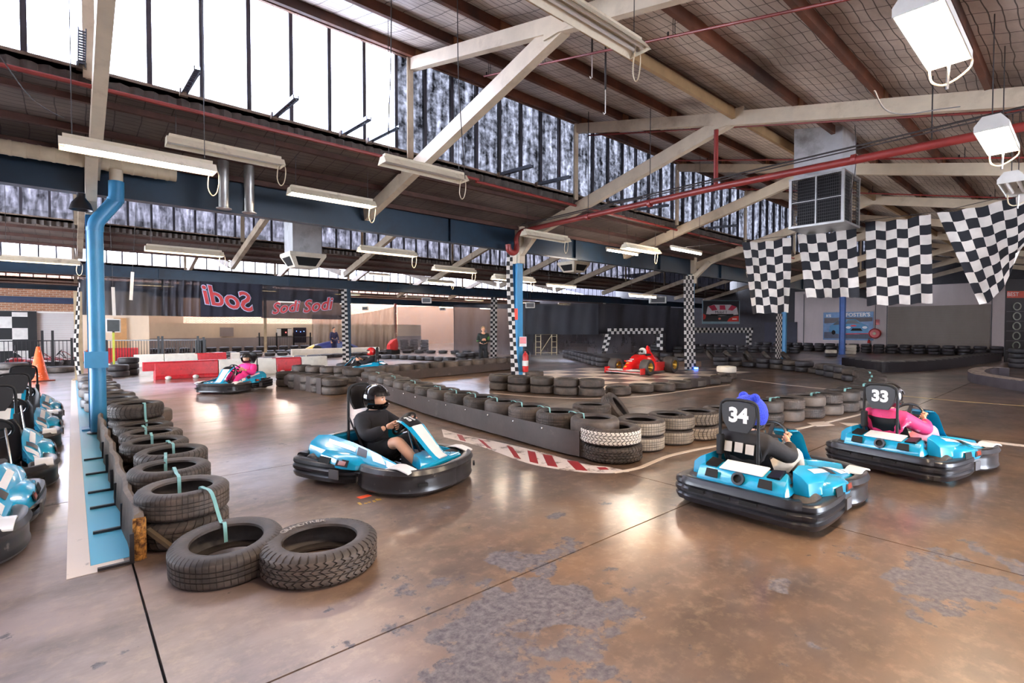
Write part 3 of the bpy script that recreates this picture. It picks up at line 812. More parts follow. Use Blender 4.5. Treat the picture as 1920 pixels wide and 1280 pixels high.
# duct cooler hanging at the right
def cooler(c, w, d, top, zb, lab, hbox=0.55, taper=False):
    t = empty('duct_cooler', (c[0], c[1], 0), 0, lab, 'air duct'); top = roof_over(c[1] + w / 2) - 0.03
    hw, hd = w / 2, d / 2
    MB().bb((-hd * 0.92, -hw * 0.92, zb + hbox), (hd * 0.92, hw * 0.92, top)).obj('duct', mat('pale_duct_sheet', (186, 186, 188), 0.45, 0.25, var=0.12, vs=3, dirt=(130, 128, 126), ds=2), t, smooth=0)
    if taper:
        pr = [[V((sx * hd * k, sy * hw * k, z)) for sx, sy in ((-1, -1), (1, -1), (1, 1), (-1, 1))] for k, z in ((0.72, zb), (1.15, zb + hbox * 0.8), (1.15, zb + hbox), (0.92, zb + hbox))]
        MB().loft(pr).obj('diffuser', mat('diffuser_white', (214, 204, 186), 0.5), t, smooth=0)
        for a in range(4):
            M = Matrix.Rotation(a * PI / 2, 4, 'Z'); rx = hd if a % 2 == 0 else hw; ry = hw if a % 2 == 0 else hd
            q = [M @ V((rx * (0.80 if z == 0 else 1.08) + 0.012, s * ry * (0.55 if z == 0 else 0.8), zb + hbox * (0.12 if z == 0 else 0.68))) for s, z in ((-1, 0), (1, 0), (1, 1), (-1, 1))]
            qq = [M @ V((rx * 0.7, s * ry * 0.5, zb + hbox * 0.4)) for s in (-1, 1, 1, -1)]
            MB().loft([q, qq]).obj('opening', M_dark, t, smooth=0)
        return t
    fr = MB(); bars = MB()
    for sx, sy in ((-1, -1), (1, -1), (1, 1), (-1, 1)): fr.bb((sx * hd - 0.025, sy * hw - 0.025, zb), (sx * hd + 0.025, sy * hw + 0.025, zb + hbox))
    for z in (zb, zb + hbox):
        fr.bb((-hd - 0.03, -hw - 0.03, z - 0.02), (hd + 0.03, hw + 0.03, z + 0.02))
    for s in (-1, 1):
        fr.bb((s * hd - 0.02, -0.012, zb), (s * hd + 0.02, 0.012, zb + hbox)); fr.bb((-0.012, s * hw - 0.02, zb), (0.012, s * hw + 0.02, zb + hbox))
        fr.bb((s * hd - 0.018, -hw, zb + hbox * 0.5), (s * hd + 0.018, hw, zb + hbox * 0.5 + 0.012))
        for i in range(15):
            z = zb + 0.03 + i * (hbox - 0.05) / 15
            bars.bb((s * hd - 0.012, -hw, z), (s * hd - 0.004, hw, z + 0.006)); bars.bb((-hd, s * hw - 0.012, z), (hd, s * hw - 0.004, z + 0.006))
        for i in range(26):
            y = -hw + i * w / 26
            bars.bb((s * hd - 0.01, y, zb), (s * hd - 0.006, y + 0.004, zb + hbox))
    fr.obj('frame', M_silver, t, smooth=0)
    g = bars.obj('louvre', M_steel, t, smooth=0); g['kind'] = 'stuff'
    MB().bb((-hd * 0.8, -hw * 0.8, zb + 0.02), (hd * 0.8, hw * 0.8, zb + hbox - 0.02)).obj('dark_core', M_dark, t, smooth=0)
    return t
cooler((11.45, 3.62), 0.92, 0.92, 5.25, 3.58, 'large galvanised evaporative cooler duct with grille box, near the flags', 0.95)
cooler((5.3, 15.5), 0.8, 0.9, 5.0, 3.35, 'grey duct with a tapered white diffuser behind the gutter beam', 0.42, True)
cooler((17.2, 15.5), 0.9, 0.9, 5.2, 4.1, 'smaller tapered duct diffuser seen right of the mid column', 0.45, True)
# winder arms on the clerestory
arm = MB()
for e in (-1, 1): arm.bb((e * 0.022 - 0.004, -0.95, -0.02), (e * 0.022 + 0.004, 0.05, 0.02))
for i in range(14): arm.bb((-0.02, -0.93 + i * 0.07, -0.01), (0.02, -0.90 + i * 0.07, 0.0))
me_arm = arm.mesh('arm', mat('slotted_angle', (96, 104, 116), 0.4, 0.5), smooth=0)
me_armf = MB().bb((-0.05, -0.02, -0.05), (0.05, 0.06, 0.04)).mesh('foot', M_sill, smooth=0)
for i, x in enumerate((0.18, 1.24, 2.4, 3.46, 3.93, 6.83, 7.91, 10.45, 11.6, 14.2, 15.4)):
    t = empty('winder_arm', (x, 8.18, 4.76), 0, 'slotted steel arm sticking out from the window sill, %s from the near end' % nth(i), 'bracket', 'slotted arms on the sill')
    o = inst(me_arm, 'arm', t, scale=(1.5, 1, 1.5)); o.rotation_euler = (-0.35 if i == 0 else 0.05, 0, 0)
    if i == 0: o.scale = (1.5, 0.6, 1.5)
    inst(me_armf, 'foot', t)
# hanging rods, ring lamp, cables
for i, (px, py) in enumerate(((1110, 148), (1135, 215))):
    b = PX(px, py, 5.8); t = empty('hanging_rod', b, 0, 'dark conduit rod with a hook hanging from the roof, %s one' % ('shorter' if i == 0 else 'longer'), 'rod')
    top = roof_z(b.y, 1) - b.z
    MB().tube([(0, 0, 0.35), (0, 0, top)], 0.014, 8).obj('rod', M_cable, t, smooth=40)
    MB().tube([(0, 0, 0.36), (0, 0, 0.02), (-0.03, 0, 0.0), (-0.05, 0, 0.02)], 0.008, 6).obj('hook', M_white, t, smooth=40)
b = PD(1030, -2, 5.2); t = empty('round_lamp', b, 0, 'round bell lamp seen from below at the top edge', 'lamp')
MB().lathe([(0.17, 0), (0.155, 0.02), (0.11, 0.14), (0.04, 0.2), (0.04, 0.19), (0.10, 0.13), (0.14, 0.02)], 24).obj('bell', M_silver, t, smooth=40)
MB().lathe([(0.0, 0.03), (0.135, 0.03), (0.135, 0.034), (0.0, 0.04)], 24, closed=False).obj('lens', mat('green_lens', (40, 84, 70), 0.2), t, smooth=40)
MB().tube([(0, 0, 0.19), (0, 0, roof_over(b.y) - b.z - 0.05)], 0.015, 6).obj('stem', M_cable, t)
for i, pts in enumerate(([PY(0, 105, 7.6), PY(60, 185, 7.6), PY(120, 222, 7.6)], [PY(1640, 170, 1.2), PY(1660, 205, 1.2), PY(1700, 214, 1.2), PY(1760, 205, 1.2), PY(1800, 200, 1.2)], [V((PY(735, 40, 5.0).x, 5.0, roof_z(5.0, 1) - 0.06)), PY(733, 100, 5.0), PY(728, 250, 5.5)], [V((PY(858, 60, 5.0).x, 5.0, roof_z(5.0, 1) - 0.06)), PY(860, 150, 5.1), PY(872, 335, 6.7)], [PY(1590, 395, 3.0), PY(1605, 300, 3.0), PY(1600, 200, 3.0)])):
    o = MB().tube(smoothpath(pts, 8), 0.006, 6).obj('loose_cable', M_grey if i == 1 else M_cable, smooth=60)
    tag(o, ['pale cable sagging across the upper left windows', 'looped grey flex on the cream rafter at the right', 'thin drop cable in front of the clear windows', 'thin drop cable in front of the grimy windows', 'dark cable beside the cooler duct'][i], 'cable')
# ================================================================ paint and boards on the floor
def flat(name, pts, m, lab, z=0.003, cat='floor marking'):
    mb = MB(); n = len(pts)
    vs = [V((p[0], p[1], 0.0005)) for p in pts] + [V((p[0], p[1], z)) for p in pts]
    mb.add(vs, [tuple(range(n, 2 * n))] + [(i, (i + 1) % n, n + (i + 1) % n, n + i) for i in range(n)])
    o = mb.obj(name, m, smooth=0)
    return tag(o, lab, cat) if lab else o
def band(pts, w, z=0.003, closed=False):                  # stripe along a path
    P = [V((p[0], p[1], 0)) for p in pts]; mb = MB(); vs = []; k = len(P)
    for i in range(k):
        t = (P[(i + 1) % k] - P[i - 1]) if closed else (P[min(i + 1, k - 1)] - P[max(i - 1, 0)])
        t.normalize(); n = V((-t.y, t.x, 0)) * w / 2
        vs += [P[i] - n + V((0, 0, z)), P[i] + n + V((0, 0, z)), P[i] - n + V((0, 0, 0.0004)), P[i] + n + V((0, 0, 0.0004))]
    fs = []
    for i in range(k if closed else k - 1):
        a = 4 * i; b = 4 * ((i + 1) % k)
        fs += [(a, b, b + 1, a + 1), (a + 2, b + 2, b, a), (a + 1, b + 1, b + 3, a + 3)]
    mb.add(vs, fs); return mb
def wornpaint(name, col, rough=0.35, thr=0.62, under=(120, 104, 92)):
    t = NT(name); p = t.pos()
    w = t.ramp(t.noise(t.scale(p, (1, 1, 1)), 5, 8, 0.7), thr, thr + 0.1)
    t.l.new(t.mix(w, lin(col), lin(under)), t.b.inputs['Base Color'])
    t.b.inputs['Roughness'].default_value = rough
    return t.mat
M_pblue = wornpaint('floor_blue', (84, 176, 206), 0.35, 0.66)
M_pwhite = wornpaint('floor_white', (222, 206, 190), 0.35, 0.62)
M_pwht2 = wornpaint('kerb_white', (220, 208, 200), 0.4, 0.52)
M_pred = wornpaint('floor_red', (150, 38, 42), 0.4, 0.6)
M_pyel = wornpaint('floor_yellow', (206, 176, 110), 0.4, 0.55)
flat('blue_strip', [(0.09, 4.3), (0.30, 4.3), (0.44, 20.5), (0.16, 20.5)], M_pblue, 'light blue painted floor strip beside the strapped tyre row')
flat('white_border', [(-0.03, 4.16), (0.26, 4.16), (0.26, 4.296), (0.088, 4.296), (0.158, 20.5), (0.06, 20.5)], M_pwhite, 'white painted border along the blue floor strip')
lo = [(832, 819), (905, 838), (967, 861), (1009, 873), (1072, 883), (1134, 887), (1180, 884)]
hi = [(828, 804), (863, 814), (926, 827), (988, 841), (1030, 852), (1092, 869), (1145, 876)]
LO = smoothpath([G(*p) for p in lo], 6); HI = smoothpath([G(*p) for p in hi], 6)
flat('rumble_kerb', [tuple(p) for p in LO] + [tuple(p) for p in HI[::-1]], M_pwht2, 'white painted rumble kerb under the black rubber belt')
for i, f in enumerate((0.10, 0.22, 0.36, 0.47, 0.58, 0.71, 0.86)):
    j = int(f * (len(LO) - 1)); a, b = LO[j], HI[min(j + 2, len(HI) - 1)]
    d = (LO[min(j + 1, len(LO) - 1)] - LO[j]).normalized() * (0.13 if i < 6 else 0.1)
    q0, q1 = a.lerp(b, 0.12 if i < 6 else 0.4), a.lerp(b, 0.85 if i < 6 else 0.7)
    flat('red_bar', [q0, q0 + d, q1 + d, q1], M_pred, 'red bar painted on the rumble kerb, %s from the far end' % nth(i), 0.006)
lane = smoothpath([G(*p) for p in [(1150, 886), (1195, 878), (1225, 866), (1260, 853), (1320, 840), (1400, 826), (1500, 803), (1590, 782), (1650, 768)]], 6)
tag(band(lane, 0.06, 0.004).obj('white_line', M_pwhite, smooth=0), 'curving white lane line in front of the near tyre stacks', 'floor marking')
tag(band([G(1690, 742), G(1800, 752), G(1990, 766)], 0.09).obj('yellow_line', M_pyel, smooth=0), 'pale yellow line crossing the far right track', 'floor marking')
tag(band([G(1390, 711), G(1480, 722), G(1570, 731)], 0.08).obj('white_line', M_pwhite, smooth=0), 'short pale line across the track right of the race car island', 'floor marking')
isl = smoothpath([G(*p) for p in [(925, 737), (1010, 744), (1110, 747), (1210, 742), (1300, 730), (1368, 721)]], 6)
tag(band(isl, 0.06).obj('white_line', M_pwhite, smooth=0), 'thin white line skirting the race car island', 'floor marking')
for i, q in enumerate(([(1513, 793), (1545, 790), (1565, 797), (1532, 799)], [(1573, 792), (1608, 794), (1620, 800), (1590, 798)], [(1598, 800), (1622, 800), (1622, 805), (1600, 806)])):
    flat('start_box', [G(*p) for p in q], M_pwhite, 'small white start box mark behind the leading karts, %s' % nth(i))
for i in range(7):
    a = G(1822 + i * 17, 826 + i * 2.0); 
    flat('dash_mark', [a, a + V((0.16, 0, 0)), a + V((0.16, 0.09, 0)), a + V((0, 0.09, 0))], M_pwhite, 'short white dash beyond the pink driver, %s of the row' % nth(i))
flat('orange_mark', [G(668, 932), G(690, 927), G(697, 929), G(676, 935)], mat('spray_orange', (236, 84, 30), 0.6, var=0), 'orange spray mark on the concrete in front of the black hoodie kart')
myel = mat('spray_yellow', (190, 152, 70), 0.6, var=0.2)
for i, (a, b) in enumerate((((672, 942), (677, 946)), ((683, 943.5), (689, 943)), ((691, 940.5), (694, 942)), ((700, 938), (703, 941)), ((705, 935), (709, 938)), ((711, 935), (713, 937.5)))):
    a, b = G(*a), G(*b); d = (b - a).normalized(); n_ = V((-d.y, d.x, 0)) * 0.012
    flat('yellow_fleck', [a - n_, b - n_, b + n_, a + n_], myel, 'worn yellow paint fleck beside the orange spray mark, %s from its left' % nth(i), 0.002)
# chequered pad under the race car
pc = checker_mat('floor_checker', (206, 196, 186), (112, 100, 96), 0.3)
pad_a, pad_b = (10.2, 8.2), (19.6, 13.4)
nx, ny = 10, 6
pw, pg = M_pwhite, mat('pad_grey', (108, 96, 92), 0.3)
root = empty('checkered_pad', (0, 0, 0), 0, 'large grey and white checkered floor pad under the red race car', 'floor marking')
sxp, syp = (pad_b[0] - pad_a[0]) / nx, (pad_b[1] - pad_a[1]) / ny
mt = [MB().bb((0, 0, 0.0006), (sxp - 0.004, syp - 0.004, 0.003)).mesh('tile', m, smooth=0) for m in (pw, pg)]
for i in range(nx):
    for j in range(ny):
        if (i < 1 and j > 3) or (i > 8 and j < 1): continue
        inst(mt[(i + j) % 2], 'tile', root, (pad_a[0] + i * sxp, pad_a[1] + j * syp, 0))
# kerb plank along the strapped tyres, with brackets
t = empty('kerb_plank', (0, 0, 0), 0, 'weathered grey kerb plank with an orange foam end between blue strip and tyres', 'kerb')
mpl = mat('weathered_plank', (104, 92, 82), 0.75, var=0.3, vs=6, bump=0.3, bs=40)
mb = MB()
secs = []
for i in range(25):
    y = 4.22 + i * 0.24; w = 0.012 * math.sin(i * 1.7)
    secs.append([V((0.30 + w, y, 0)), V((0.315 + w, y, 0.3 + 0.01 * math.sin(i))), V((0.345 + w, y, 0.315)), V((0.37 + w, y, 0.29)), V((0.38 + w, y, 0))])
mb.loft(secs).obj('plank', mpl, t, smooth=40)
def foam():
    m = MB(); random.seed(3); nu, nv = 8, 12
    def fn(u, v): return V((0.305 + 0.075 * u, 4.2 - 0.012 * random.random() - 0.02 * math.sin(PI * u), 0.005 + 0.27 * v))
    m.sheet(fn, nu, nv); m.bb((0.307, 4.205, 0.004), (0.378, 4.22, 0.28)); return m
foam().obj('foam_end', mat('orange_foam', (168, 116, 52), 0.9, var=0.5, vs=40, dirt=(90, 54, 24), ds=30, dw=(0.45, 0.6)), t, smooth=0)
for i, y in enumerate((4.17, 4.95, 5.65, 6.2, 7.0, 7.8)):
    MB().bb((0.12, y - 0.014, 0.004), (0.31, y + 0.014, 0.022)).bb((0.285, y - 0.014, 0.02), (0.31, y + 0.014, 0.2)).obj('steel_bracket', M_steel, t, smooth=0)
MB().bar((0.39, 4.24, 0.18), (0.55, 4.1, 0.02), 0.035, 0.025).obj('steel_stay', mat('rusty_stay', (120, 104, 84), 0.5, 0.5), t, smooth=0)
# ================================================================ tyres
def rubber(name, c1, c2, white=None, rough=0.62):
    t = NT(name); p = t.pos()
    oi = t.node('ShaderNodeObjectInfo')
    n = t.noise(p, 5, 6, 0.65)
    base = t.mix(t.ramp(n, 0.35, 0.7), lin(c1), lin(c2))
    vr = t.node('ShaderNodeMapRange'); t.l.new(oi.outputs['Random'], vr.inputs[0]); vr.inputs[3].default_value = 0.75; vr.inputs[4].default_value = 1.3
    base = t.mix(1.0, base, vr.outputs[0], 'MULTIPLY')
    if white: base = t.mix(t.ramp(t.noise(p, 3, 5, 0.6), 0.2, 0.5), base, lin(white))
    t.l.new(base, t.b.inputs['Base Color'])
    t.b.inputs['Roughness'].default_value = rough
    t.bump(t.noise(p, 90, 3), 0.15, 0.005)
    return t.mat
M_rub = rubber('tyre_rubber', (46, 41, 39), (76, 66, 60))
M_rub2 = rubber('tyre_tread_dusty', (54, 47, 43), (94, 80, 70))
M_rubd = rubber('tyre_rubber_dark', (40, 38, 42), (62, 58, 60), rough=0.5)
M_rubw = rubber('tyre_tread_white', (150, 142, 132), (214, 206, 194), (216, 208, 196))
M_rubg = rubber('tyre_grey_dust', (112, 102, 90), (150, 136, 118))
M_rubm = rubber('tyre_mid_dust', (68, 59, 52), (96, 84, 74))
M_rubp = rubber('tyre_white_paint', (170, 158, 142), (206, 194, 176), (220, 210, 192))
def tyre_mesh(D, W, kind='road', name='tyre', mats=None):
    R = D / 2; rb = R * 0.64
    prof = [(rb, 0.15), (rb + 0.004, 0.07), (rb + 0.022, 0.025), (R * 0.78, 0.0), (R * 0.88, 0.012), (R * 0.955, 0.075), (R * 0.985, 0.14)]
    rows = []
    if kind == 'far':
        tread = [(R, 0.2), (R * 1.004, 0.5), (R, 0.8)]
        prof += tread; tr0, tr1 = 7, 10
    else:
        edges = [0.17, 0.33, 0.365, 0.485, 0.515, 0.635, 0.67, 0.83]
        tr = []
        for i in range(0, 8, 2):
            a, b = edges[i], edges[i + 1]
            tr += [(R, a, i // 2), (R * 1.004, (a + b) / 2, i // 2), (R, b, i // 2)]
            if i < 6: tr += [(R - 0.009, b + 0.004, -1), (R - 0.009, edges[i + 2] - 0.004, -1)]
        tr0 = len(prof); prof += [(r, z) for r, z, q in tr]; tr1 = len(prof); rows = [q for r, z, q in tr]
    k0 = prof[:7]
    prof += [(r, 1 - z) for r, z in k0[::-1]]
    prof += [(rb + 0.018, 0.82), (R * 0.86, 0.86), (R * 0.935, 0.7), (R * 0.945, 0.5), (R * 0.935, 0.3), (R * 0.86, 0.14), (rb + 0.018, 0.18)]
    prof = [(r, z * W) for r, z in prof]
    ang = []
    if kind == 'far': ang = [(2 * PI * i / 30, 1) for i in range(30)]
    else:
        nb = {'road': 56, 'block': 44, 'vee': 34}[kind]
        gw = {'road': 0.10, 'block': 0.22, 'vee': 0.14}[kind]
        for i in range(nb):
            st = 2 * PI / nb
            ang += [(i * st, 1), ((i + 0.5 - gw / 2) * st, 1), ((i + 0.5 - gw / 2 + 0.02) * st, 0), ((i + 0.5 + gw / 2) * st, 0), ((i + 0.5 + gw / 2 + 0.02) * st, 1)]
    vs = []; n = len(ang); k = len(prof)
    for a, hi in ang:
        for j, (r, z) in enumerate(prof):
            aa, rr = a, r
            if kind != 'far' and tr0 - 3 <= j < tr1 + 3:
                row = rows[j - tr0] if tr0 <= j < tr1 else (0 if j < tr0 else 3)
                dep = {'road': 0.004, 'block': 0.012, 'vee': 0.008}[kind]
                if not hi: rr = min(rr, r - dep * (1 if row in (0, 3) or kind != 'road' else 0.5))
                st = 2 * PI / (n / 5)
                if kind == 'block':
                    zz = z / W
                    aa += st * (0.5 if row in (1, 3) else 0) + st * 0.22 * (1 if (j % 2) else -1) * (1 if tr0 <= j < tr1 else 0)
                if kind == 'vee': aa += st * 2.2 * (abs(z / W - 0.5) ** 1.5)
            vs.append((rr * math.cos(aa), rr * math.sin(aa), z))
    mb = MB(); fs = []; mi = []
    for i in range(n):
        i2 = (i + 1) % n
        for j in range(k):
            j2 = (j + 1) % k
            fs.append((i * k + j, i2 * k + j, i2 * k + j2, i * k + j2))
            hi = ang[i][1] and ang[i2][1]
            mi.append(1 if (tr0 - 1 <= j < tr1 and hi and (kind == 'far' or not (tr0 <= j < tr1 and rows[j - tr0] == -1))) else 0)
    mb.v = vs; mb.f = [list(f) for f in fs]; mb.m = mi; mb.uv = [(0, 0)] * len(vs)
    return mb.mesh(name, mats or [M_rub, M_rub2], smooth=38, fixn=False)
TW = 0.195
TY = {
    'road': tyre_mesh(0.60, TW), 'vee': tyre_mesh(0.60, TW, 'vee'), 'block': tyre_mesh(0.62, TW, 'block'), 'far': tyre_mesh(0.60, TW, 'far'),
    'fard': tyre_mesh(0.60, TW, 'far', mats=[M_rubd, M_rubd]), 'farg': tyre_mesh(0.60, TW, 'far', mats=[M_rub, M_rubm]),
    'roadg': tyre_mesh(0.62, TW, 'road', mats=[M_rub, M_rubg]), 'big': tyre_mesh(0.72, 0.2, 'block'), 'bigr': tyre_mesh(0.66, 0.2, 'road'),
    'bigw': tyre_mesh(0.72, 0.2, 'block', mats=[M_rub, M_rubw]), 'white': tyre_mesh(0.58, TW, 'far', mats=[M_rubp, M_rubp]), 'wide': tyre_mesh(0.8, 0.21, 'far'),
    'veeg': tyre_mesh(0.62, TW, 'vee', mats=[M_rub, M_rubg]),
}
TALL = 0.235
TY['tall'] = tyre_mesh(0.60, TALL); TY['tallf'] = tyre_mesh(0.60, TALL, 'far')
TYW = {'tall': TALL, 'tallf': TALL}
n_tyres = 0
def tyre(kind, x, y, z, lab, group=None, tilt=None):
    global n_tyres
    n_tyres += 1
    o = inst(TY[kind], 'tyre', None, (x, y, z), tilt or (0, 0, random.uniform(0, 6.28)))
    return tag(o, lab, 'tyre', group)
LV = {2: ['lower', 'upper'], 3: ['bottom', 'middle', 'top'], 4: ['bottom', 'second lowest', 'second highest', 'top']}
def stack(kinds, p, hgt, phrase, group, jit=0.015):
    for i in range(hgt):
        kd = kinds[i % len(kinds)]
        lv = (LV[hgt][i] + ' tyre, ') if hgt > 1 else 'single tyre, '
        tyre(kd, p[0] + random.uniform(-jit, jit) * (1 if i else 0), p[1] + random.uniform(-jit, jit) * (1 if i else 0), i * (TYW.get(kd, TW) + 0.001), lv + phrase, group)
def row(pts, hgt, kinds, phrase, group, along='from its near end', fn=None):
    for i, p in enumerate(pts):
        h = hgt[i] if isinstance(hgt, (list, tuple)) else hgt
        ph = '%s %s %s, %s' % (nth(i), 'stack' if h > 1 else 'tyre', along, phrase)
        if h == 1:
            tyre(kinds[i % len(kinds)], p[0], p[1], 0, ph, group)
        else: stack(kinds[i % len(kinds):] + kinds[:i % len(kinds)], p, h, ph, group)
def spaced(P, d):
    P = [V((p[0], p[1], 0)) for p in P]; out = [P[0]]; acc = 0; cur = P[0]
    for q in P[1:]:
        while (q - cur).length >= d:
            cur = cur + (q - cur).normalized() * d; out.append(cur)
    return out
# --- strapped row along the blue strip
c = G(600, 1003, 0.2); o = tyre('big', c.x, c.y, 0.0, 'chunky off-road tyre with raised sidewall lettering, first on the floor by the strapped row', tilt=(0, 0, 0.3))
s = 'GRANDTREK'; M_let = mat('sidewall_letter', (156, 146, 138), 0.55, var=0.1)
lt = MB()
rad = 0.288
lm = bpy.data.meshes.new('lettering'); bmx = bmesh.new()
for i, ch in enumerate(s):
    a = 2.42 - i * 0.135
    me = text_mesh(ch, 0.062, M_let, 0.0015)
    me.transform(Matrix.Translation((rad * math.cos(a) * 0.93, rad * math.sin(a) * 0.93, 0.2005)) @ Matrix.Rotation(a - PI / 2, 4, 'Z'))
    bmx.from_mesh(me); bpy.data.meshes.remove(me)
bmx.to_mesh(lm); bmx.free(); lm.materials.append(M_let)
inst(lm, 'lettering', o, (0, 0, 0), (0, 0, HEAD - PI / 2 + 0.22))
c = G(428, 1000, 0.22); tyre('bigr', c.x, c.y, 0.012, 'worn wide tyre with a teal strap, leaning slightly beside the lettered tyre', tilt=(0.06, -0.05, 0))
ya = [4.47, 5.22, 5.87, 6.48, 7.08, 7.68, 8.28]
pa = [V((0.66 + [-0.03, 0.0, 0.08, 0.02, 0.05, 0.02, 0.0][i], y, 0)) for i, y in enumerate(ya)]
row(pa, [2, 2, 2, 2, 2, 2, 3], ['vee', 'road', 'road', 'vee', 'road'], 'strapped row by the blue strip', 'strapped tyres along the blue strip')
pb = [V((max(0.5, 0.86 - 0.07 * i) + 0.04 * math.sin(i * 1.9), 8.98 + 0.68 * i, 0)) for i in range(13)]
row(pb, 2, ['fard', 'far'], 'row behind the downpipe', 'tyre row behind the downpipe', 'counted from the downpipe')
for i, (px, py, h) in enumerate(((206, 704, 1), (222, 707, 2), (241, 703, 3), (229, 698, 2))):
    p = gf(px, py); stack(['fard', 'fard'], p, h, 'cluster round the yellow sign post, %s from its left' % nth(i), 'tyres round the sign post')
def strap(P, w, lab):
    P = smoothpath(P, 4); mb = MB(); k = len(P); vs = []; fs = []
    for i in range(k):
        t = (P[min(i + 1, k - 1)] - P[max(0, i - 1)]).normalized()
        sd = V((t.y, -t.x, 0)); sd = sd.normalized() if sd.length > 1e-3 else V((1, 0, 0))
        if abs(t.z) > 0.95: sd = STRAPDIR
        for th in (0, 0.003):
            q = P[i] + V((0, 0, th)); vs += [q - sd * w / 2, q + sd * w / 2]
    for i in range(k - 1):
        a = 4 * i; b = a + 4
        fs += [(a, b, b + 1, a + 1), (a + 2, a + 3, b + 3, b + 2), (a, a + 2, b + 2, b), (a + 1, b + 1, b + 3, a + 3)]
    mb.add(vs, fs); o = mb.obj('tyre_strap', M_rail, smooth=50)
    return tag(o, lab, 'strap', 'teal tyre straps')
def strap_between(p, q, za, zb, lab, w=0.03):
    global STRAPDIR
    p, q = V(p), V(q); d = (q - p); d.z = 0; L = d.length; d.normalize()
    STRAPDIR = V((d.y, -d.x, 0))
    z = V((0, 0, 1))
    P = [p + d * 0.17 + z * (za - 0.12), p + d * 0.185 + z * (za - 0.01), p + d * 0.2 + z * (za + 0.006), p + d * 0.26 + z * (za + 0.008), p + d * (L / 2) + z * (max(za, zb) - 0.004), q - d * 0.26 + z * (zb + 0.008), q - d * 0.2 + z * (zb + 0.006), q - d * 0.185 + z * (zb - 0.01), q - d * 0.17 + z * (zb - 0.12)]
    return strap(P, w, lab)
ps = [V(G(428, 1000, 0.22))] + pa
ps[0].z = 0
for i in range(7):
    za = 0.225 if i == 0 else (0.592 if i == 7 else 0.395)
    zb = 0.592 if i == 6 else 0.395
    off = V((0.06 * math.sin(i * 2.2 + 1), 0, 0))
    strap_between(ps[i] + off, ps[i + 1] + off, za, zb, 'teal strap tying neighbouring tyres of the near left row, %s from the front' % nth(i), 0.024)
# --- belt row through the middle
tb = [(1053, 789), (1002, 774), (936, 771), (888, 762), (849, 752), (809, 746), (781, 737), (750, 727), (719, 712), (699, 716), (683, 705)]
belt_px = [(1086, 860), (1050, 852), (1000, 838), (940, 820), (880, 803), (800, 779), (745, 759), (700, 742), (668, 729)]
bw = [G(*p) for p in belt_px]
BB = smoothpath(bw, 8)
def away(P, d):                                           # points at distance d behind a belt (seen from the camera)
    out = []
    for i in range(len(P)):
        t = (P[min(i + 1, len(P) - 1)] - P[max(i - 1, 0)]).normalized(); n = V((-t.y, t.x, 0))
        if n.dot(V((P[i].x, P[i].y, 0))) < 0: n = -n
        out.append(P[i] + n * d)
    return out
M_belt = mat('rubber_belt', (66, 56, 52), 0.5, var=0.25, vs=2.5, dirt=(112, 100, 92), ds=3, dw=(0.6, 0.78), bump=0.2, bs=25)
def belt(P, z0, z1, lab, bolts=True, m=None):
    t = empty('rubber_belt', (0, 0, 0), 0, lab, 'rubber belt')
    Q = away(P, 0.014); mb = MB()
    secs = [[P[i] + V((0, 0, z0)), P[i] + V((0, 0, z1)), Q[i] + V((0, 0, z1)), Q[i] + V((0, 0, z0))] for i in range(len(P))]
    mb.loft(secs); mb.obj('belt', m or M_belt, t, smooth=40)
    if bolts:
        S = spaced(P, 0.62)
        Sx = away(S, -0.006)
        for i, p in enumerate(Sx[1:]):
            MB().ball(p + V((0, 0, z1 - 0.05)), 0.016, 8, 5).obj('bolt', M_chrome, t, smooth=60)
    return t
belt(BB, 0.03, 0.33, 'long black rubber belt bolted along the centre tyre row')
bc = away(BB, 0.33)
bs = spaced(bc, 0.62)
row(bs, 2, ['tall', 'tallf', 'tall'], 'centre belt row', 'tyres behind the centre belt', 'from the striped stack')
for i in range(len(bs) - 1):
    if i % 2 == 0 or i < 7:
        strap_between(bs[i], bs[i + 1], 0.475, 0.475, 'teal strap over the tyres of the centre belt row, %s from the striped stack' % nth(i), 0.024)
# --- the striped stack and its neighbours
c = gf(1147, 872, 0.36)
tyre('big', c.x, c.y, 0, 'grey lower tyre of the chunky off-road pair at the corner of the centre island')
tyre('bigw', c.x - 0.03, c.y, 0.201, 'white-treaded upper tyre of the chunky off-road pair at the corner')  # only the upper tyre gets the whitish tread tone
near = [(1200, 849, 2, 'roadg'), (1256, 836, 2, 'roadg'), (1305, 827, 2, 'veeg')]
for i, (px, py, h, kd) in enumerate(near):
    p = gf(px, py, 0.31); stack([kd], p, h, '%s pale stack right of the white-treaded pair' % nth(i), 'pale dusty stacks')
p = gf(1118, 812, 0.3); stack(['far', 'road'], p + V((0, 0.1, 0)), 2, 'stack half hidden behind the white-treaded pair', 'pale dusty stacks')
p = gf(1170, 806, 0.3); tyre('road', p.x, p.y + 0.25, 0.18, 'tyre leaning on edge behind the pale dusty stacks', tilt=(0.9, 0.2, 0.3)); tyre('far', p.x + 0.1, p.y - 0.25, 0.0, 'tyre lying flat under the leaning tyre behind the pale stacks')
rr_px = [(1357, 818), (1390, 809), (1424, 800), (1457, 794), (1490, 788), (1523, 783), (1551, 778), (1581, 772), (1611, 764), (1627, 752), (1634, 739), (1632, 728), (1622, 720)]
rr = spaced(smoothpath([gf(*p) for p in rr_px], 6), 0.625)
row(rr, 2, ['road', 'farg', 'road', 'far'], 'curved row behind the two leading karts', 'strapped curve behind the leading karts', 'from the pale stacks')
for i in range(len(rr) - 1):
    if i % 2 == 0: strap_between(rr[i] , rr[i + 1], 0.395, 0.395, 'teal strap on the curved row behind the leading karts, %s along' % nth(i), 0.04)
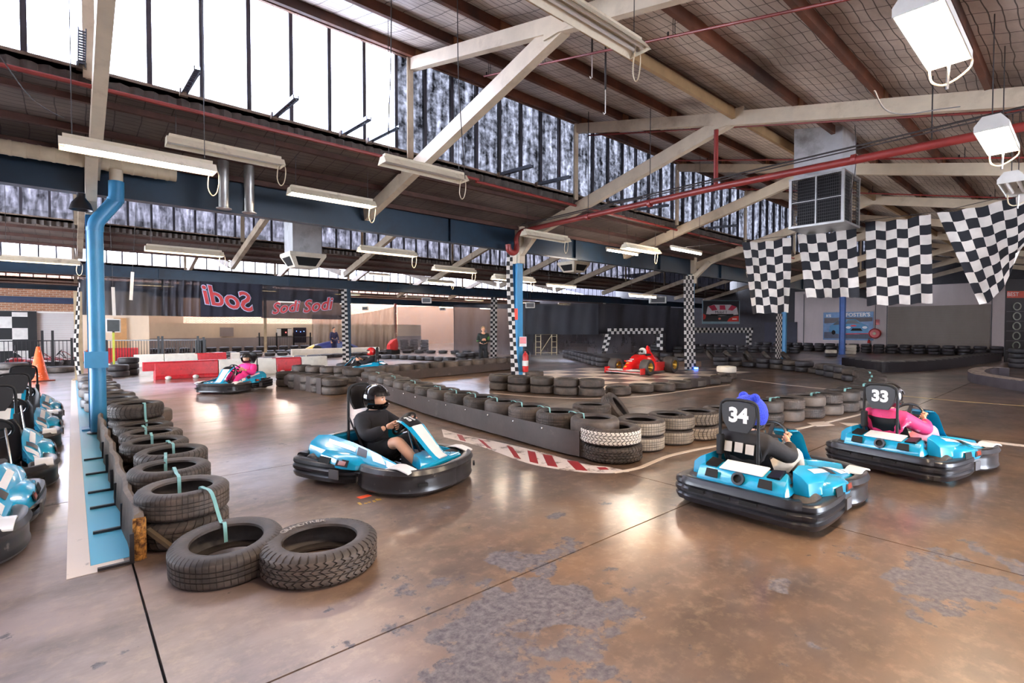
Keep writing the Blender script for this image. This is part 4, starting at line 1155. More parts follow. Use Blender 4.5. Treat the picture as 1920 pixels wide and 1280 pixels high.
r4_px = [(1600, 716), (1587, 712), (1568, 708), (1550, 705), (1528, 700), (1500, 697), (1474, 694), (1446, 691), (1420, 689), (1392, 687), (1362, 685), (1332, 687)]
r4 = spaced([gf(*p) for p in r4_px], 0.68)
row(r4[:17], [2, 2, 2, 2, 1] * 4, ['fard', 'farg', 'fard'], 'row beyond the second track lane', 'row across the right track', 'counted from the right bend')
r5 = spaced([gf(*p) for p in [(1470, 679), (1420, 677), (1370, 676), (1325, 675)]], 0.85)
for i, p in enumerate(r5[:9]): tyre('far', p.x, p.y, 0.17, 'tyre leaning on edge in the heap behind the right track, %s from its right' % nth(i), 'leaning tyres behind the right track', (random.uniform(0.7, 1.1), 0, random.uniform(0.2, 0.8)))
# --- race car island
ic = [(939, 732), (974, 736), (1017, 739), (1062, 742), (1109, 744), (1159, 742), (1202, 737), (1243, 735), (1275, 730), (1302, 726), (1330, 722), (1352, 718)]
row([gf(*p) for p in ic], [2] * 5 + [1] * 7, ['farg', 'far', 'road'], 'front row of the race car island', 'front row of the race car island', 'from the left')
p = gf(1362, 711, 0.3); tyre('far', p.x, p.y, 0, 'black tyre under the white painted tyre on the island corner'); tyre('white', p.x, p.y, 0.197, 'dirty white painted tyre on the right corner of the race car island')
bi = smoothpath([G(*p) for p in [(1296, 728), (1322, 724), (1346, 719), (1369, 714)]], 5)
belt(bi, 0.02, 0.24, 'short dark rubber belt at the right corner of the race car island', False)
for i, (px, py) in enumerate(((945, 714), (1002, 708))):
    p = gf(px, py); tyre('far', p.x, p.y, 0, 'single tyre beside the foot of the mid column, %s of two' % nth(i), 'tyres at the mid column foot')
dr = spaced([gf(*p) for p in [(1131, 688), (1112, 683), (1094, 677), (1078, 673), (1062, 669)]], 0.72)
row(dr[:11], 2, ['fard', 'fard'], 'row behind the race car nose', 'row behind the race car', 'from the car')
dr = spaced([gf(*p) for p in [(1225, 676), (1250, 677), (1290, 678)]], 0.66)
row(dr[:6], 2, ['fard', 'farg'], 'row right of the race car tail', 'row behind the race car tail', 'from the car')
p = gf(1229, 664); stack(['fard'], p, 3, 'tall stack behind the race car cockpit', None)
t = MB().bb((0, 0, 0), (1.6, 0.06, 0.22)).obj('timber_board', mat('brown_board', (110, 84, 66), 0.6, var=0.2), None, G(1247, 688), (0, 0, -0.55)); tag(t, 'brown board on edge beside the race car rear wheel', 'board')
# --- inner barrier running to the marshal
eb = smoothpath([G(*p) for p in [(722, 719), (760, 713), (805, 708), (850, 704), (900, 699), (940, 695), (985, 690)]], 5)
belt(eb, 0.02, 0.3, 'long brown rubber belt on the inner track barrier below the marshal', False)
er = spaced(away(eb, 0.33), 0.66)
row(er[:17], 2, ['tallf'], 'inner barrier below the marshal', 'front row of the inner barrier', 'from the left')
er2 = spaced(away(eb, 1.05), 0.72)
row(er2[:16], 2, ['far'], 'back row of the inner barrier', 'back row of the inner barrier', 'from the left')
# --- far double rows and the maze behind
f1 = spaced([gf(*p) for p in [(706, 672), (760, 673), (808, 676), (848, 678), (880, 677), (912, 673)]], 0.62)
row(f1[:26], [1] * 9 + [2] * 17, ['fard'], 'far row under the mesh curtain', 'far row under the mesh curtain', 'from the left')
f2 = spaced([gf(*p) for p in [(694, 662), (800, 662), (915, 663)]], 0.8)
STUFF = [(f2[:15], 1)]
g1 = spaced([gf(*p) for p in [(405, 678), (470, 677), (545, 675), (640, 669)]], 0.78)
STUFF.append((g1[:16], 1))
g2 = spaced([gf(*p) for p in [(525, 662), (600, 663), (690, 661)]], 0.8)
STUFF.append((g2[:13], 1))
hb = smoothpath([G(*p) for p in [(527, 724), (545, 728), (562, 731), (583, 735), (602, 739)]], 5)
t = empty('rubber_belt', (0, 0, 0), 0, 'scuffed brown rubber belt with a slanting end on the hairpin stacks', 'rubber belt')
Q = away(hb, 0.014); k = len(hb)
MB().loft([[hb[i] + V((0, 0, 0.14 * max(0, 1 - i / 6))), hb[i] + V((0, 0, 0.2 + 0.18 * min(1, i / 4))), Q[i] + V((0, 0, 0.2 + 0.18 * min(1, i / 4))), Q[i] + V((0, 0, 0.14 * max(0, 1 - i / 6)))] for i in range(k)]).obj('belt', M_belt, t, smooth=40)
h1 = [gf(540, 725), gf(563, 729), gf(586, 733), gf(606, 737), gf(628, 741)]
row(h1, 2, ['far', 'road'], 'front row of the hairpin', 'front row of the hairpin', 'from the left')
h2 = [gf(*p) for p in [(566, 708), (592, 710), (618, 712), (643, 712), (662, 716)]]
row(h2, 2, ['far'], 'back row of the hairpin', 'back row of the hairpin', 'from the left')
for i, (px, py, h) in enumerate(((648, 703, 2), (674, 699, 3), (690, 697, 2), (632, 699, 1))):
    p = gf(px, py); stack(['fard'], p, h, 'cluster at the banner column foot, %s in order' % nth(i), 'cluster at the banner column')
# --- left fence, tall stacks, right edge
for i, (px, py, h) in enumerate(((24, 704, 2), (70, 700, 1), (113, 699, 1), (-18, 703, 1))):
    p = gf(px, py, 0.4)
    for j in range(h): tyre('wide', p.x, p.y, j * 0.211, '%swide tyre along the pool fence, %s' % ('upper ' if j else '', ['behind the parked karts', 'left of the traffic cone', 'right of the traffic cone', 'at the frame edge'][i]), 'wide tyres along the fence')
for i, (px, py, h) in enumerate(((758, 656, 4), (776, 656, 4), (796, 657, 4), (768, 660, 2))):
    p = gf(px, py); stack(['fard'], p, h, 'stack in front of the grey curtain, %s one' % nth(i), 'tall stacks by the curtain')
p = gf(1909, 690); stack(['fard'], p, 4, 'tall dark stack at the right frame edge', None)
# belt bank along the far right
jb = smoothpath([G(*p) for p in [(1578, 686), (1640, 697), (1700, 697), (1760, 693), (1820, 685), (1878, 676)]], 5)
M_bank = mat('dark_belt', (30, 24, 26), 0.6, var=0.2)
belt(jb, 0.0, 0.36, 'long near-black rubber belt bank across the far right of the track', False, M_bank)
jr = spaced(away(jb, 0.36), 0.66)
BANK = jr[:24]
p = gf(1595, 664); stack(['white'], p + V((0, 0, 0)), 3, 'white painted stack before the royal blue column', None)
p = gf(1558, 669); stack(['fard', 'white'], p, 2, 'half white stack left of the white painted stack', None)
# what is left along the wall: too many and too far to tell apart
wl = MB(); lowp = [(0.19, 0.02), (0.24, 0), (0.29, 0.03), (0.3, 0.1), (0.29, 0.165), (0.24, 0.19), (0.19, 0.17)]
for P, hh in ((spaced([(40.9, -2), (40.9, 15.5)], 0.68), 2), (spaced([(39.9, 3), (39.9, 17)], 0.7), 3), (spaced([(36, 13), (40.5, 30)], 0.7), 2), (spaced([(31, 18.5), (36, 13.5)], 0.7), 2)):
    for p in P:
        for j in range(hh): wl.lathe(lowp, 14, Matrix.Translation((p[0] + random.uniform(-0.05, 0.05), p[1], j * 0.193)))
for p in BANK:
    for j in range(2): wl.lathe(lowp, 14, Matrix.Translation((p.x, p.y, j * 0.193)))
o = wl.obj('tyre_wall', M_rubd, smooth=50); tag(o, 'dark wall of stacked tyres along the far white wall', 'tyre wall', kind='stuff')
wl = MB()
for P, hh in STUFF + [(spaced([(5.2, 31), (13, 32.5)], 0.75), 1), (spaced([(4.5, 34), (15, 35.5)], 0.75), 1), (spaced([(4, 37.5), (17, 38)], 0.75), 2), (spaced([(10, 27.5), (15.5, 29.5)], 0.75), 1)]:
    for p in P:
        for j in range(hh): wl.lathe(lowp, 14, Matrix.Translation((p[0], p[1], j * 0.193)))
o = wl.obj('tyre_wall', M_rubd, smooth=50); tag(o, 'maze of tyre lines in front of the cream partition wall', 'tyre wall', kind='stuff')
# low kerb island at the far right
kb = smoothpath([G(*p) for p in [(1885, 703), (1838, 702), (1815, 709), (1822, 717), (1850, 723), (1890, 730), (1960, 741)]], 6)
t = empty('kerb_island', (0, 0, 0), 0, 'low grey track island with worn white top at the right frame edge', 'kerb')
kq = []
for i in range(len(kb)):
    tt = (kb[min(i + 1, len(kb) - 1)] - kb[max(i - 1, 0)]).normalized(); kq.append(kb[i] + V((-tt.y, tt.x, 0)) * 0.5)
MB().loft([[kb[i], kb[i] + V((0, 0, 0.26)), kq[i] + V((0, 0, 0.27)), kq[i]] for i in range(len(kb))]).obj('wall', mat('grey_kerb', (92, 84, 90), 0.6, var=0.2), t, smooth=40)
kw = wornpaint('kerb_top_white', (206, 190, 176), 0.5, 0.5, (90, 70, 60))
MB().loft([[kb[i] + V((0, 0, 0.262)) + (kq[i] - kb[i]) * 0.02, kb[i] + V((0, 0, 0.268)), kb[i] + (kq[i] - kb[i]) * 0.75 + V((0, 0, 0.275)), kb[i] + (kq[i] - kb[i]) * 0.75 + V((0, 0, 0.266))] for i in range(len(kb))]).obj('cap', kw, t, smooth=40)
# ================================================================ karts and their drivers
def bump_section(p, n, z0=0.05, z1=0.255, th=0.10, plain=False):       # ribbed bumper section at plan point p, outward normal n
    out = []
    pr = [(0.0, z0), (0.012, z0 + 0.02), (0.022, z0 + 0.045), (0.004, z0 + 0.062), (0.024, z0 + 0.085), (0.026, z0 + 0.11), (0.006, z0 + 0.128), (0.022, z0 + 0.15), (0.016, z0 + 0.18), (0.0, z1 - 0.006), (-0.02, z1), (-th * 0.8, z1 - 0.012), (-th, z1 - 0.035), (-th, z0 + 0.01), (-th * 0.7, z0)]
    if plain: pr = [(0.004 if i < 9 and i > 1 else o, z) if i < 9 else (o, z) for i, (o, z) in enumerate(pr)]; pr[8] = (0.022, pr[8][1])
    for o, z in pr: out.append(p + n * (o - 0.026) + V((0, 0, z)))
    return out
def plan(P, n=6): return smoothpath([V((x, y, 0)) for x, y in P], n)
def sweep_bumper(P, z0=0.05, z1=0.255, th=0.10, plain=False):
    mb = MB(); secs = []
    for i in range(len(P)):
        t = (P[min(i + 1, len(P) - 1)] - P[max(i - 1, 0)]).normalized()
        secs.append(bump_section(P[i], V((t.y, -t.x, 0)), z0, z1, th, plain))
    mb.loft(secs); return mb
M_scuf = mat('scuffed_bumper_plastic', (44, 42, 44), 0.28, var=0.3, vs=5, dirt=(140, 132, 126), ds=7, dw=(0.62, 0.74))
def kart_meshes():
    K = []                                                 # (name, mesh, parent index or None)
    def add(name, mb, m, par=None, **k):
        K.append((name, mb if isinstance(mb, bpy.types.Mesh) else mb.mesh(name, m, **k), par)); return len(K) - 1
    # bumpers, going round clockwise seen from above -> outward normal to the right of travel is (t.y,-t.x)
    rear = plan([(-0.84, 0.50), (-0.875, 0.42), (-0.88, 0.2), (-0.88, -0.2), (-0.875, -0.42), (-0.84, -0.50)], 5)
    rear = rear[::-1]
    ib = add('rear_bumper', sweep_bumper(list(reversed(rear)), 0.05, 0.265, 0.12), M_bump)
    for y in (-0.33, -0.11, 0.11, 0.33): add('slot', MB().bb((-0.884, y - 0.07, 0.15), (-0.86, y + 0.07, 0.178)), M_dark, ib, smooth=0)
    for s in (1, -1):
        side = [(-0.845, -0.49), (-0.82, -0.555), (-0.74, -0.6), (-0.55, -0.615), (-0.3, -0.61), (-0.14, -0.585), (-0.05, -0.54), (0.0, -0.50)]
        front = [(0.0, -0.50), (0.06, -0.535), (0.16, -0.59), (0.34, -0.61), (0.52, -0.59), (0.68, -0.52), (0.78, -0.40), (0.84, -0.24), (0.86, -0.08), (0.86, 0.0)]
        for nm, P in (('side_bumper', side), ('front_bumper', front)):
            P = [(x, y * s) for x, y in P]
            Q = plan(P, 5)
            if s < 0: Q = Q[::-1]
            add(nm, sweep_bumper(Q, 0.05 if nm[0] == 's' else 0.035, 0.245 if nm[0] == 's' else 0.26, 0.10, nm[0] == 'f'), M_bump if nm[0] == 's' else M_scuf)
        ip = len(K) - 1
        add('slot', MB().box((0.765, -0.435 * s, 0.13), (0.02, 0.09, 0.03), (0, 0, -0.58 * s)), M_dark, ip, smooth=0)
        add('number_plate', MB().bb((-0.24, -0.612 * s - 0.004, 0.10), (-0.12, -0.612 * s + 0.01, 0.19)), M_grey, len(K) - 3, smooth=0)
    # floor tray, frame tubes
    add('floor_tray', MB().bb((-0.2, -0.30, 0.045), (0.74, 0.30, 0.055)), mat('tray_alloy', (90, 88, 86), 0.4, 0.6), smooth=0)
    fr = MB()
    for s in (-1, 1):
        fr.tube(smoothpath([(-0.8, 0.26 * s, 0.12), (-0.3, 0.30 * s, 0.08), (0.3, 0.30 * s, 0.07), (0.6, 0.2 * s, 0.07), (0.78, 0.16 * s, 0.08)], 4), 0.016, 8)
        fr.tube([(-0.5, 0.3 * s, 0.1), (-0.35, 0.5 * s, 0.16), (0.1, 0.5 * s, 0.16), (0.2, 0.3 * s, 0.08)], 0.012, 6)
    fr.tube([(-0.58, -0.5, 0.14), (-0.58, 0.5, 0.14)], 0.02, 8).tube([(0.5, -0.45, 0.13), (0.5, 0.45, 0.13)], 0.015, 8)
    add('chassis_frame', fr, M_steel)
    # wheels
    def wheel(x, y, r, w):
        mb = MB(); M = Matrix.Translation((x, y, r + 0.004)) @ Matrix.Rotation(PI / 2, 4, 'X')
        mb.lathe([(r * 0.5, -w / 2), (r * 0.85, -w / 2), (r * 0.98, -w * 0.36), (r, 0), (r * 0.98, w * 0.36), (r * 0.85, w / 2), (r * 0.5, w / 2)], 22, M)
        return mb, M
    for s in (-1, 1):
        for x, r, w in ((-0.58, 0.14, 0.2), (0.5, 0.128, 0.13)):
            mb, M = wheel(x, s * (0.42 if x < 0 else 0.43), r, w)
            iw = add('wheel', mb, mat('kart_slick', (52, 48, 46), 0.6, var=0.2, dirt=(110, 100, 94), ds=6))
            add('hub', MB().lathe([(0.0, -w * 0.4), (r * 0.5, -w * 0.42), (r * 0.5, w * 0.42), (0.0, w * 0.4)], 16, M, closed=False), mat('wheel_hub', (190, 184, 172), 0.35, 0.5), iw)
    # engine and rear cover
    add('engine', MB().bb((-0.7, -0.36, 0.1), (-0.42, -0.14, 0.34)).bb((-0.66, -0.3, 0.34), (-0.5, -0.2, 0.38)).tube([(-0.55, -0.36, 0.22), (-0.55, -0.42, 0.22)], 0.06, 10), M_steel, bevel=0.012)
    cov = [[V((x, y, z)) for y, z in pr] for x, pr in (
        (-0.82, [(-0.36, 0.255), (-0.36, 0.29), (0.36, 0.29), (0.36, 0.255)]),
        (-0.77, [(-0.38, 0.255), (-0.36, 0.37), (0.36, 0.37), (0.38, 0.255)]),
        (-0.64, [(-0.38, 0.27), (-0.32, 0.405), (0.32, 0.405), (0.38, 0.27)]),
        (-0.60, [(-0.36, 0.30), (-0.30, 0.39), (0.30, 0.39), (0.36, 0.30)]))]
    ic = add('rear_cover', MB().loft(cov), M_teal, bevel=0.008)
    for s in (-1, 1):
        add('cover_opening', MB().prism([(-0.055, -0.035), (0.055, -0.035), (0.04, 0.035), (-0.055, 0.035)], frame((-0.812, s * 0.22, 0.33), (0, -1, 0), (0.5, 0, 0.85)), 0.012), M_dark, ic, smooth=0)
        add('black_vent', MB().box((-0.70, s * 0.255, 0.395), (0.13, 0.10, 0.02), (0.12 * s, -0.26, 0)), M_black, ic, smooth=0)
    add('exhaust_ring', MB().lathe([(0.034, 0), (0.052, 0), (0.052, 0.03), (0.034, 0.03)], 18, Matrix.Translation((-0.80, 0, 0.325)) @ Matrix.Rotation(-PI / 2, 4, 'Y') @ Matrix.Rotation(0.3, 4, 'Y')), M_black, ic)
    add('exhaust_bore', MB().lathe([(0, 0.008), (0.036, 0.008)], 18, Matrix.Translation((-0.80, 0, 0.325)) @ Matrix.Rotation(-PI / 2 + 0.3, 4, 'Y'), closed=False), M_dark, ic)
    add('white_panel', MB().box((-0.70, 0.0, 0.398), (0.16, 0.36, 0.016), (0, -0.26, 0)), M_kwhite, ic, smooth=0, bevel=0.006)
    # side pods: wedge with graphics and an outer bulge with two windows
    for s in (-1, 1):
        def sec(x, yi, zi, yo, zo, zb): return [V((x, s * yi, zb)), V((x, s * yi, zi)), V((x, s * (yi * 0.5 + yo * 0.5), (zi + zo) / 2 + 0.012)), V((x, s * yo, zo)), V((x, s * (yo + 0.01), zb))]
        ip = add('side_pod', MB().loft([sec(-0.66, 0.36, 0.44, 0.47, 0.36, 0.26), sec(-0.5, 0.34, 0.455, 0.50, 0.35, 0.25), sec(-0.2, 0.32, 0.40, 0.50, 0.31, 0.24), sec(0.1, 0.33, 0.335, 0.48, 0.27, 0.21), sec(0.4, 0.38, 0.275, 0.47, 0.235, 0.2), sec(0.6, 0.44, 0.235, 0.50, 0.215, 0.19)]), M_teal, bevel=0.004)
        def onpod(x, f, lift=0.004):                       # point on the sloping upper face
            T = [(-0.5, 0.34, 0.455, 0.50, 0.35), (-0.2, 0.32, 0.40, 0.50, 0.31), (0.1, 0.33, 0.335, 0.48, 0.27), (0.4, 0.38, 0.275, 0.47, 0.235), (0.6, 0.44, 0.235, 0.50, 0.215)]
            for a, b in zip(T, T[1:]):
                if a[0] <= x <= b[0]:
                    t = (x - a[0]) / (b[0] - a[0]); r = [a[i] + (b[i] - a[i]) * t for i in range(5)]
                    return V((x, s * (r[1] + (r[3] - r[1]) * f), r[2] + (r[4] - r[2]) * f + 0.014 * (1 - abs(2 * f - 1)) + lift))
        def patch(x0, x1, f0, f1, sk=0.0, nn=4):
            vs = []; fs = []
            for i in range(nn + 1):
                for f in (f0, (f0 + f1) / 2, f1):
                    x = min(0.598, max(-0.499, x0 + (x1 - x0) * i / nn + sk * (f - f0)))
                    vs.append(onpod(x, f))
            for i in range(nn):
                for j in (0, 1):
                    a = i * 3 + j; fs.append((a, a + 3, a + 4, a + 1))
            m = MB(); m.add(vs, fs); return m
        add('white_graphic', patch(-0.46, -0.1, 0.35, 0.62, 0.1), M_kwhite, ip)
        add('black_graphic', patch(-0.1, 0.02, 0.2, 0.75, 0.12), M_black, ip)
        add('white_graphic', patch(0.04, 0.2, 0.1, 0.8, 0.2), M_kwhite, ip)
        add('white_graphic', patch(0.3, 0.52, 0.35, 0.9, 0.1), M_kwhite, ip)
        blg = MB().loft([sec(-0.47, 0.44, 0.30, 0.50, 0.28, 0.22), sec(-0.40, 0.44, 0.345, 0.565, 0.31, 0.21), sec(-0.1, 0.44, 0.33, 0.585, 0.295, 0.2), sec(0.06, 0.44, 0.29, 0.555, 0.25, 0.2), sec(0.12, 0.44, 0.25, 0.5, 0.23, 0.2)])
        ib2 = add('pod_bulge', blg, M_teal, bevel=0.006)
        for i, x in enumerate((-0.33, -0.09)):
            iwn = add('pod_window', MB().prism([(-0.085, -0.035), (0.07, -0.035), (0.085, 0.03), (-0.06, 0.035)], frame((x, s * 0.583, 0.262), (1, 0, 0), (0, -s * 0.25, 1)), 0.006 * (-s if s > 0 else 1)), M_dark, ib2, smooth=0)
        add('window_lens', MB().prism([(-0.05, -0.022), (0.045, -0.022), (0.055, 0.018), (-0.035, 0.022)], frame((-0.09, s * 0.587, 0.262), (1, 0, 0), (0, -s * 0.25, 1)), 0.005 * (-s if s > 0 else 1)), mat('amber_lens', (150, 60, 40), 0.2, var=0.1), ib2, smooth=0)
        # white fender over the front wheel
        add('front_fender', MB().loft([[V((x, s * (0.5 + dy), z)) for dy, z in ((-0.09, zz), (-0.09, zz + 0.012), (0.045, zz + 0.004), (0.045, zz - 0.012))] for x, zz in ((0.40, 0.25), (0.47, 0.275), (0.55, 0.278), (0.64, 0.258), (0.68, 0.245))]), M_kwhite, bevel=0.003)
    # front: nose panel, fairing spine with number plate, white arches
    add('nose_panel', MB().loft([[V((x, y, z)) for y, z in pr] for x, pr in (
        (0.50, [(-0.13, 0.19), (-0.1, 0.30), (0.1, 0.30), (0.13, 0.19)]),
        (0.62, [(-0.22, 0.2), (-0.16, 0.285), (0.16, 0.285), (0.22, 0.2)]),
        (0.76, [(-0.34, 0.215), (-0.32, 0.262), (0.32, 0.262), (0.34, 0.215)]),
        (0.80, [(-0.32, 0.22), (-0.30, 0.25), (0.30, 0.25), (0.32, 0.22)]))]), M_teal, bevel=0.006)
    spine = [(0.25, 0.60, 0.11), (0.33, 0.595, 0.135), (0.42, 0.545, 0.135), (0.52, 0.45, 0.125), (0.62, 0.35, 0.115), (0.71, 0.275, 0.11), (0.76, 0.255, 0.12)]
    def spsec(i, dz, k, th):
        x, z, w = spine[i]; x1, z1, _ = spine[min(i + 1, len(spine) - 1)]; x0, z0, _ = spine[max(i - 1, 0)]
        t = V((x1 - x0, 0, z1 - z0)).normalized(); n = V((-t.z, 0, t.x)); c = V((x, 0, z)) + n * dz
        return [c + V((0, -w * k, 0)), c + V((0, -w * k * 0.7, 0)) + n * th, c + V((0, w * k * 0.7, 0)) + n * th, c + V((0, w * k, 0)), c + V((0, w * k * 0.7, 0)) - n * 0.012, c + V((0, -w * k * 0.7, 0)) - n * 0.012]
    isp = add('front_fairing', MB().loft([spsec(i, 0, 1.0, 0.016) for i in range(7)]), M_teal, bevel=0.002)
    add('white_graphic', MB().loft([spsec(i, 0.016, 0.62, 0.006) for i in range(2, 7)]), M_kwhite, isp, smooth=40)
    add('number_plate', MB().loft([spsec(i, 0.014, 0.8, 0.008) for i in range(0, 3)]), M_black, isp, smooth=40)
    for s in (-1, 1):
        add('steel_strut', MB().tube([(0.30, 0.09 * s, 0.57), (0.42, 0.12 * s, 0.3), (0.46, 0.14 * s, 0.08)], 0.01, 6), M_chrome)
    add('fuel_tank', MB().bb((0.22, -0.1, 0.06), (0.42, 0.1, 0.26)), M_grey, bevel=0.02)
    # steering
    axis = V((-0.80, 0, 0.60)); Mw = frame((0.20, 0, 0.545), (0, 1, 0), V((0.6, 0, 0.8)))
    Mw = Matrix.Translation((0.20, 0, 0.545)) @ axis.to_track_quat('Z', 'Y').to_matrix().to_4x4()
    ring = [Mw @ V((0.145 * math.cos(a), 0.145 * math.sin(a), 0)) for a in [2 * PI * i / 28 for i in range(28)]]
    isw = add('steering_wheel', MB().tube(ring, 0.014, 8, closed=True), M_black)
    add('wheel_spokes', MB().bar(Mw @ V((0, -0.14, 0)), Mw @ V((0, 0.14, 0)), 0.035, 0.01, up=axis).bar(Mw @ V((0, 0, 0)), Mw @ V((0.14, 0, 0)), 0.03, 0.01, up=axis).bar(Mw @ V((0, 0, 0)), Mw @ V((-0.14, 0, 0)), 0.03, 0.01, up=axis), M_blackm, isw, smooth=0)
    add('steering_column', MB().tube([(0.20, 0, 0.54), (0.5, 0, 0.16)], 0.014, 8), M_steel)
    add('pedal', MB().box((0.64, 0.14, 0.16), (0.02, 0.06, 0.12), (0, -0.3, 0)), M_chrome, smooth=0)
    add('pedal', MB().box((0.64, -0.14, 0.16), (0.02, 0.06, 0.12), (0, -0.3, 0)), M_chrome, smooth=0)
    # seat shell
    sh = []
    for x, z, w, d in ((0.12, 0.16, 0.15, 0.04), (0.0, 0.10, 0.19, 0.09), (-0.14, 0.09, 0.2, 0.13), (-0.26, 0.15, 0.2, 0.15), (-0.33, 0.30, 0.2, 0.12), (-0.38, 0.45, 0.19, 0.08), (-0.41, 0.56, 0.14, 0.04)):
        up = V((0, 0, 1)) if x > -0.2 else V((0.94, 0, 0.33))
        c = V((x, 0, z)); o = []
        for a in (-1, -0.9, -0.5, 0, 0.5, 0.9, 1): o.append(c + V((0, a * w, 0)) + up * (d * (abs(a) ** 3)))
        for a in (1, 0.9, 0.5, 0, -0.5, -0.9, -1): o.append(c + V((0, a * (w + 0.012), 0)) + up * (d * (abs(a) ** 3)) - up * 0.012)
        sh.append(o)
    add('seat', MB().loft(sh), M_black, smooth=50)
    # roll hoop and head restraint
    hoop = smoothpath([(-0.44, -0.165, 0.30), (-0.44, -0.165, 0.6), (-0.44, -0.162, 0.85), (-0.44, -0.13, 0.92), (-0.44, -0.05, 0.935), (-0.44, 0.05, 0.935), (-0.44, 0.13, 0.92), (-0.44, 0.162, 0.85), (-0.44, 0.165, 0.6), (-0.44, 0.165, 0.30)], 5)
    ih = add('roll_hoop', MB().tube(hoop, 0.014, 8), M_blackm)
    add('hoop_stay', MB().tube([(-0.44, 0.165, 0.6), (-0.36, 0.16, 0.45)], 0.01, 6).tube([(-0.44, -0.165, 0.6), (-0.36, -0.16, 0.45)], 0.01, 6), M_steel, ih)
    add('head_pad', MB().prism([(-0.145, 0.89), (-0.148, 0.82), (-0.13, 0.74), (-0.08, 0.66), (0.08, 0.66), (0.13, 0.74), (0.148, 0.82), (0.145, 0.89), (0.09, 0.92), (-0.09, 0.92)], frame((-0.452, 0, 0), (0, 1, 0), (0, 0, 1)), 0.03), mat('head_pad_black', (32, 29, 30), 0.5, var=0.15), ih, smooth=0)
    add('seat_belt_box', MB().bb((-0.47, 0.14, 0.44), (-0.40, 0.19, 0.62)), M_blackm, ih, bevel=0.01)
    SHB = {'steel_strut', 'fuel_tank', 'steering_wheel', 'wheel_spokes', 'steering_column', 'pedal', 'seat', 'roll_hoop', 'hoop_stay', 'head_pad', 'seat_belt_box', 'front_fairing', 'nose_panel'}
    for nm, me, par in K:                                  # the cockpit sits well back and a little left of the middle
        if nm in SHB or (par is not None and K[par][0] == 'front_fairing'):
            me.transform(Matrix.Translation((CKX, 0 if nm == 'nose_panel' else (0.04 if nm == 'front_fairing' or (par is not None and K[par][0] == 'front_fairing') else CKY), 0)))
    return K
CKX, CKY = -0.11, 0.12
KPARTS = kart_meshes()
def kart(x, y, hd, lab, number=None, front=None, group='electric blue rental karts'):
    t = empty('race_kart', (x, y, 0), hd, lab, 'kart', group)
    os_ = []
    for nm, me, par in KPARTS:
        o = inst(me, nm, os_[par] if par is not None else t); os_.append(o)
        if nm == 'roll_hoop': hoop = o
        if nm == 'front_fairing': fair = o
    if number:
        me = text_mesh(number, 0.17, M_kwhite, 0.002, 0.0, 0.008)
        o = inst(me, 'number', hoop); o.matrix_local = frame((-0.4535 + CKX, CKY, 0.80), (0, -1, 0), (0, 0, 1))
    if front:
        me = text_mesh(front, 0.12, M_kwhite, 0.002, 0.0, 0.004)
        o = inst(me, 'number', fair); o.matrix_local = frame((0.345 + CKX, 0.04, 0.618), (0, 1, 0), V((-0.95, 0, 0.32)))
    return t
# ---- people -----------------------------------------------------------------
def skin(chains, name, mats, sub=2):
    """chains: list of (points, radii, links) islands; each point may branch from an earlier index."""
    me = bpy.data.meshes.new(name); vs, es, rs, roots = [], [], [], []
    for pts, rad, ed in chains:
        b = len(vs); roots.append(b)
        vs += [tuple(p) for p in pts]; rs += rad; es += [(b + i, b + j) for i, j in ed]
    me.from_pydata(vs, es, []); me.update()
    o = bpy.data.objects.new(name, me); C.objects.link(o)
    md = o.modifiers.new('skin', 'SKIN'); md.use_smooth_shade = True
    if not me.skin_vertices: me.skin_vertices.new(name='sv') if hasattr(me.skin_vertices, 'new') else None
    sv = me.skin_vertices[0].data
    for i, r in enumerate(rs):
        sv[i].radius = r if isinstance(r, tuple) else (r, r); sv[i].use_root = i in roots
    ss = o.modifiers.new('sub', 'SUBSURF'); ss.levels = sub; ss.render_levels = sub
    dg = bpy.context.evaluated_depsgraph_get()
    res = bpy.data.meshes.new_from_object(o.evaluated_get(dg), depsgraph=dg)
    bpy.data.objects.remove(o); bpy.data.meshes.remove(me)
    res.materials.clear()
    for m in (mats if isinstance(mats, list) else [mats]): res.materials.append(m)
    res.polygons.foreach_set('use_smooth', [True] * len(res.polygons))
    return res
def chain(n, b=0): return [(b + i, b + i + 1) for i in range(n - 1)]
def hand_chains(W, P, fd, side, across, r=1.0, curl=None):
    """fingers closing round a rim at P: fd = direction from wrist to rim, across = along the rim, side = +-1 thumb side"""
    out = []
    n = fd.cross(across).normalized()                      # back of the hand side
    pts = [W, W.lerp(P, 0.5) + n * 0.006, P - fd * 0.005 + n * 0.012]
    out.append((pts, [(0.024 * r, 0.03 * r), (0.02 * r, 0.036 * r), (0.017 * r, 0.04 * r)], chain(3)))
    for i, (ln, off) in enumerate(((0.9, -0.036), (1.0, -0.012), (0.96, 0.012), (0.78, 0.035))):
        b = P + across * off * r
        q = [b - fd * 0.02 + n * 0.014, b + fd * 0.022 * ln + n * 0.02, b + fd * 0.036 * ln - n * 0.004, b + fd * 0.02 * ln - n * 0.026, b - fd * 0.006 - n * 0.026]
        out.append((q, [0.0105 * r, 0.01 * r, 0.0092 * r, 0.0085 * r, 0.007 * r], chain(5)))
    b = P - across * 0.03 * r
    q = [W.lerp(P, 0.45) - across * 0.022, b - fd * 0.015 - across * 0.016 - n * 0.004, b - fd * 0.002 - across * 0.012 - n * 0.022, b + fd * 0.01 - across * 0.002 - n * 0.03]
    out.append((q, [0.013 * r, 0.0115 * r, 0.010 * r, 0.008 * r], chain(4)))
    return out
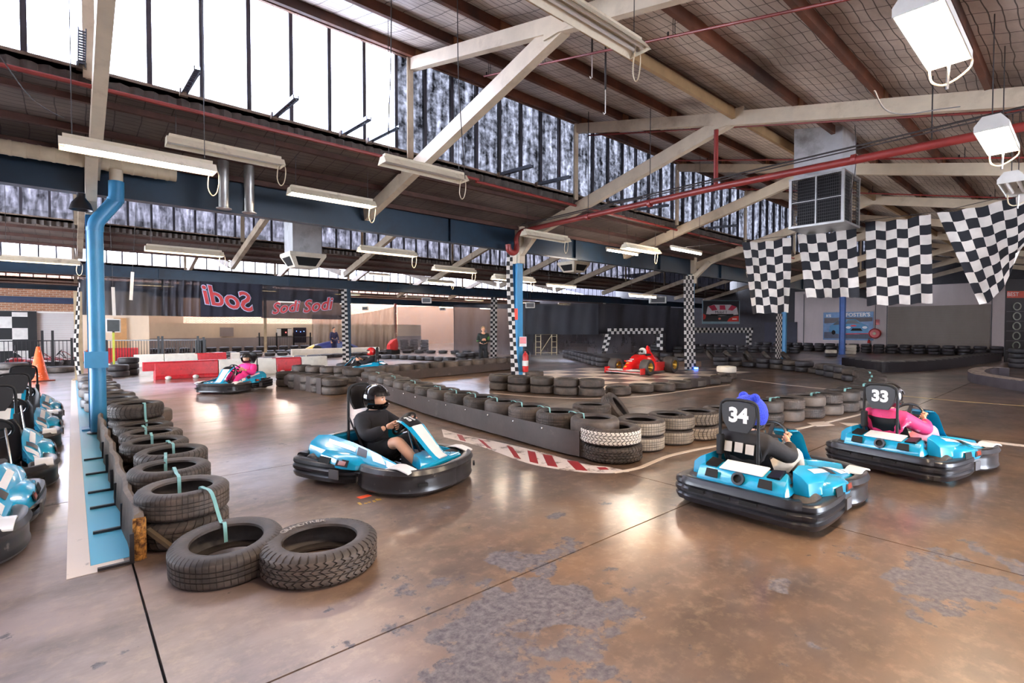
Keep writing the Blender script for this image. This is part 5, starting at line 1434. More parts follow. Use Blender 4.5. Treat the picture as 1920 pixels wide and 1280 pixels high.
def head_mesh(c, fwd, mats, sc=1.0):
    """one head: skull, jaw, nose, brow, mouth, ears - displaced sphere; fwd is the facing direction"""
    mb = MB(); nu, nv = 28, 22; M = frame((0, 0, 0), fwd, V((0, 0, 1)).cross(fwd))
    vs = []; fs = []
    for j in range(nv + 1):
        t = PI * j / nv
        for i in range(nu):
            a = 2 * PI * i / nu
            x, y, z = math.sin(t) * math.cos(a), math.sin(t) * math.sin(a), math.cos(t)
            p = V((x * 0.096, y * 0.075, z * 0.112))
            if z < 0: p.x *= 1 + 0.05 * z; p.y *= 1 + 0.32 * z
            if x > 0.2:
                p.x += 0.026 * math.exp(-((y / 0.16) ** 2) - ((z + 0.22) / 0.16) ** 2)            # nose
                p.x += 0.006 * math.exp(-((z - 0.12) / 0.1) ** 2)                                # brow
                p.x -= 0.012 * math.exp(-(((abs(y) - 0.36) / 0.17) ** 2) - ((z + 0.0) / 0.11) ** 2)   # eye sockets
                p.x += 0.007 * math.exp(-((y / 0.3) ** 2) - ((z + 0.55) / 0.06) ** 2) - 0.004 * math.exp(-((y / 0.3) ** 2) - ((z + 0.61) / 0.03) ** 2)
                p.x += 0.009 * math.exp(-((y / 0.3) ** 2) - ((z + 0.86) / 0.1) ** 2)
            if abs(y) > 0.8 and abs(x) < 0.35: p.y += math.copysign(0.012 * math.exp(-((z + 0.05) / 0.22) ** 2 - ((x + 0.05) / 0.2) ** 2), y)
            vs.append(M @ (p * sc) + V(c))
    for j in range(nv):
        for i in range(nu):
            fs.append((j * nu + i, (j + 1) * nu + i, (j + 1) * nu + (i + 1) % nu, j * nu + (i + 1) % nu))
    mb.add(vs, fs)
    return mb, M
M_eyew = mat('eye_white', (232, 228, 222), 0.3, var=0); M_eye = mat('eye_dark', (40, 28, 24), 0.2, var=0); M_lip = mat('lip', (176, 104, 92), 0.5, var=0)
def helmet_mesh(c, fwd, open_face=0.55, sc=1.0):
    mb = MB(); nu, nv = 36, 24; M = frame((0, 0, 0), fwd, V((0, 0, 1)).cross(fwd)); vs = []; fs = []
    def P(i, j, k):
        t = PI * 0.80 * j / nv; a = 2 * PI * i / nu
        x, y, z = math.sin(t) * math.cos(a), math.sin(t) * math.sin(a), math.cos(t)
        p = V((x * 0.152, y * 0.128, z * 0.148)) * k
        if z < 0 and x > 0: p.x += 0.03 * -z * x * 2
        return M @ (p * sc) + V(c)
    for k in (1.0, 0.9):
        for j in range(nv + 1):
            for i in range(nu): vs.append(P(i, j, k))
    N = (nv + 1) * nu
    def hole(i, j):
        a = (2 * PI * (i + 0.5) / nu + PI) % (2 * PI) - PI; t = PI * 0.8 * (j + 0.5) / nv
        z = math.cos(t)
        return abs(a) < 1.15 and -0.42 < z < 0.30 - 0.0
    for j in range(nv):
        for i in range(nu):
            i2 = (i + 1) % nu
            if not (open_face and hole(i, j)):
                q = (j * nu + i, (j + 1) * nu + i, (j + 1) * nu + i2, j * nu + i2)
                fs.append(q); fs.append(tuple(N + a for a in q[::-1]))
            elif open_face:
                for (di, dj, e) in ((-1, 0, (j * nu + i, (j + 1) * nu + i)), (1, 0, ((j + 1) * nu + i2, j * nu + i2)), (0, -1, (j * nu + i2, j * nu + i)), (0, 1, ((j + 1) * nu + i, (j + 1) * nu + i2))):
                    if not hole((i + di) % nu, j + dj): fs.append((e[0], e[1], N + e[1], N + e[0]))
    for i in range(nu):
        i2 = (i + 1) % nu; b = nv * nu
        fs.append((b + i, N + b + i, N + b + i2, b + i2))
    mb.add(vs, fs); return mb, M
def driver(kx, ky, hd, lab, top_m, leg_m, helm_m, look=0.0, scale=1.0, bare_legs=False, open_face=True, cap=None, shoes=None, lean=0.0, glove=None):
    o_ = V((kx, ky, 0)) + Matrix.Rotation(hd, 3, 'Z') @ V((CKX, CKY, 0))
    t = empty('person', o_, hd, lab, 'person')
    hip = V((-0.14, 0, 0.21)); ch = V((-0.29 + lean, 0, 0.53)); nk = V((-0.285 + lean, 0, 0.645)); hdc = V((-0.235 + lean, 0, 0.785))
    fw = V((math.cos(look), math.sin(look), -0.05)).normalized()
    pts = [hip, V((-0.20, 0, 0.30)), V((-0.26 + lean * 0.6, 0, 0.42)), ch, nk, hdc - V((0.015, 0, 0.07)) + fw * 0.01]
    rad = [(0.12, 0.09), (0.115, 0.085), (0.115, 0.085), (0.11, 0.08), 0.052, 0.055]
    ed = chain(6)
    W = {}
    for s in (-1, 1):
        b = len(pts)
        sh, el = V((-0.29 + lean, 0.175 * s, 0.575)), V((-0.06, 0.29 * s, 0.425))
        rim = V((0.205, 0.148 * s, 0.55)); wr = rim + V((-0.085, 0.05 * s, -0.02))
        pts += [sh, sh.lerp(el, 0.5), el, el.lerp(wr, 0.5), wr]; rad += [0.046, 0.044, 0.042, 0.036, 0.028]
        ed += [(3, b)] + chain(5, b); W[s] = (sh, el, wr, rim)
        b = len(pts)
        hp, kn, an = V((-0.08, 0.10 * s, 0.215)), V((0.27, 0.19 * s, 0.40)), V((0.52, 0.15 * s, 0.16))
        pts += [hp, hp.lerp(kn, 0.5), kn, kn.lerp(an, 0.45), an, V((0.63, 0.145 * s, 0.17))]; rad += [0.092, 0.08, 0.062, 0.06, 0.04, 0.034]
        ed += [(0, b)] + chain(6, b); W[(s, 'leg')] = (hp, kn, an)
    ch_l = [(pts, rad, ed)]
    rimdir = V((0.6, 0, 0.8))
    for s in (-1, 1):
        sh, el, wr, rim = W[s]
        fd = (rim - wr).normalized(); ac = -(rimdir - fd * rimdir.dot(fd)).normalized()
        ch_l += hand_chains(wr, rim, fd, s, ac * (1 if True else -1), 1.0)
    body = skin(ch_l, 'body', [M_skin], 2)
    hm, Mh = head_mesh(hdc, fw, [M_skin], 1.0)
    bm = bmesh.new(); bm.from_mesh(body); tmp = hm.mesh('h', M_skin, smooth=0); bm.from_mesh(tmp); bm.to_mesh(body); bm.free(); bpy.data.meshes.remove(tmp)
    body.polygons.foreach_set('use_smooth', [True] * len(body.polygons))
    inst(body, 'body', t)
    for s in (-1, 1):
        e = inst(MB().ball(Mh @ V((0.083, 0.028 * s, 0.0)) + hdc, (0.011, 0.013, 0.009), 10, 8).mesh('eye', M_eyew), 'eye', t)
        MB().ball(Mh @ V((0.0915, 0.028 * s, 0.0)) + hdc, 0.0055, 8, 6).obj('iris', M_eye, e)
        MB().ball(Mh @ V((0.086, 0.028 * s, 0.021)) + hdc, (0.008, 0.017, 0.004), 8, 6).obj('eyebrow', M_eye, t)
    MB().ball(Mh @ V((0.088, 0, -0.064)) + hdc, (0.008, 0.022, 0.006), 10, 6).obj('mouth', M_lip, t)
    # jacket
    jp = [hip + V((0, 0, 0.02)), V((-0.20, 0, 0.30)), V((-0.26 + lean * 0.6, 0, 0.42)), ch + V((0, 0, 0.015)), nk - V((0, 0, 0.015))]; jr = [(0.16, 0.125), (0.17, 0.135), (0.18, 0.145), (0.185, 0.145), 0.098]; je = chain(5)
    for s in (-1, 1):
        sh, el, wr, rim = W[s]; b = len(jp)
        jp += [sh, sh.lerp(el, 0.5) + V((0, 0, -0.008)), el, el.lerp(wr, 0.5) + V((0, 0, -0.006)), wr - (wr - el).normalized() * 0.02]; jr += [0.092, 0.084, 0.076, 0.064, 0.046]; je += [(3, b)] + chain(5, b)
    inst(skin([(jp, jr, je)], 'jacket', top_m, 2), 'jacket', t)
    inst(MB().lathe([(0.062, -0.03), (0.082, -0.02), (0.086, 0.01), (0.072, 0.03), (0.06, 0.02)], 20, Matrix.Translation(nk + V((0.0, 0, -0.01)))).mesh('collar', top_m), 'collar', t)
    lp, lr, le = [hip], [(0.14, 0.11)], []
    for s in (-1, 1):
        hp, kn, an = W[(s, 'leg')]; b = len(lp)
        if bare_legs: q = [hp, hp.lerp(kn, 0.5), hp.lerp(kn, 0.86)]; r = [0.112, 0.104, 0.092]
        else: q = [hp, hp.lerp(kn, 0.5), kn, kn.lerp(an, 0.5), an - (an - kn).normalized() * 0.02]; r = [0.108, 0.095, 0.082, 0.074, 0.055]
        lp += q; lr += r; le += [(0, b)] + chain(len(q), b)
    inst(skin([(lp, lr, le)], 'trousers', leg_m, 2), 'shorts' if bare_legs else 'trousers', t)
    for s in (-1, 1):
        hp, kn, an = W[(s, 'leg')]
        inst(skin([([an + V((-0.03, 0, -0.035)), an + V((0.05, 0, -0.02)), an + V((0.13, 0, 0.03)), an + V((0.16, 0, 0.07))], [(0.042, 0.04), (0.043, 0.042), (0.04, 0.03), (0.03, 0.022)], chain(4))], 'shoe', shoes or M_blackm, 2), 'shoe', t)
    hc = hdc + V((0, 0, 0.012)) - fw * 0.012
    hb, Mh2 = helmet_mesh(hc, fw, open_face)
    h = inst(hb.mesh('helmet', helm_m, smooth=50), 'helmet', t)
    def onh(a, z, k=1.02):
        st = math.sqrt(max(0, 1 - z * z)); return Mh2 @ (V((st * math.cos(a) * 0.152, st * math.sin(a) * 0.128, z * 0.148)) * k) + hc
    vis = MB(); vz = (0.26, 0.34, 0.42)
    vis.loft([[onh(-1.15 + 2.3 * i / 14, z, k) for z, k in ((0.20, 1.05), (0.44, 1.02), (0.44, 1.05), (0.20, 1.08))] for i in range(15)])
    vis.obj('visor', mat('smoked_visor', (40, 38, 40), 0.08, var=0, coat=1.0), h, smooth=50)
    MB().tube([onh(1.35, -0.55, 0.98), onh(1.0, -0.80, 0.9), onh(0, -0.86, 0.9), onh(-1.0, -0.80, 0.9), onh(-1.35, -0.55, 0.98)], 0.01, 6).obj('chin_strap', M_blackm, h)
    if cap:
        cp = MB(); random.seed(5)
        def fn(u, v):
            a = 2 * PI * u; tt = PI * 0.66 * v; k = 1.12 + 0.012 * random.random()
            return Mh2 @ (V((math.sin(tt) * math.cos(a) * 0.152, math.sin(tt) * math.sin(a) * 0.128, math.cos(tt) * 0.15)) * k) + hc
        nu, nv = 64, 30
        P = [[fn(i / nu, j / nv) for j in range(nv + 1)] for i in range(nu)]
        vs = [p for r in P for p in r]; fs = []
        for i in range(nu):
            i2 = (i + 1) % nu
            for j in range(nv): fs.append((i * (nv + 1) + j, i2 * (nv + 1) + j, i2 * (nv + 1) + j + 1, i * (nv + 1) + j + 1))
        cp.add(vs, fs)
        for s in (-1, 1): cp.ball(Mh2 @ V((0.0, 0.075 * s, 0.145)) + hc, (0.042, 0.042, 0.044), 16, 12)
        cp.obj('fluffy_cover', cap, t, smooth=60)
    return t
M_hbk = mat('helmet_black', (18, 17, 19), 0.12, var=0.1, coat=1.0)
M_hrd = mat('helmet_red', (206, 30, 34), 0.2, var=0.2, vs=20, dirt=(120, 20, 20), ds=14, coat=0.8)
M_hood = mat('black_hoodie', (24, 22, 27), 0.85, var=0.25, vs=10, bump=0.3, bs=14)
M_jkt = mat('dark_jacket', (40, 36, 36), 0.8, var=0.25, bump=0.3, bs=16)
M_pink = mat('pink_suit', (226, 44, 130), 0.7, var=0.12, bump=0.3, bs=14)
M_pnk2 = mat('pink_tracksuit', (220, 50, 110), 0.65, var=0.2, vs=7, bump=0.35, bs=14, dirt=(240, 190, 200), ds=5, dw=(0.6, 0.66))
M_pnk3 = mat('pale_pink_trousers', (226, 150, 160), 0.7, var=0.2, bump=0.3, bs=14)
M_beige = mat('beige_trousers', (206, 192, 172), 0.8, var=0.15, bump=0.3, bs=14)
M_shrt = mat('black_shorts', (22, 22, 25), 0.85, var=0.2)
def furry():
    t = NT('blue_fur'); p = t.pos()
    n = t.noise(p, 140, 3); t.l.new(t.mix(t.ramp(n, 0.35, 0.75), lin((4, 24, 176)), lin((34, 84, 246))), t.b.inputs['Base Color'])
    t.b.inputs['Roughness'].default_value = 0.9; t.b.inputs['Sheen Weight'].default_value = 0.15
    t.bump(n, 0.9, 0.02); return t.mat
KX = dict(k34=(4.92, 1.90, 0.0), k33=(7.34, 1.34, -0.2), k31=(2.55, 4.88, -1.2), kp=(3.15, 14.35, -2.4), kr=(7.5, 16.35, 2.45))
kart(*KX['k34'], 'leading blue kart numbered 34, driven by the fluffy blue hat', '34')
kart(*KX['k33'], 'blue kart numbered 33, under the driver in the pink tracksuit', '33')
kart(*KX['k31'], 'blue kart with the bare-legged driver, seen from its right side', '31', '31')
kart(*KX['kp'], 'blue kart coming round the bend by the red barrier')
kart(*KX['kr'], 'kart half hidden behind the hairpin tyre stacks')
p34 = driver(*KX['k34'], 'kart driver in a dark jacket with a fluffy blue helmet cover', M_jkt, M_beige, M_hbk, look=-0.5, cap=furry())
bp = MB()
for y0, y1, z0, z1 in ((-0.13, -0.065, -0.045, 0.045), (-0.04, 0.03, -0.04, 0.045), (0.055, 0.125, -0.045, 0.04)):
    bp.bb((y0, z0, 0), (y1, z1, 0.006))
o = bp.obj('back_print', mat('print_grey', (190, 180, 168), 0.8), p34, smooth=0)
o.matrix_local = frame((-0.425, 0, 0.52), (0, -1, 0), (0.18, 0, 0.98))
driver(*KX['k33'], 'kart driver in a pink tracksuit and glossy black helmet', M_pnk2, M_pnk3, M_hbk, look=-0.3)
driver(*KX['k31'], 'kart driver in a black hoodie and shorts with an open visor', M_hood, M_shrt, M_hbk, look=0.25, bare_legs=True, lean=0.05)
driver(*KX['kp'], 'kart driver in a bright pink suit and black full-face helmet', M_pink, M_pink, M_hbk, look=0.25)
driver(*KX['kr'], 'kart driver with a red helmet behind the tyre stacks', M_hood, M_shrt, M_hrd, look=0.3)
for i, (x, y, h) in enumerate(((-0.80, 5.33, -1.62), (-0.70, 7.27, -1.52), (-0.68, 9.25, -1.55), (-0.68, 11.25, -1.56))):
    kart(x, y, h, 'empty parked kart in the pit queue at the left, %s from the front' % nth(i), group='parked karts in the pit queue')
# ================================================================ race car on the island
def race_car(x, y, hd):
    t = empty('race_car', (x, y, 0), hd, 'red single-seater race car with white helmet, parked on the checkered pad', 'race car')
    R = mat('race_red', (214, 24, 26), 0.22, var=0.05, coat=0.8)
    F = 0.72
    def s(x, w, zb, zt, k=0.6):
        x = x * F
        return [V((x, -w, zb)), V((x, -w, zb + (zt - zb) * 0.55)), V((x, -w * k, zt)), V((x, w * k, zt)), V((x, w, zb + (zt - zb) * 0.55)), V((x, w, zb))]
    b = MB().loft([s(-0.12, 0.05, 0.14, 0.2), s(-0.3, 0.11, 0.12, 0.30), s(-0.7, 0.19, 0.12, 0.46), s(-1.15, 0.27, 0.12, 0.60), s(-1.5, 0.33, 0.12, 0.66), s(-1.55, 0.33, 0.12, 0.60), s(-2.05, 0.36, 0.12, 0.62), s(-2.1, 0.36, 0.12, 0.68), s(-2.6, 0.26, 0.14, 0.58), s(-3.05, 0.16, 0.2, 0.42)]).obj('bodywork', R, t, smooth=35)
    MB().loft([[V((-1.42 - 0.5 * (1 - math.cos(a)) * 0, 0, 0))] * 3] * 2 if False else [s(-1.52, 0.2, 0.6, 0.672, 0.8), s(-2.02, 0.22, 0.6, 0.676, 0.8)]).obj('cockpit_opening', M_dark, t, smooth=0)
    for sg in (-1, 1):
        MB().loft([[V((xx * F, sg * (0.36 + w0), zb)), V((xx * F, sg * (0.36 + w0), zt)), V((xx * F, sg * 0.33, zt + 0.03)), V((xx * F, sg * 0.33, zb))] for xx, w0, zb, zt in ((-1.35, 0.16, 0.12, 0.34), (-1.5, 0.3, 0.1, 0.42), (-2.3, 0.28, 0.1, 0.40), (-2.75, 0.05, 0.12, 0.3))]).obj('side_pod', R, t, smooth=35)
        MB().bb((-1.36 * F - 0.01, sg * 0.37, 0.16), (-1.335 * F, sg * 0.6, 0.36)).obj('pod_inlet', M_dark, t, smooth=0)
    w = MB()
    for z, xx in ((0.09, 0.0), (0.155, -0.12)): w.box((xx - 0.1, 0, z), (0.2, 1.42, 0.018), (0, 0.12, 0))
    w.obj('front_wing', mat('wing_white', (226, 222, 216), 0.3), t, smooth=0)
    for z, xx in ((0.105, 0.005),): MB().box((xx - 0.02, 0, z), (0.05, 1.40, 0.014)).obj('wing_stripe', R, t, smooth=0)
    for sg in (-1, 1): MB().bb((-0.25, sg * 0.72 - 0.012, 0.03), (0.03, sg * 0.72 + 0.012, 0.24)).obj('endplate', R, t, smooth=0, bevel=0.004)
    gold = mat('gold_rim', (190, 150, 60), 0.3, 0.8)
    for xx, r, ww in ((-0.50, 0.265, 0.3), (-2.05, 0.29, 0.36)):
        for sg in (-1, 1):
            M = Matrix.Translation((xx, sg * 0.64, r)) @ Matrix.Rotation(PI / 2, 4, 'X')
            o = MB().lathe([(r * 0.58, -ww / 2), (r * 0.92, -ww / 2), (r, -ww * 0.38), (r, ww * 0.38), (r * 0.92, ww / 2), (r * 0.58, ww / 2)], 28, M).obj('wheel', mat('slick_grey', (66, 60, 56), 0.6, var=0.2), t, smooth=40)
            MB().lathe([(0, -ww * 0.3), (r * 0.2, -ww * 0.45), (r * 0.3, -ww * 0.3), (r * 0.58, -ww * 0.46), (r * 0.58, ww * 0.46), (r * 0.3, ww * 0.3), (r * 0.2, ww * 0.45), (0, ww * 0.3)], 20, M, closed=False).obj('rim', gold, o, smooth=30)
            MB().tube([(xx + 0.1, sg * 0.5, r), (xx - 0.25, sg * 0.2, r + 0.02)], 0.014, 6).tube([(xx - 0.1, sg * 0.5, r - 0.08), (xx + 0.2, sg * 0.2, r - 0.08)], 0.014, 6).obj('suspension', M_black, t)
    MB().loft([s(-2.08, 0.13, 0.6, 0.74), s(-2.16, 0.06, 0.7, 0.96, 0.3), s(-2.3, 0.05, 0.66, 0.92, 0.3), s(-2.6, 0.04, 0.5, 0.6)]).obj('roll_bar_fin', R, t, smooth=0)
    mb = MB()
    def fn(u, v): a = PI * u; k = 1 - 0.25 * v; return V((-1.0 - 0.14 * v, 0.26 * k * math.cos(a), 0.62 + 0.30 * k * math.sin(a) * v ** 0.6))
    mb.sheet(fn, 18, 6)
    sc = NT('race_windscreen'); sc.b.inputs['Base Color'].default_value = (0.02, 0.02, 0.02, 1); sc.b.inputs['Alpha'].default_value = 0.45; sc.b.inputs['Roughness'].default_value = 0.05
    mb.obj('windscreen', sc.mat, t, smooth=60, fixn=False)
    for i, (yy, xx, z, c, ww, hh) in enumerate(((0.0, -0.42, 0.375, (240, 150, 40), 0.1, 0.07), (0.0, -0.62, 0.445, (232, 226, 220), 0.16, 0.05), (0.0, -0.78, 0.50, (232, 226, 220), 0.15, 0.04), (0.0, -0.24, 0.265, (246, 190, 50), 0.09, 0.07))):
        MB().box((xx * F, yy, z + 0.006), (hh, ww, 0.008), (0, 0.52, 0)).obj('sticker', mat('sticker_%d' % i, c, 0.4, var=0), t, smooth=0)
    for sg in (-1, 1): MB().box((-1.1 * F, sg * 0.262, 0.42), (0.3, 0.004, 0.05), (0, 0, 0.16 * sg)).obj('sticker', mat('sticker_white', (232, 226, 220), 0.4, var=0), t, smooth=0)
    return t
race_car(14.25, 10.60, PI + 0.04)
hm, Mh = helmet_mesh(V((0, 0, 0)), V((1, 0, 0)), False)
h = empty('racing_helmet', (15.5, 10.66, 0.74), PI - 0.3, 'white racing helmet propped in the cockpit of the red race car', 'helmet')
inst(hm.mesh('shell', M_white), 'shell', h)
MB().loft([[V((math.cos(a) * 0.158, math.sin(a) * 0.134, z)) * 1.0 for z in (-0.02, 0.06)] + [V((math.cos(a) * 0.15, math.sin(a) * 0.127, z)) for z in (0.06, -0.02)] for a in [-1.1 + 2.2 * i / 12 for i in range(13)]]).obj('visor', M_black, h, smooth=40)

# ================================================================ flags
def flag(TL, TR, BR, BL, nx, ny, ph, lab, xp=12.0, wav=0.05, gather=0.0):
    a, b, c, d = [PX(p[0], p[1], xp) for p in (TL, TR, BR, BL)]
    o = (a + b) / 2
    def fn(u, v):
        p = a.lerp(b, u).lerp(d.lerp(c, u), v)
        p.x += wav * (math.sin(u * 7 + v * 3 + ph) * (0.3 + v) + 0.6 * math.sin(u * 15 - v * 5 + ph) * v)
        p.z -= 0.05 * math.sin(PI * u) * (1 - v) + 0.012 * math.sin(u * 20 + ph)
        if gather: p.z += gather * (u * v) ** 2; p.x -= gather * 0.6 * (u * v) ** 2; p.y += gather * 0.3 * (u * v) ** 3
        return p - o
    mb = MB().sheet(fn, nx * 6, ny * 4, uvs=(nx, ny))
    mb.uv = [(u + ph2, v + 0.0005) for (u, v), ph2 in zip(mb.uv, [0.0005 + (1 if ph > 2 else 0)] * len(mb.uv))]
    q = mb.obj('checkered_flag', M_flag, None, o, smooth=80, fixn=False)
    return tag(q, lab, 'flag', 'checkered flags on the line')
flag((1391, 453), (1483, 444), (1481, 585), (1411, 588), 6, 9, 0.5, 'black and white checkered flag, leftmost of the four hanging flags')
flag((1495, 440), (1606, 425), (1611, 557), (1514, 558), 6, 7, 3.0, 'small crumpled checkered flag under the cooler grille')
flag((1622, 415), (1745, 400), (1750, 568), (1626, 573), 6, 9, 1.2, 'long flat checkered flag, third from the left', wav=0.03)
flag((1757, 400), (1932, 360), (1934, 545), (1836, 572), 7, 9, 4.0, 'large checkered flag with gathered lower corner at the right edge', wav=0.06, gather=0.6)
P = [PX(*p, 12.0) for p in [(1240, 468), (1391, 452), (1487, 441), (1495, 438), (1610, 423), (1622, 413), (1748, 398), (1757, 398), (1935, 357)]]
o = MB().tube(P, 0.006, 5).obj('flag_line', M_cable); tag(o, 'thin line the checkered flags hang from', 'rope')

# ================================================================ mesh banners and curtains
def mesh_cloth(name, col, alpha, var=0.4):
    t = NT(name); p = t.pos()
    n = t.ramp(t.noise(t.scale(p, (1, 1, 0.35)), 1.6, 5, 0.6), 0.3, 0.7)
    t.l.new(t.mix(n, lin(col), tuple(min(1, x * (1 + var) + 0.01) for x in lin(col)[:3]) + (1,)), t.b.inputs['Base Color'])
    t.b.inputs['Roughness'].default_value = 0.65; t.b.inputs['Alpha'].default_value = alpha
    MATS[name] = t.mat
    return t.mat
M_mesh = mesh_cloth('black_mesh', (26, 28, 38), 0.9)
M_mesh2 = mesh_cloth('thin_black_mesh', (30, 30, 42), 0.95)
M_mesh3 = mesh_cloth('grey_gauze', (92, 86, 90), 0.62)
M_mesh4 = mesh_cloth('beige_gauze', (136, 118, 104), 0.7)
M_bann = mat('banner_navy', (22, 24, 44), 0.6, var=0.15)
M_sred = mat('logo_red', (206, 60, 62), 0.5, var=0.05); M_sout = mat('logo_outline', (196, 196, 226), 0.5, var=0.05)
def cloth(quads, m, lab, name='mesh_banner', cat='banner', wav=0.03, freq=5, n=40, fold=0.0):
    """quads: corner list TL TR BR BL in the world"""
    a, b, c, d = [V(q) for q in quads]; o = V(((a + b) / 2).to_tuple()); nrm = (b - a).cross(d - a).normalized()
    def fn(u, v):
        p = a.lerp(b, u).lerp(d.lerp(c, u), v)
        k = wav * math.sin(u * freq * 6.28 + math.sin(v * 3) * 1.2) + wav * 0.5 * math.sin(u * freq * 13 + v * 2)
        p += nrm * k
        p.z -= fold * math.sin(PI * u) * (1 - v)
        return p - o
    q = MB().sheet(fn, n, 12).obj(name, m, None, o, smooth=80, fixn=False)
    return tag(q, lab, cat)
YB = 21.74
def bq(x0, x1, y0t, y1t, y0b, y1b, Y): return [PY(x0, y0t, Y), PY(x1, y1t, Y), PY(x1, y1b, Y), PY(x0, y0b, Y)]
cloth(bq(147, 306, 518, 523, 590, 592, YB), M_mesh, 'black mesh banner behind the blue downpipe under the beam')
cloth(bq(303, 378, 523, 527, 592, 594, YB), M_mesh2, 'thin see-through mesh strip left of the mirrored banner')
bn = cloth(bq(376, 492, 527, 533, 594, 594, YB - 0.05), M_bann, 'navy banner with the red script logo seen mirrored from behind', wav=0.01)
cloth(bq(490, 642, 533, 543, 596, 599, YB + 0.1), M_mesh2, 'thin black mesh with two red script logos left of the checkered column', wav=0.02)
def script(px, py, Y, size, mirror, parent, rot=0.1, nrmflip=1):
    p = PY(px, py, Y)
    for mt, off, dy, nm in ((M_sout, 0.045 * size, 0.0, 'logo_outline'), (M_sred, 0.016 * size, -0.012, 'logo')):
        me = text_mesh('Sodi', size, mt, 0.003, 0.35, off)
        q = inst(me, nm, parent)
        fx = V((-1, 0, 0)) if mirror else V((1, 0, 0))
        M = Matrix(((fx.x, 0, 0), (0, 0, -1), (0, 1, 0))).to_4x4()
        M = M @ Matrix.Rotation(rot, 4, 'Z'); M.translation = p + V((0, dy, 0)) - V(parent.location)
        q.matrix_local = M
script(433, 562, YB - 0.12, 0.98, True, bn, 0.16)
b2 = [o for o in C.objects if o.name.startswith('mesh_banner')][-1]
script(534, 577, YB + 0.03, 0.62, False, b2, 0.15); script(594, 573, YB + 0.03, 0.72, False, b2, 0.15)
def dq(x0, d0, x1, d1, z1t, z1b=0.0, z0t=None):
    a, b = PD(x0, 617, d0), PD(x1, 617, d1); z0t = z0t or z1t
    return [V((a.x, a.y, z0t)), V((b.x, b.y, z1t)), V((b.x, b.y, z1b)), V((a.x, a.y, z1b))]
cloth(dq(585, 33, 742, 34.5, 3.1, 0.12, 2.5), M_mesh4, 'draped beige gauze curtain with long folds by the checkered column', 'mesh_curtain', 'curtain', 0.10, 9, 120, 0.25)
cloth(dq(745, 34, 852, 33, 3.05), M_mesh3, 'grey see-through gauze curtain behind the tall tyre stacks', 'mesh_curtain', 'curtain', 0.04, 3)
cloth(dq(850, 32.5, 1000, 31, 3.1), M_mesh, 'black mesh curtain behind the standing marshal', 'mesh_curtain', 'curtain', 0.05, 4)
cloth(dq(985, 29.5, 1122, 28.8, 3.0, 1.25), M_mesh, 'upper black mesh curtain above the scaffold tower', 'mesh_curtain', 'curtain', 0.05, 3)
cloth(dq(1118, 28.8, 1258, 32, 3.0, 1.3), M_mesh, 'upper black mesh curtain above the first checkered arch', 'mesh_curtain', 'curtain', 0.05, 3)
cloth(dq(985, 31, 1260, 34.5, 1.7), mesh_cloth('dim_gauze', (58, 54, 58), 0.8), 'dim gauze curtain below the black mesh, behind the race car', 'mesh_curtain', 'curtain', 0.04, 5)
cloth(dq(1250, 34, 1300, 36, 3.0), M_mesh, 'narrow black mesh curtain left of the island column', 'mesh_curtain', 'curtain', 0.03, 2)
t = empty('scaffold_tower', PD(1025, 617, 30.2).to_2d().to_3d(), HEAD - PI / 2, 'pale scaffold tower standing in front of the mesh curtain', 'scaffold')
sc = mat('scaffold_paint', (206, 190, 150), 0.5)
def ladder(x0, x1, z0, z1, n):
    m = MB()
    for x in (x0, x1): m.tube([(x, 0, z0), (x, 0, z1)], 0.025, 6)
    for i in range(n): z = z0 + (z1 - z0) * (i + 0.5) / n; m.tube([(x0, 0, z), (x1, 0, z)], 0.018, 6)
    return m
ladder(-0.65, -0.35, 0.0, 2.9, 9).obj('ladder_frame', sc, t); ladder(0.3, 0.6, 0.0, 2.9, 9).obj('ladder_frame', sc, t)
MB().tube([(-0.35, 0, 0.2), (0.3, 0, 1.2)], 0.02, 6).tube([(-0.65, 0, 1.25), (0.6, 0, 1.25)], 0.02, 6).tube([(-0.65, 0, 0.15), (0.6, 0, 0.15)], 0.02, 6).obj('brace', sc, t)
# checkered arches
def arch(pts, w, lab):
    t = empty('checkered_arch', (0, 0, 0), 0, lab, 'arch')
    for a, b, px_ in pts:
        a, b = V(a), V(b); d = (b - a); L = d.length; d.normalize()
        sd = V((0, 0, 1)) if abs(d.z) < 0.7 else V((FH.y, -FH.x, 0))
        nr = d.cross(sd).normalized() * 0.05
        n = max(1, round(L / 0.17))
        mb = MB(); vs = []; uv = []
        for s in (-1, 1):
            for e, u in ((a, 0), (b, n)):
                vs += [e - sd * w / 2 + nr * s, e + sd * w / 2 + nr * s]; uv += [(u + 0.001, 0.001), (u + 0.001, 1.999)]
        mb.add(vs, [(0, 1, 3, 2), (4, 6, 7, 5), (0, 2, 6, 4), (1, 5, 7, 3), (0, 4, 5, 1), (2, 3, 7, 6)], 0, uv)
        mb.obj('checkered_panel', M_checker, t, smooth=0)
A1, A2 = PD(1140, 621, 28.2), PD(1243, 620, 29.4)
arch([(A1, A2, 0), (PD(1133, 658, 28.2), PD(1141, 626, 28.2), 0), (PD(1237, 656, 29.4), PD(1237, 626, 29.4), 0)], 0.32, 'first checkered arch behind the race car, lit bluish')
A1, A2 = PD(1302, 619, 36), PD(1411, 619, 37)
arch([(A1, A2, 0), (PD(1404, 655, 37), PD(1404, 625, 37), 0)], 0.36, 'second checkered arch below the car banner')
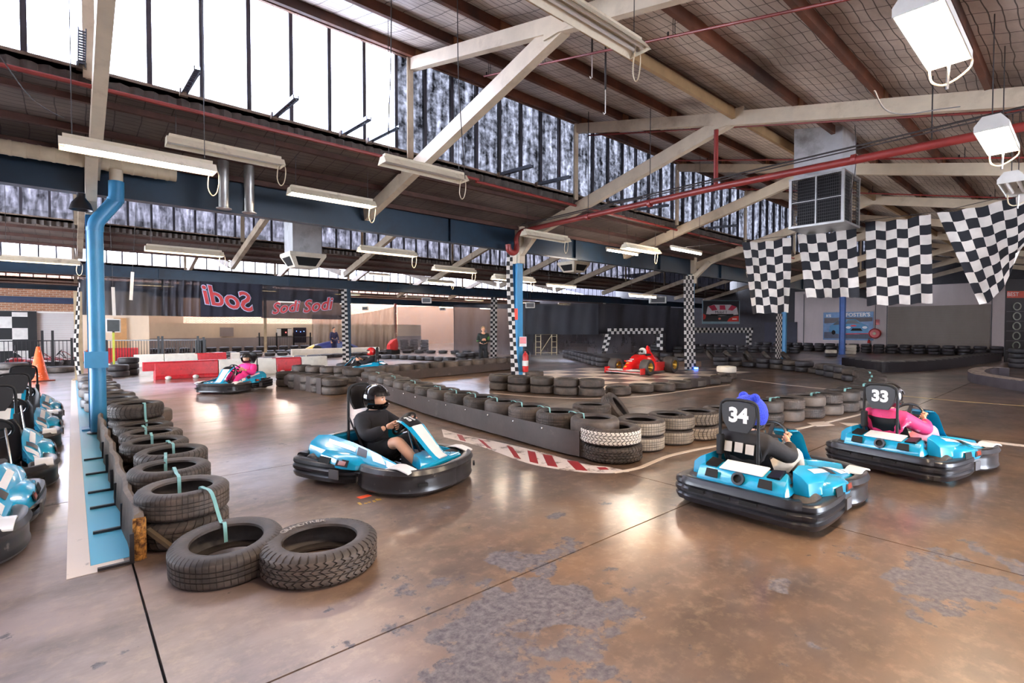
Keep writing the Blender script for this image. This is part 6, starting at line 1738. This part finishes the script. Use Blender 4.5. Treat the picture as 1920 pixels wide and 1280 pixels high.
# framed print helper: flat polygons on a board
def board(p, x, y, w, h, m, lab, name='poster', cat='poster', th=0.04):
    t = empty(name, (0, 0, 0), 0, lab, cat)
    M = frame(p, x, y); t.location = p; M2 = M.copy(); M2.translation = (0, 0, 0)
    MB().prism([(-w / 2, -h / 2), (w / 2, -h / 2), (w / 2, h / 2), (-w / 2, h / 2)], M2 @ Matrix.Translation((0, 0, -th)), th).obj('board', m, t, smooth=0)
    return t, M2, w, h
def shape(T, poly, m, lift, name='print'):
    t, M, w, h = T
    MB().prism([((u - 0.5) * w, (v - 0.5) * h) for u, v in poly], M @ Matrix.Translation((0, 0, lift)), 0.004).obj(name, m, t, smooth=0)
def words_on(T, s, u, v, size, m, lift, al='CENTER', off=0.0):
    t, M, w, h = T
    q = inst(text_mesh(s, size, m, 0.002, 0, off, al), 'lettering', t); q.matrix_local = M @ Matrix.Translation(((u - 0.5) * w, (v - 0.5) * h, lift))
def ell(u, v, ru, rv, n=20): return [(u + ru * math.cos(2 * PI * i / n), v + rv * math.sin(2 * PI * i / n)) for i in range(n)]
FX, FY = V((0, -1, 0)), V((0, 0, 1))                      # boards on the far wall look back along -X
pc_ = PX(1589, 611, 41.93)
T = board(pc_, FX, FY, 3.1, 2.0, mat('poster_blue', (104, 140, 186), 0.4), 'large blue poster of a racing touring car on the white far wall')
shape(T, [(0.02, 0.05), (0.98, 0.05), (0.98, 0.32), (0.02, 0.28)], mat('poster_track', (78, 84, 104), 0.5), 0.002)
shape(T, [(0.02, 0.60), (0.98, 0.66), (0.98, 0.80), (0.02, 0.80)], mat('poster_crowd', (96, 88, 92), 0.5), 0.002)
shape(T, [(0.12, 0.30), (0.14, 0.50), (0.24, 0.62), (0.34, 0.74), (0.66, 0.74), (0.78, 0.60), (0.90, 0.50), (0.92, 0.26), (0.72, 0.20), (0.3, 0.22)], mat('poster_car', (36, 124, 176), 0.35), 0.006)
shape(T, [(0.46, 0.58), (0.50, 0.71), (0.66, 0.71), (0.76, 0.58)], mat('poster_glass', (30, 40, 54), 0.3), 0.010)
shape(T, [(0.2, 0.54), (0.30, 0.70), (0.36, 0.71), (0.40, 0.56)], mat('poster_glass', (30, 40, 54)), 0.010)
for u in (0.52, 0.84): shape(T, ell(u, 0.45, 0.05, 0.045), mat('poster_lamp', (214, 226, 236), 0.3, var=0), 0.010)
shape(T, [(0.56, 0.33), (0.60, 0.42), (0.76, 0.42), (0.80, 0.33)], M_dark, 0.010)
shape(T, [(0.46, 0.20), (0.46, 0.235), (0.94, 0.255), (0.94, 0.22)], mat('poster_red', (206, 40, 60), 0.4, var=0), 0.010)
shape(T, ell(0.62, 0.51, 0.06, 0.03), mat('poster_red', (206, 40, 60)), 0.012)
for u in (0.22, 0.43): shape(T, ell(u, 0.27, 0.04, 0.08), M_dark, 0.012)
words_on(T, "FOSTER'S", 0.70, 0.89, 0.36, M_kwhite, 0.008, off=0.01); words_on(T, "R'S", 0.11, 0.87, 0.26, M_kwhite, 0.008, off=0.008)
for u in (0.13, 0.2): words_on(T, 'X', 0.15 + (u - 0.13), 0.55, 0.12, mat('poster_red', (206, 40, 60)), 0.008) if False else None
pb_ = PD(1352, 585, 37.5)
NX = V((FH.y, -FH.x, 0)); RTX = NX
T = board(pb_, NX, FY, 2.75, 1.72, mat('banner_frame', (120, 150, 160), 0.4), 'hanging banner with a red and white rally car above the second arch', 'banner', 'banner')
shape(T, [(0.02, 0.1), (0.98, 0.1), (0.98, 0.98), (0.02, 0.98)], mat('banner_dark', (34, 30, 34), 0.5), 0.003)
shape(T, [(0.1, 0.42), (0.14, 0.74), (0.3, 0.82), (0.75, 0.82), (0.92, 0.70), (0.96, 0.40), (0.5, 0.34)], mat('banner_white', (206, 196, 198), 0.5, var=0.1), 0.006)
for q in ([(0.16, 0.76), (0.32, 0.81), (0.40, 0.60), (0.26, 0.56)], [(0.80, 0.56), (0.92, 0.72), (0.78, 0.80), (0.68, 0.60)], [(0.46, 0.60), (0.62, 0.6), (0.6, 0.79), (0.46, 0.79)]): shape(T, q, mat('banner_red', (190, 44, 70), 0.5), 0.010)
shape(T, [(0.2, 0.36), (0.84, 0.36), (0.82, 0.42), (0.22, 0.42)], M_dark, 0.010)
shape(T, [(0.66, 0.10), (0.72, 0.24), (0.84, 0.32), (0.97, 0.34), (0.97, 0.10)], mat('banner_red2', (214, 50, 40), 0.5), 0.010); shape(T, [(0.02, 0.18), (0.08, 0.22), (0.1, 0.36), (0.02, 0.44)], mat('banner_red2', (214, 50, 40)), 0.010)
for s_g in (-1, 1): MB().tube([RTX * 1.2 * s_g + V((0, 0, 0.86)), RTX * 1.2 * s_g + V((0, 0, roof_over(pb_.y) - pb_.z))], 0.012, 5).obj('cord', M_cable, T[0])
words_on(T, 'Mobil 1', 0.5, 0.49, 0.30, M_bann, 0.012); shape(T, [(0.80, 0.18), (0.92, 0.18), (0.92, 0.23), (0.80, 0.23)], mat('print_pale', (236, 214, 206), 0.5), 0.014); shape(T, ell(0.46, 0.22, 0.035, 0.045), mat('print_coral', (226, 120, 100), 0.5), 0.010)
# hose reel, extinguishers, small signs on the far wall
t = empty('hose_reel', PX(1641, 625, 41.9), 0, 'round red fire hose reel beside the blue car poster', 'hose reel')
Mx = Matrix.Rotation(-PI / 2, 4, 'Y')
MB().lathe([(0, 0.0), (0.34, 0.0), (0.36, 0.04), (0.34, 0.2), (0.30, 0.22), (0.28, 0.17), (0.1, 0.17), (0.08, 0.2), (0, 0.2)], 28, Mx, closed=False).obj('drum', mat('fire_red', (196, 36, 34), 0.35), t, smooth=30)
MB().lathe([(0, 0.2), (0.1, 0.2), (0.1, 0.215), (0, 0.215)], 18, Mx, closed=False).obj('hub', mat('hub_cream', (216, 190, 160), 0.5), t, smooth=30)
MB().tube([(-0.03, 0, 0.35), (-0.03, 0, 2.4)], 0.02, 6).obj('supply_pipe', M_grey, t)
for i, px in enumerate((1634, 1645)):
    tag(MB().bb((-0.02, -0.13, -0.18), (0.0, 0.13, 0.18)).obj('fire_sign', mat('fire_red', (196, 36, 34)), None, PX(px, 604, 41.98), smooth=0), 'small red fire sign above the hose reel, %s one' % ('left' if i == 0 else 'right'), 'sign')
def extinguisher(p, s, lab):
    t = empty('fire_extinguisher', p, 0, lab, 'fire extinguisher'); r = mat('fire_red', (196, 36, 34))
    MB().lathe([(0, 0), (0.075 * s, 0), (0.08 * s, 0.02), (0.08 * s, 0.42 * s), (0.05 * s, 0.49 * s), (0.025 * s, 0.51 * s), (0.025 * s, 0.55 * s), (0, 0.55 * s)], 18, closed=False).obj('cylinder', r, t, smooth=40)
    MB().bb((-0.02 * s, -0.07 * s, 0.55 * s), (0.02 * s, 0.05 * s, 0.60 * s)).obj('valve', M_black, t, smooth=0)
    MB().tube(smoothpath([(0, -0.05 * s, 0.56 * s), (0.05 * s, -0.12 * s, 0.5 * s), (0.05 * s, -0.10 * s, 0.2 * s)], 5), 0.012 * s, 6).obj('hose', M_black, t)
    MB().lathe([(0.0805 * s, 0.16 * s), (0.083 * s, 0.16 * s), (0.083 * s, 0.3 * s), (0.0805 * s, 0.3 * s)], 18).obj('white_label', M_white, t, smooth=30)
extinguisher(V((9.13, 9.93, 0.42)), 1.0, 'red fire extinguisher hanging on the mid blue column')
extinguisher(PX(1629, 652, 41.91), 1.1, 'red fire extinguisher below the hose reel on the far wall')
T = board(V((9.13, 10.02, 1.22)), V((0.9, -0.4, 0)), FY, 0.2, 0.26, mat('sign_white', (226, 220, 214), 0.5), 'small red and white fire sign above the column extinguisher', 'fire_sign', 'sign', 0.01)
shape(T, [(0.06, 0.3), (0.94, 0.3), (0.94, 0.95), (0.06, 0.95)], mat('fire_red', (196, 36, 34)), 0.002)
# score board at the right edge
bp_ = PX(1925, 603, 34)
T = board(bp_, V((FH.y, -FH.x, 0)), FY, 2.0, 4.0, mat('board_black', (38, 36, 36), 0.5), 'black board with an orange heading and round clock dials at the right edge', 'score_board', 'board')
shape(T, [(0.02, 0.78), (0.99, 0.78), (0.99, 0.86), (0.02, 0.86)], mat('board_orange', (210, 84, 60), 0.5), 0.003)
words_on(T, 'BEST', 0.16, 0.82, 0.26, M_kwhite, 0.008)
for i in range(5):
    t_, M_, w_, h_ = T
    v = 0.68 - i * 0.115
    MB().lathe([(0.15, 0), (0.19, 0), (0.19, 0.03), (0.15, 0.03)], 22, M_ @ Matrix.Translation(((0.26 - 0.5) * w_, (v - 0.5) * h_, 0))).obj('dial', mat('dial_grey', (150, 156, 140), 0.4), t_, smooth=30)
    shape(T, [(0.02, v - 0.062), (0.99, v - 0.062), (0.99, v - 0.055), (0.02, v - 0.055)], M_grey, 0.003)

# ================================================================ left and far side things
t = empty('traffic_cone', G(73, 714), 0.3, 'worn orange traffic cone with a pale blotched band beyond the parked karts', 'cone')
mc = mat('cone_orange', (226, 88, 36), 0.5, var=0.15, dirt=(250, 190, 170), ds=9, dw=(0.6, 0.66))
MB().lathe([(0.24, 0.03), (0.225, 0.06), (0.045, 1.02), (0.035, 1.03), (0.03, 1.02), (0.2, 0.05)], 28).obj('cone', mc, t, smooth=40)
MB().prism([(-0.3, -0.3), (0.3, -0.3), (0.3, 0.3), (-0.3, 0.3)], Matrix.Translation((0, 0, 0.002)), 0.03).obj('base', mat('cone_base', (120, 52, 34), 0.6), t, smooth=0, bevel=0.008)
def fence(a, b, h, n, lab, posts=()):
    a, b = V(a), V(b); t = empty('pool_fence', a, 0, lab, 'fence'); d = b - a; L = d.length; d.normalize()
    m = MB()
    for i in range(n): p = d * (L * (i + 0.5) / n); m.bar(p + V((0, 0, 0.08)), p + V((0, 0, h)), 0.02, 0.02)
    q = m.obj('pickets', M_black, t, smooth=0); q['kind'] = 'stuff'
    for z in (0.1, h - 0.02): MB().bar(V((0, 0, z)), d * L + V((0, 0, z)), 0.03, 0.04).obj('rail', M_black, t, smooth=0)
    for f, hh in posts: p = d * (L * f); MB().bar(p, p + V((0, 0, hh)), 0.08, 0.08).obj('post', M_black, t, smooth=0)
fence((-6.5, 26.8, 0), (0.15, 27.0, 0), 1.12, 56, 'black pool fence in front of the grey shutter', ((0.62, 1.12), (0.865, 1.5), (0.91, 1.5), (0.995, 1.2)))
p1, p2 = G(200, 686), G(384, 683)
fence(p1, p2, 1.1, 36, 'black pool fence behind the far white barrier', ((0.0, 1.1), (0.52, 1.25), (0.56, 1.25), (0.93, 1.25), (0.99, 1.2)))
o = MB().bb((-0.2, -0.1, 0), (0.2, 0.1, 1.1)).obj('black_bin', M_black, None, G(378, 683) + V((0, 0.2, 0)), smooth=0, bevel=0.02); tag(o, 'dark upright box at the end of the fence', 'bin')
a, b = PD(385, 640, 36), PD(582, 641, 38); a.z = b.z = 0
fence(a, b, 1.0, 60, 'far black fence before the cream wall', tuple((i / 6, 1.3) for i in range(7)))
def barrier(x0, x1, y, h, m, lab, tongue=0, w=0.36):
    t = empty('plastic_barrier', ((x0 + x1) / 2, y, 0), 0, lab, 'barrier', 'red and white track barriers')
    L = (x1 - x0) / 2; pr = [(-w / 2, 0.0), (-w / 2, h * 0.16), (-w * 0.42, h * 0.2), (-w * 0.34, h * 0.92), (-w * 0.28, h), (w * 0.28, h), (w * 0.34, h * 0.92), (w * 0.42, h * 0.2), (w / 2, h * 0.16), (w / 2, 0)]
    mb = MB().loft([[V((x, yy, z)) for yy, z in pr] for x in (-L, L)])
    mb.obj('body', m, t, smooth=0, bevel=0.015)
    if tongue:
        sg = math.copysign(1, tongue); xt = sg * L
        MB().loft([[V((x, yy, z)) for yy, z in pr if z > h * 0.4 or False] + [V((x, w * 0.36, h * 0.5)), V((x, -w * 0.36, h * 0.5))][::1] for x in (xt - sg * 0.01, xt + tongue)]).obj('tongue', m, t, smooth=0)
    for e in (-0.6, 0.25): MB().ball((L * e, -w / 2 - 0.005, 0.05), (0.09, 0.04, 0.06), 10, 6).obj('drain_plug', M_white, t)
    return t
M_bred = mat('barrier_red', (196, 26, 40), 0.4, var=0.15, vs=8, dirt=(120, 20, 30), ds=10, dw=(0.55, 0.8))
M_bwht = mat('barrier_white', (222, 216, 204), 0.5, var=0.08, vs=6, dirt=(160, 148, 130), ds=8, dw=(0.6, 0.85))
barrier(1.98, 3.7, 19.0, 0.55, M_bred, 'red interlocking barrier at the front, beside the pink driver', -0.28)
barrier(3.72, 5.5, 19.0, 0.55, M_bwht, 'white barrier behind the pink driver')
barrier(5.52, 6.35, 19.0, 0.55, M_bred, 'short red barrier between two white ones', -0.15)
barrier(6.37, 7.3, 19.0, 0.55, M_bwht, 'white barrier next to the red helmet kart')
barrier(2.0, 3.0, 25.5, 0.52, M_bwht, 'white barrier in the back row, left piece'); barrier(3.02, 4.2, 25.5, 0.52, M_bwht, 'white barrier in the back row, middle piece')
barrier(4.22, 5.3, 25.5, 0.52, M_bred, 'red barrier in the back row', -0.1); barrier(5.5, 5.85, 25.5, 0.5, M_bwht, 'small white barrier end piece in the back row')
barrier(9.3, 14.5, 29.2, 0.45, M_bwht, 'long white barrier under the draped beige curtain')
o = barrier(1.0, 2.3, 27.5, 0.75, M_bred, 'dark red barrier behind the yellow sign post')
# signs, doors and boards on the left
b_ = G(214, 704); t = empty('sign_post', b_, 0, 'dark square sign on a yellow post in the tyre cluster', 'sign')
MB().bb((-0.03, -0.03, 0), (0.03, 0.03, 1.5)).obj('post', mat('post_yellow', (190, 196, 70), 0.5), t, smooth=0)
MB().bb((-0.16, -0.05, 1.48), (0.16, -0.02, 1.86)).obj('panel', mat('sign_dark', (62, 66, 66), 0.4), t, smooth=0)
MB().bb((-0.20, -0.03, 1.44), (0.20, -0.01, 1.90)).obj('frame', M_white, t, smooth=0)
a = PY(16, 637, 30.9); t = empty('checkered_hoarding', (a.x - 0.45, 31.2, 0), 0, 'big checkered board in front of the grey shutter', 'board')
m = MB(); m.add([V((-0.95, 0, 0.1)), V((1.05, 0, 0.1)), V((1.05, 0, 2.3)), V((-0.95, 0, 2.3))], [(0, 1, 2, 3)], 0, [(0.001, 0.001), (4, 0.001), (4, 4.4), (0.001, 4.4)])
m.obj('checkered_panel', M_checker, t, smooth=0); MB().bb((1.05, -0.02, 0.05), (1.35, 0.02, 2.35)).bb((-1, 0.005, 0.05), (1.1, 0.03, 2.35)).obj('frame', M_black, t, smooth=0)
o = MB().bb((-0.25, -0.04, 0), (0.25, 0.0, 2.1)).obj('timber_door', mat('door_timber', (186, 140, 90), 0.5), None, PY(226, 640, 31.3).to_2d().to_3d(), smooth=0); tag(o, 'narrow timber door edge behind the yellow sign post', 'door')
for px, py, w_, h_, m, lab, cat, nm in ((533, 623, 1.05, 0.6, M_dark, 'dark window with curtains in the cream back wall', 'window', 'wall_window'), (562, 628, 0.95, 1.15, mat('dark_arcade', (30, 26, 44), 0.4), 'dark doorway with small coloured lights in the back wall', 'door', 'dark_doorway'), (425, 622, 0.85, 0.62, M_wallg, 'grey hatch on the low cream wall', 'hatch', 'wall_hatch')):
    p = PY(px, py, 39.93)
    q = MB().bb((-w_ / 2, -0.03, -h_ / 2), (w_ / 2, 0.0, h_ / 2)).obj(nm, m, None, p, smooth=0); tag(q, lab, cat)
    if nm == 'wall_window':
        for s in (-1, 1): MB().bb((s * 0.4 - 0.16, -0.05, -0.27), (s * 0.4 + 0.16, -0.03, 0.27)).obj('curtain', M_white, q, smooth=0)
        MB().ball((0.1, -0.045, 0), 0.04, 8, 6).obj('red_light', emit('led_red', (255, 60, 60), 4), q)
    if nm == 'dark_doorway':
        for s, z in ((-0.25, 0.3), (0.05, 0.25), (0.3, 0.28)): MB().ball((s, -0.04, z), 0.03, 8, 6).obj('blue_light', emit('led_blue', (80, 120, 255), 4), q)
for i, (px, py, l_) in enumerate(((213, 565, 0.62), (247, 536, 0.62))):
    p = PY(px, py, 14.0)
    q = MB().bb((-0.03, -0.004, -l_ / 2), (0.03, 0.004, l_ / 2)).obj('hanging_strip', M_white, None, p, (0, 0.08 * i - 0.02, 0), smooth=0); tag(q, 'white strip hanging behind the downpipe, %s one' % ('lower' if i == 0 else 'upper'), 'strip')
    MB().tube([(0, 0, l_ / 2), (0, 0, roof_over(14.0) - p.z)], 0.004, 5).obj('string', M_cable, q)
p = PY(152, 378, 9.7); t = empty('spot_lamp', p, 0, 'dark bell-shaped lamp left of the downpipe under the beam', 'lamp')
MB().lathe([(0.14, -0.12), (0.11, -0.02), (0.05, 0.06), (0.05, 0.12), (0.0, 0.12), (0.04, 0.05), (0.1, -0.03), (0.13, -0.12)], 20).obj('shade', M_steel, t, smooth=40)
MB().tube([(0, 0, 0.1), (0.05, 0.4, 0.2)], 0.012, 6).obj('bracket', M_steel, t)
for i, (px, py, d, w_, h_, lab) in enumerate(((800, 563, 27, 0.5, 0.3, 'white box unit hanging above the draped curtain'), (994, 572, 27, 0.5, 0.3, 'white box unit hanging right of the mid column'), (1233, 562, 33, 1.1, 0.45, 'thin white frame hanging beyond the island'), (830, 579, 36, 0.4, 0.2, 'small white unit over the grey gauze'), (685, 578, 36, 0.4, 0.25, 'small white unit over the beige curtain'))):
    p = PD(px, py, d)
    q = MB().bb((-w_ / 2, -0.1, -h_ / 2), (w_ / 2, 0.1, h_ / 2)).obj('hanging_unit', M_white, None, p, (0, 0, HEAD - PI / 2), smooth=0, bevel=0.02); tag(q, lab, 'box')
    MB().bb((-w_ * 0.4, -0.11, -h_ * 0.35), (w_ * 0.4, -0.1, h_ * 0.35)).obj('grille', M_grey, q, smooth=0)
    MB().tube([(0, 0, h_ / 2), (0, 0, roof_over(p.y) - p.z)], 0.01, 5).obj('hanger', M_cable, q)
# show car behind the barriers, old karts behind the fence
p = PD(622, 660, 31); t = empty('show_car', (p.x, p.y, 0), -0.3, 'blue and yellow show car behind the far tyre lines', 'car')
def s_(x, w, zb, zt): return [V((x, -w, zb)), V((x, -w, zt * 0.8)), V((x, -w * 0.6, zt)), V((x, w * 0.6, zt)), V((x, w, zt * 0.8)), V((x, w, zb))]
MB().loft([s_(-1.5, 0.3, 0.15, 0.35), s_(-1.0, 0.6, 0.12, 0.62), s_(0.2, 0.7, 0.12, 0.9), s_(1.0, 0.65, 0.12, 0.7), s_(1.5, 0.4, 0.15, 0.5)]).obj('bodywork', mat('show_blue', (34, 50, 120), 0.3, coat=0.6), t, smooth=40)
MB().loft([s_(-1.62, 0.2, 0.12, 0.3), s_(-1.3, 0.42, 0.11, 0.5), s_(-1.0, 0.61, 0.11, 0.63)]).obj('nose', mat('show_yellow', (232, 190, 40), 0.3), t, smooth=40)
for x in (-0.85, 0.95):
    for sg in (-1, 1): MB().lathe([(0.1, -0.1), (0.27, -0.1), (0.3, 0), (0.27, 0.1), (0.1, 0.1)], 20, Matrix.Translation((x, sg * 0.68, 0.3)) @ Matrix.Rotation(PI / 2, 4, 'X')).obj('wheel', M_blackm, t)
M_okr = mat('old_kart_red', (150, 30, 34), 0.35)
for i, (px, py, hd_) in enumerate(((62, 692, 0.2), (104, 691, 0.1))):
    p = G(px, py + 3); k = kart(p.x, p.y + 1.8 + 1.5 * i, hd_, 'old red and black kart behind the pool fence, %s the cone' % ('left of' if i == 0 else 'right of'), group='old karts behind the fence')
    for ch in k.children_recursive:
        if ch.type == 'MESH' and ch.data.materials and ch.data.materials[0] == M_teal:
            ch.material_slots[0].link = 'OBJECT'; ch.material_slots[0].material = M_okr
p = G(168, 686); t = empty('ride_on_toy', (p.x, p.y + 1.5, 0), 0.4, 'small red and orange motor toy behind the tan post', 'toy')
MB().loft([s_(-0.4, 0.12, 0.15, 0.4), s_(0, 0.2, 0.12, 0.62), s_(0.3, 0.18, 0.12, 0.75), s_(0.45, 0.08, 0.2, 0.6)]).obj('bodywork', mat('toy_orange', (226, 90, 40), 0.4), t, smooth=40)
for x in (-0.3, 0.32): MB().lathe([(0.05, -0.05), (0.15, -0.05), (0.15, 0.05), (0.05, 0.05)], 16, Matrix.Translation((x, 0, 0.15)) @ Matrix.Rotation(PI / 2, 4, 'X')).obj('wheel', M_blackm, t)
MB().bb((0.2, -0.2, 0.75), (0.26, 0.2, 0.8)).obj('handlebar', M_red, t, smooth=0)
p = PD(737, 640, 32); t = empty('covered_bike', (p.x, p.y, 0), 0.3, 'red and white covered machine beside the red post', 'machine')
MB().loft([s_(-0.4, 0.15, 0.3, 0.6), s_(-0.1, 0.25, 0.25, 0.85), s_(0.2, 0.22, 0.25, 0.95), s_(0.35, 0.1, 0.4, 0.7)]).obj('cover', mat('cover_red', (206, 50, 50), 0.5), t, smooth=40)
MB().loft([s_(-0.4, 0.25, 0.0, 0.3), s_(0.35, 0.25, 0.0, 0.3)]).obj('base', M_blackm, t, smooth=0)
t_ = PX(741, 600, 16.9)
o = MB().bb((-0.07, -0.07, 0), (0.07, 0.07, 3.3)).obj('red_post', mat('worn_red_post', (150, 60, 60), 0.5, var=0.2, dirt=(200, 180, 170), ds=4, dw=(0.5, 0.6)), None, V((t_.x, t_.y, 0)), smooth=0); tag(o, 'worn red and white post between the two gauze curtains', 'post')
# ---- standing people
def stander(x, y, hd, lab, top_m, leg_m, hair, arms='folded', hgt=1.66):
    t = empty('person', (x, y, 0), hd, lab, 'person'); k = hgt / 1.75
    z = lambda v: v * k
    hip = V((0, 0, z(0.95))); ch = V((0, 0, z(1.3))); nk = V((0.0, 0, z(1.48))); hc = V((0.015, 0, z(1.63)))
    pts = [hip, V((0, 0, z(1.12))), ch, nk, hc - V((0.01, 0, 0.07))]; rad = [(0.115, 0.15), (0.105, 0.14), (0.115, 0.16), 0.055, 0.055]; ed = chain(5); H = {}
    for s in (-1, 1):
        b = len(pts); sh = V((0, 0.185 * s, z(1.40))); el = V((0.06, 0.25 * s, z(1.12)))
        wr = V((0.2, -0.02 * s + 0.06 * s, z(1.18))) if arms == 'folded' else V((0.12, 0.24 * s, z(0.90)))
        pts += [sh, sh.lerp(el, 0.5), el, wr]; rad += [0.06, 0.05, 0.042, 0.03]; ed += [(2, b)] + chain(4, b); H[s] = (sh, el, wr)
        b = len(pts); hp, kn, an = V((0, 0.09 * s, z(0.90))), V((0.02, 0.11 * s, z(0.49))), V((0, 0.12 * s, z(0.08)))
        pts += [hp, kn, an, V((0.13, 0.13 * s, 0.035))]; rad += [0.09, 0.06, 0.042, 0.035]; ed += [(0, b)] + chain(4, b); H[(s, 'l')] = (hp, kn, an)
    cl = [(pts, rad, ed)]
    for s in (-1, 1):
        sh, el, wr = H[s]; fd = (wr - el).normalized(); ac = fd.cross(V((1, 0.2, 0))).normalized()
        cl += hand_chains(wr, wr + fd * 0.09, fd, s, ac, 1.0)
    body = skin(cl, 'body', [M_skin], 1)
    hm_, Mh_ = head_mesh(hc, V((1, 0, 0)), [M_skin]); bm = bmesh.new(); bm.from_mesh(body); tmp = hm_.mesh('h', M_skin, smooth=0); bm.from_mesh(tmp); bm.to_mesh(body); bm.free(); bpy.data.meshes.remove(tmp)
    body.polygons.foreach_set('use_smooth', [True] * len(body.polygons)); inst(body, 'body', t)
    MB().ball(hc + V((-0.018, 0, 0.03)), (0.1, 0.088, 0.1), 16, 12).obj('hair', hair, t, smooth=80)
    for s in (-1, 1): MB().ball(hc + V((0.085, 0.028 * s, 0.0)), 0.01, 8, 6).obj('eye', M_eye, t)
    jp, jr, je = [hip, V((0, 0, z(1.12))), ch, nk - V((0, 0, 0.03))], [(0.13, 0.165), (0.125, 0.16), (0.135, 0.175), 0.08], chain(4)
    for s in (-1, 1):
        sh, el, wr = H[s]; b = len(jp); jp += [sh, sh.lerp(el, 0.5), el, wr - (wr - el) * 0.08]; jr += [0.076, 0.066, 0.058, 0.042]; je += [(2, b)] + chain(4, b)
    inst(skin([(jp, jr, je)], 'jacket', top_m, 1), 'jacket', t)
    lp, lr, le = [hip - V((0, 0, 0.02))], [(0.125, 0.155)], []
    for s in (-1, 1):
        hp, kn, an = H[(s, 'l')]; b = len(lp); lp += [hp, kn, an + V((0, 0, 0.03))]; lr += [0.105, 0.08, 0.062]; le += [(0, b)] + chain(3, b)
        inst(skin([([an + V((-0.05, 0, -0.04)), an + V((0.06, 0, -0.045)), an + V((0.16, 0.01 * s, -0.055))], [(0.045, 0.042), (0.045, 0.04), (0.038, 0.026)], chain(3))], 'shoe', M_blackm, 1), 'shoe', t)
    inst(skin([(lp, lr, le)], 'trousers', leg_m, 1), 'trousers', t)
    return t
p = G(906, 689); stander(p.x, p.y, HEAD + PI + 0.2, 'marshal in a black and green top standing with folded arms by the checkered column', mat('marshal_top', (22, 30, 26), 0.7, var=0.2, dirt=(60, 110, 40), ds=3, dw=(0.6, 0.64)), M_shrt, mat('fair_hair', (150, 120, 86), 0.6))
p = PD(626, 668, 30); stander(p.x, p.y, HEAD + PI + 0.9, 'person in navy race overalls standing behind the draped curtain end', mat('navy_suit', (34, 36, 74), 0.7), mat('navy_suit', (34, 36, 74)), mat('dark_hair', (40, 30, 26), 0.6), 'down')
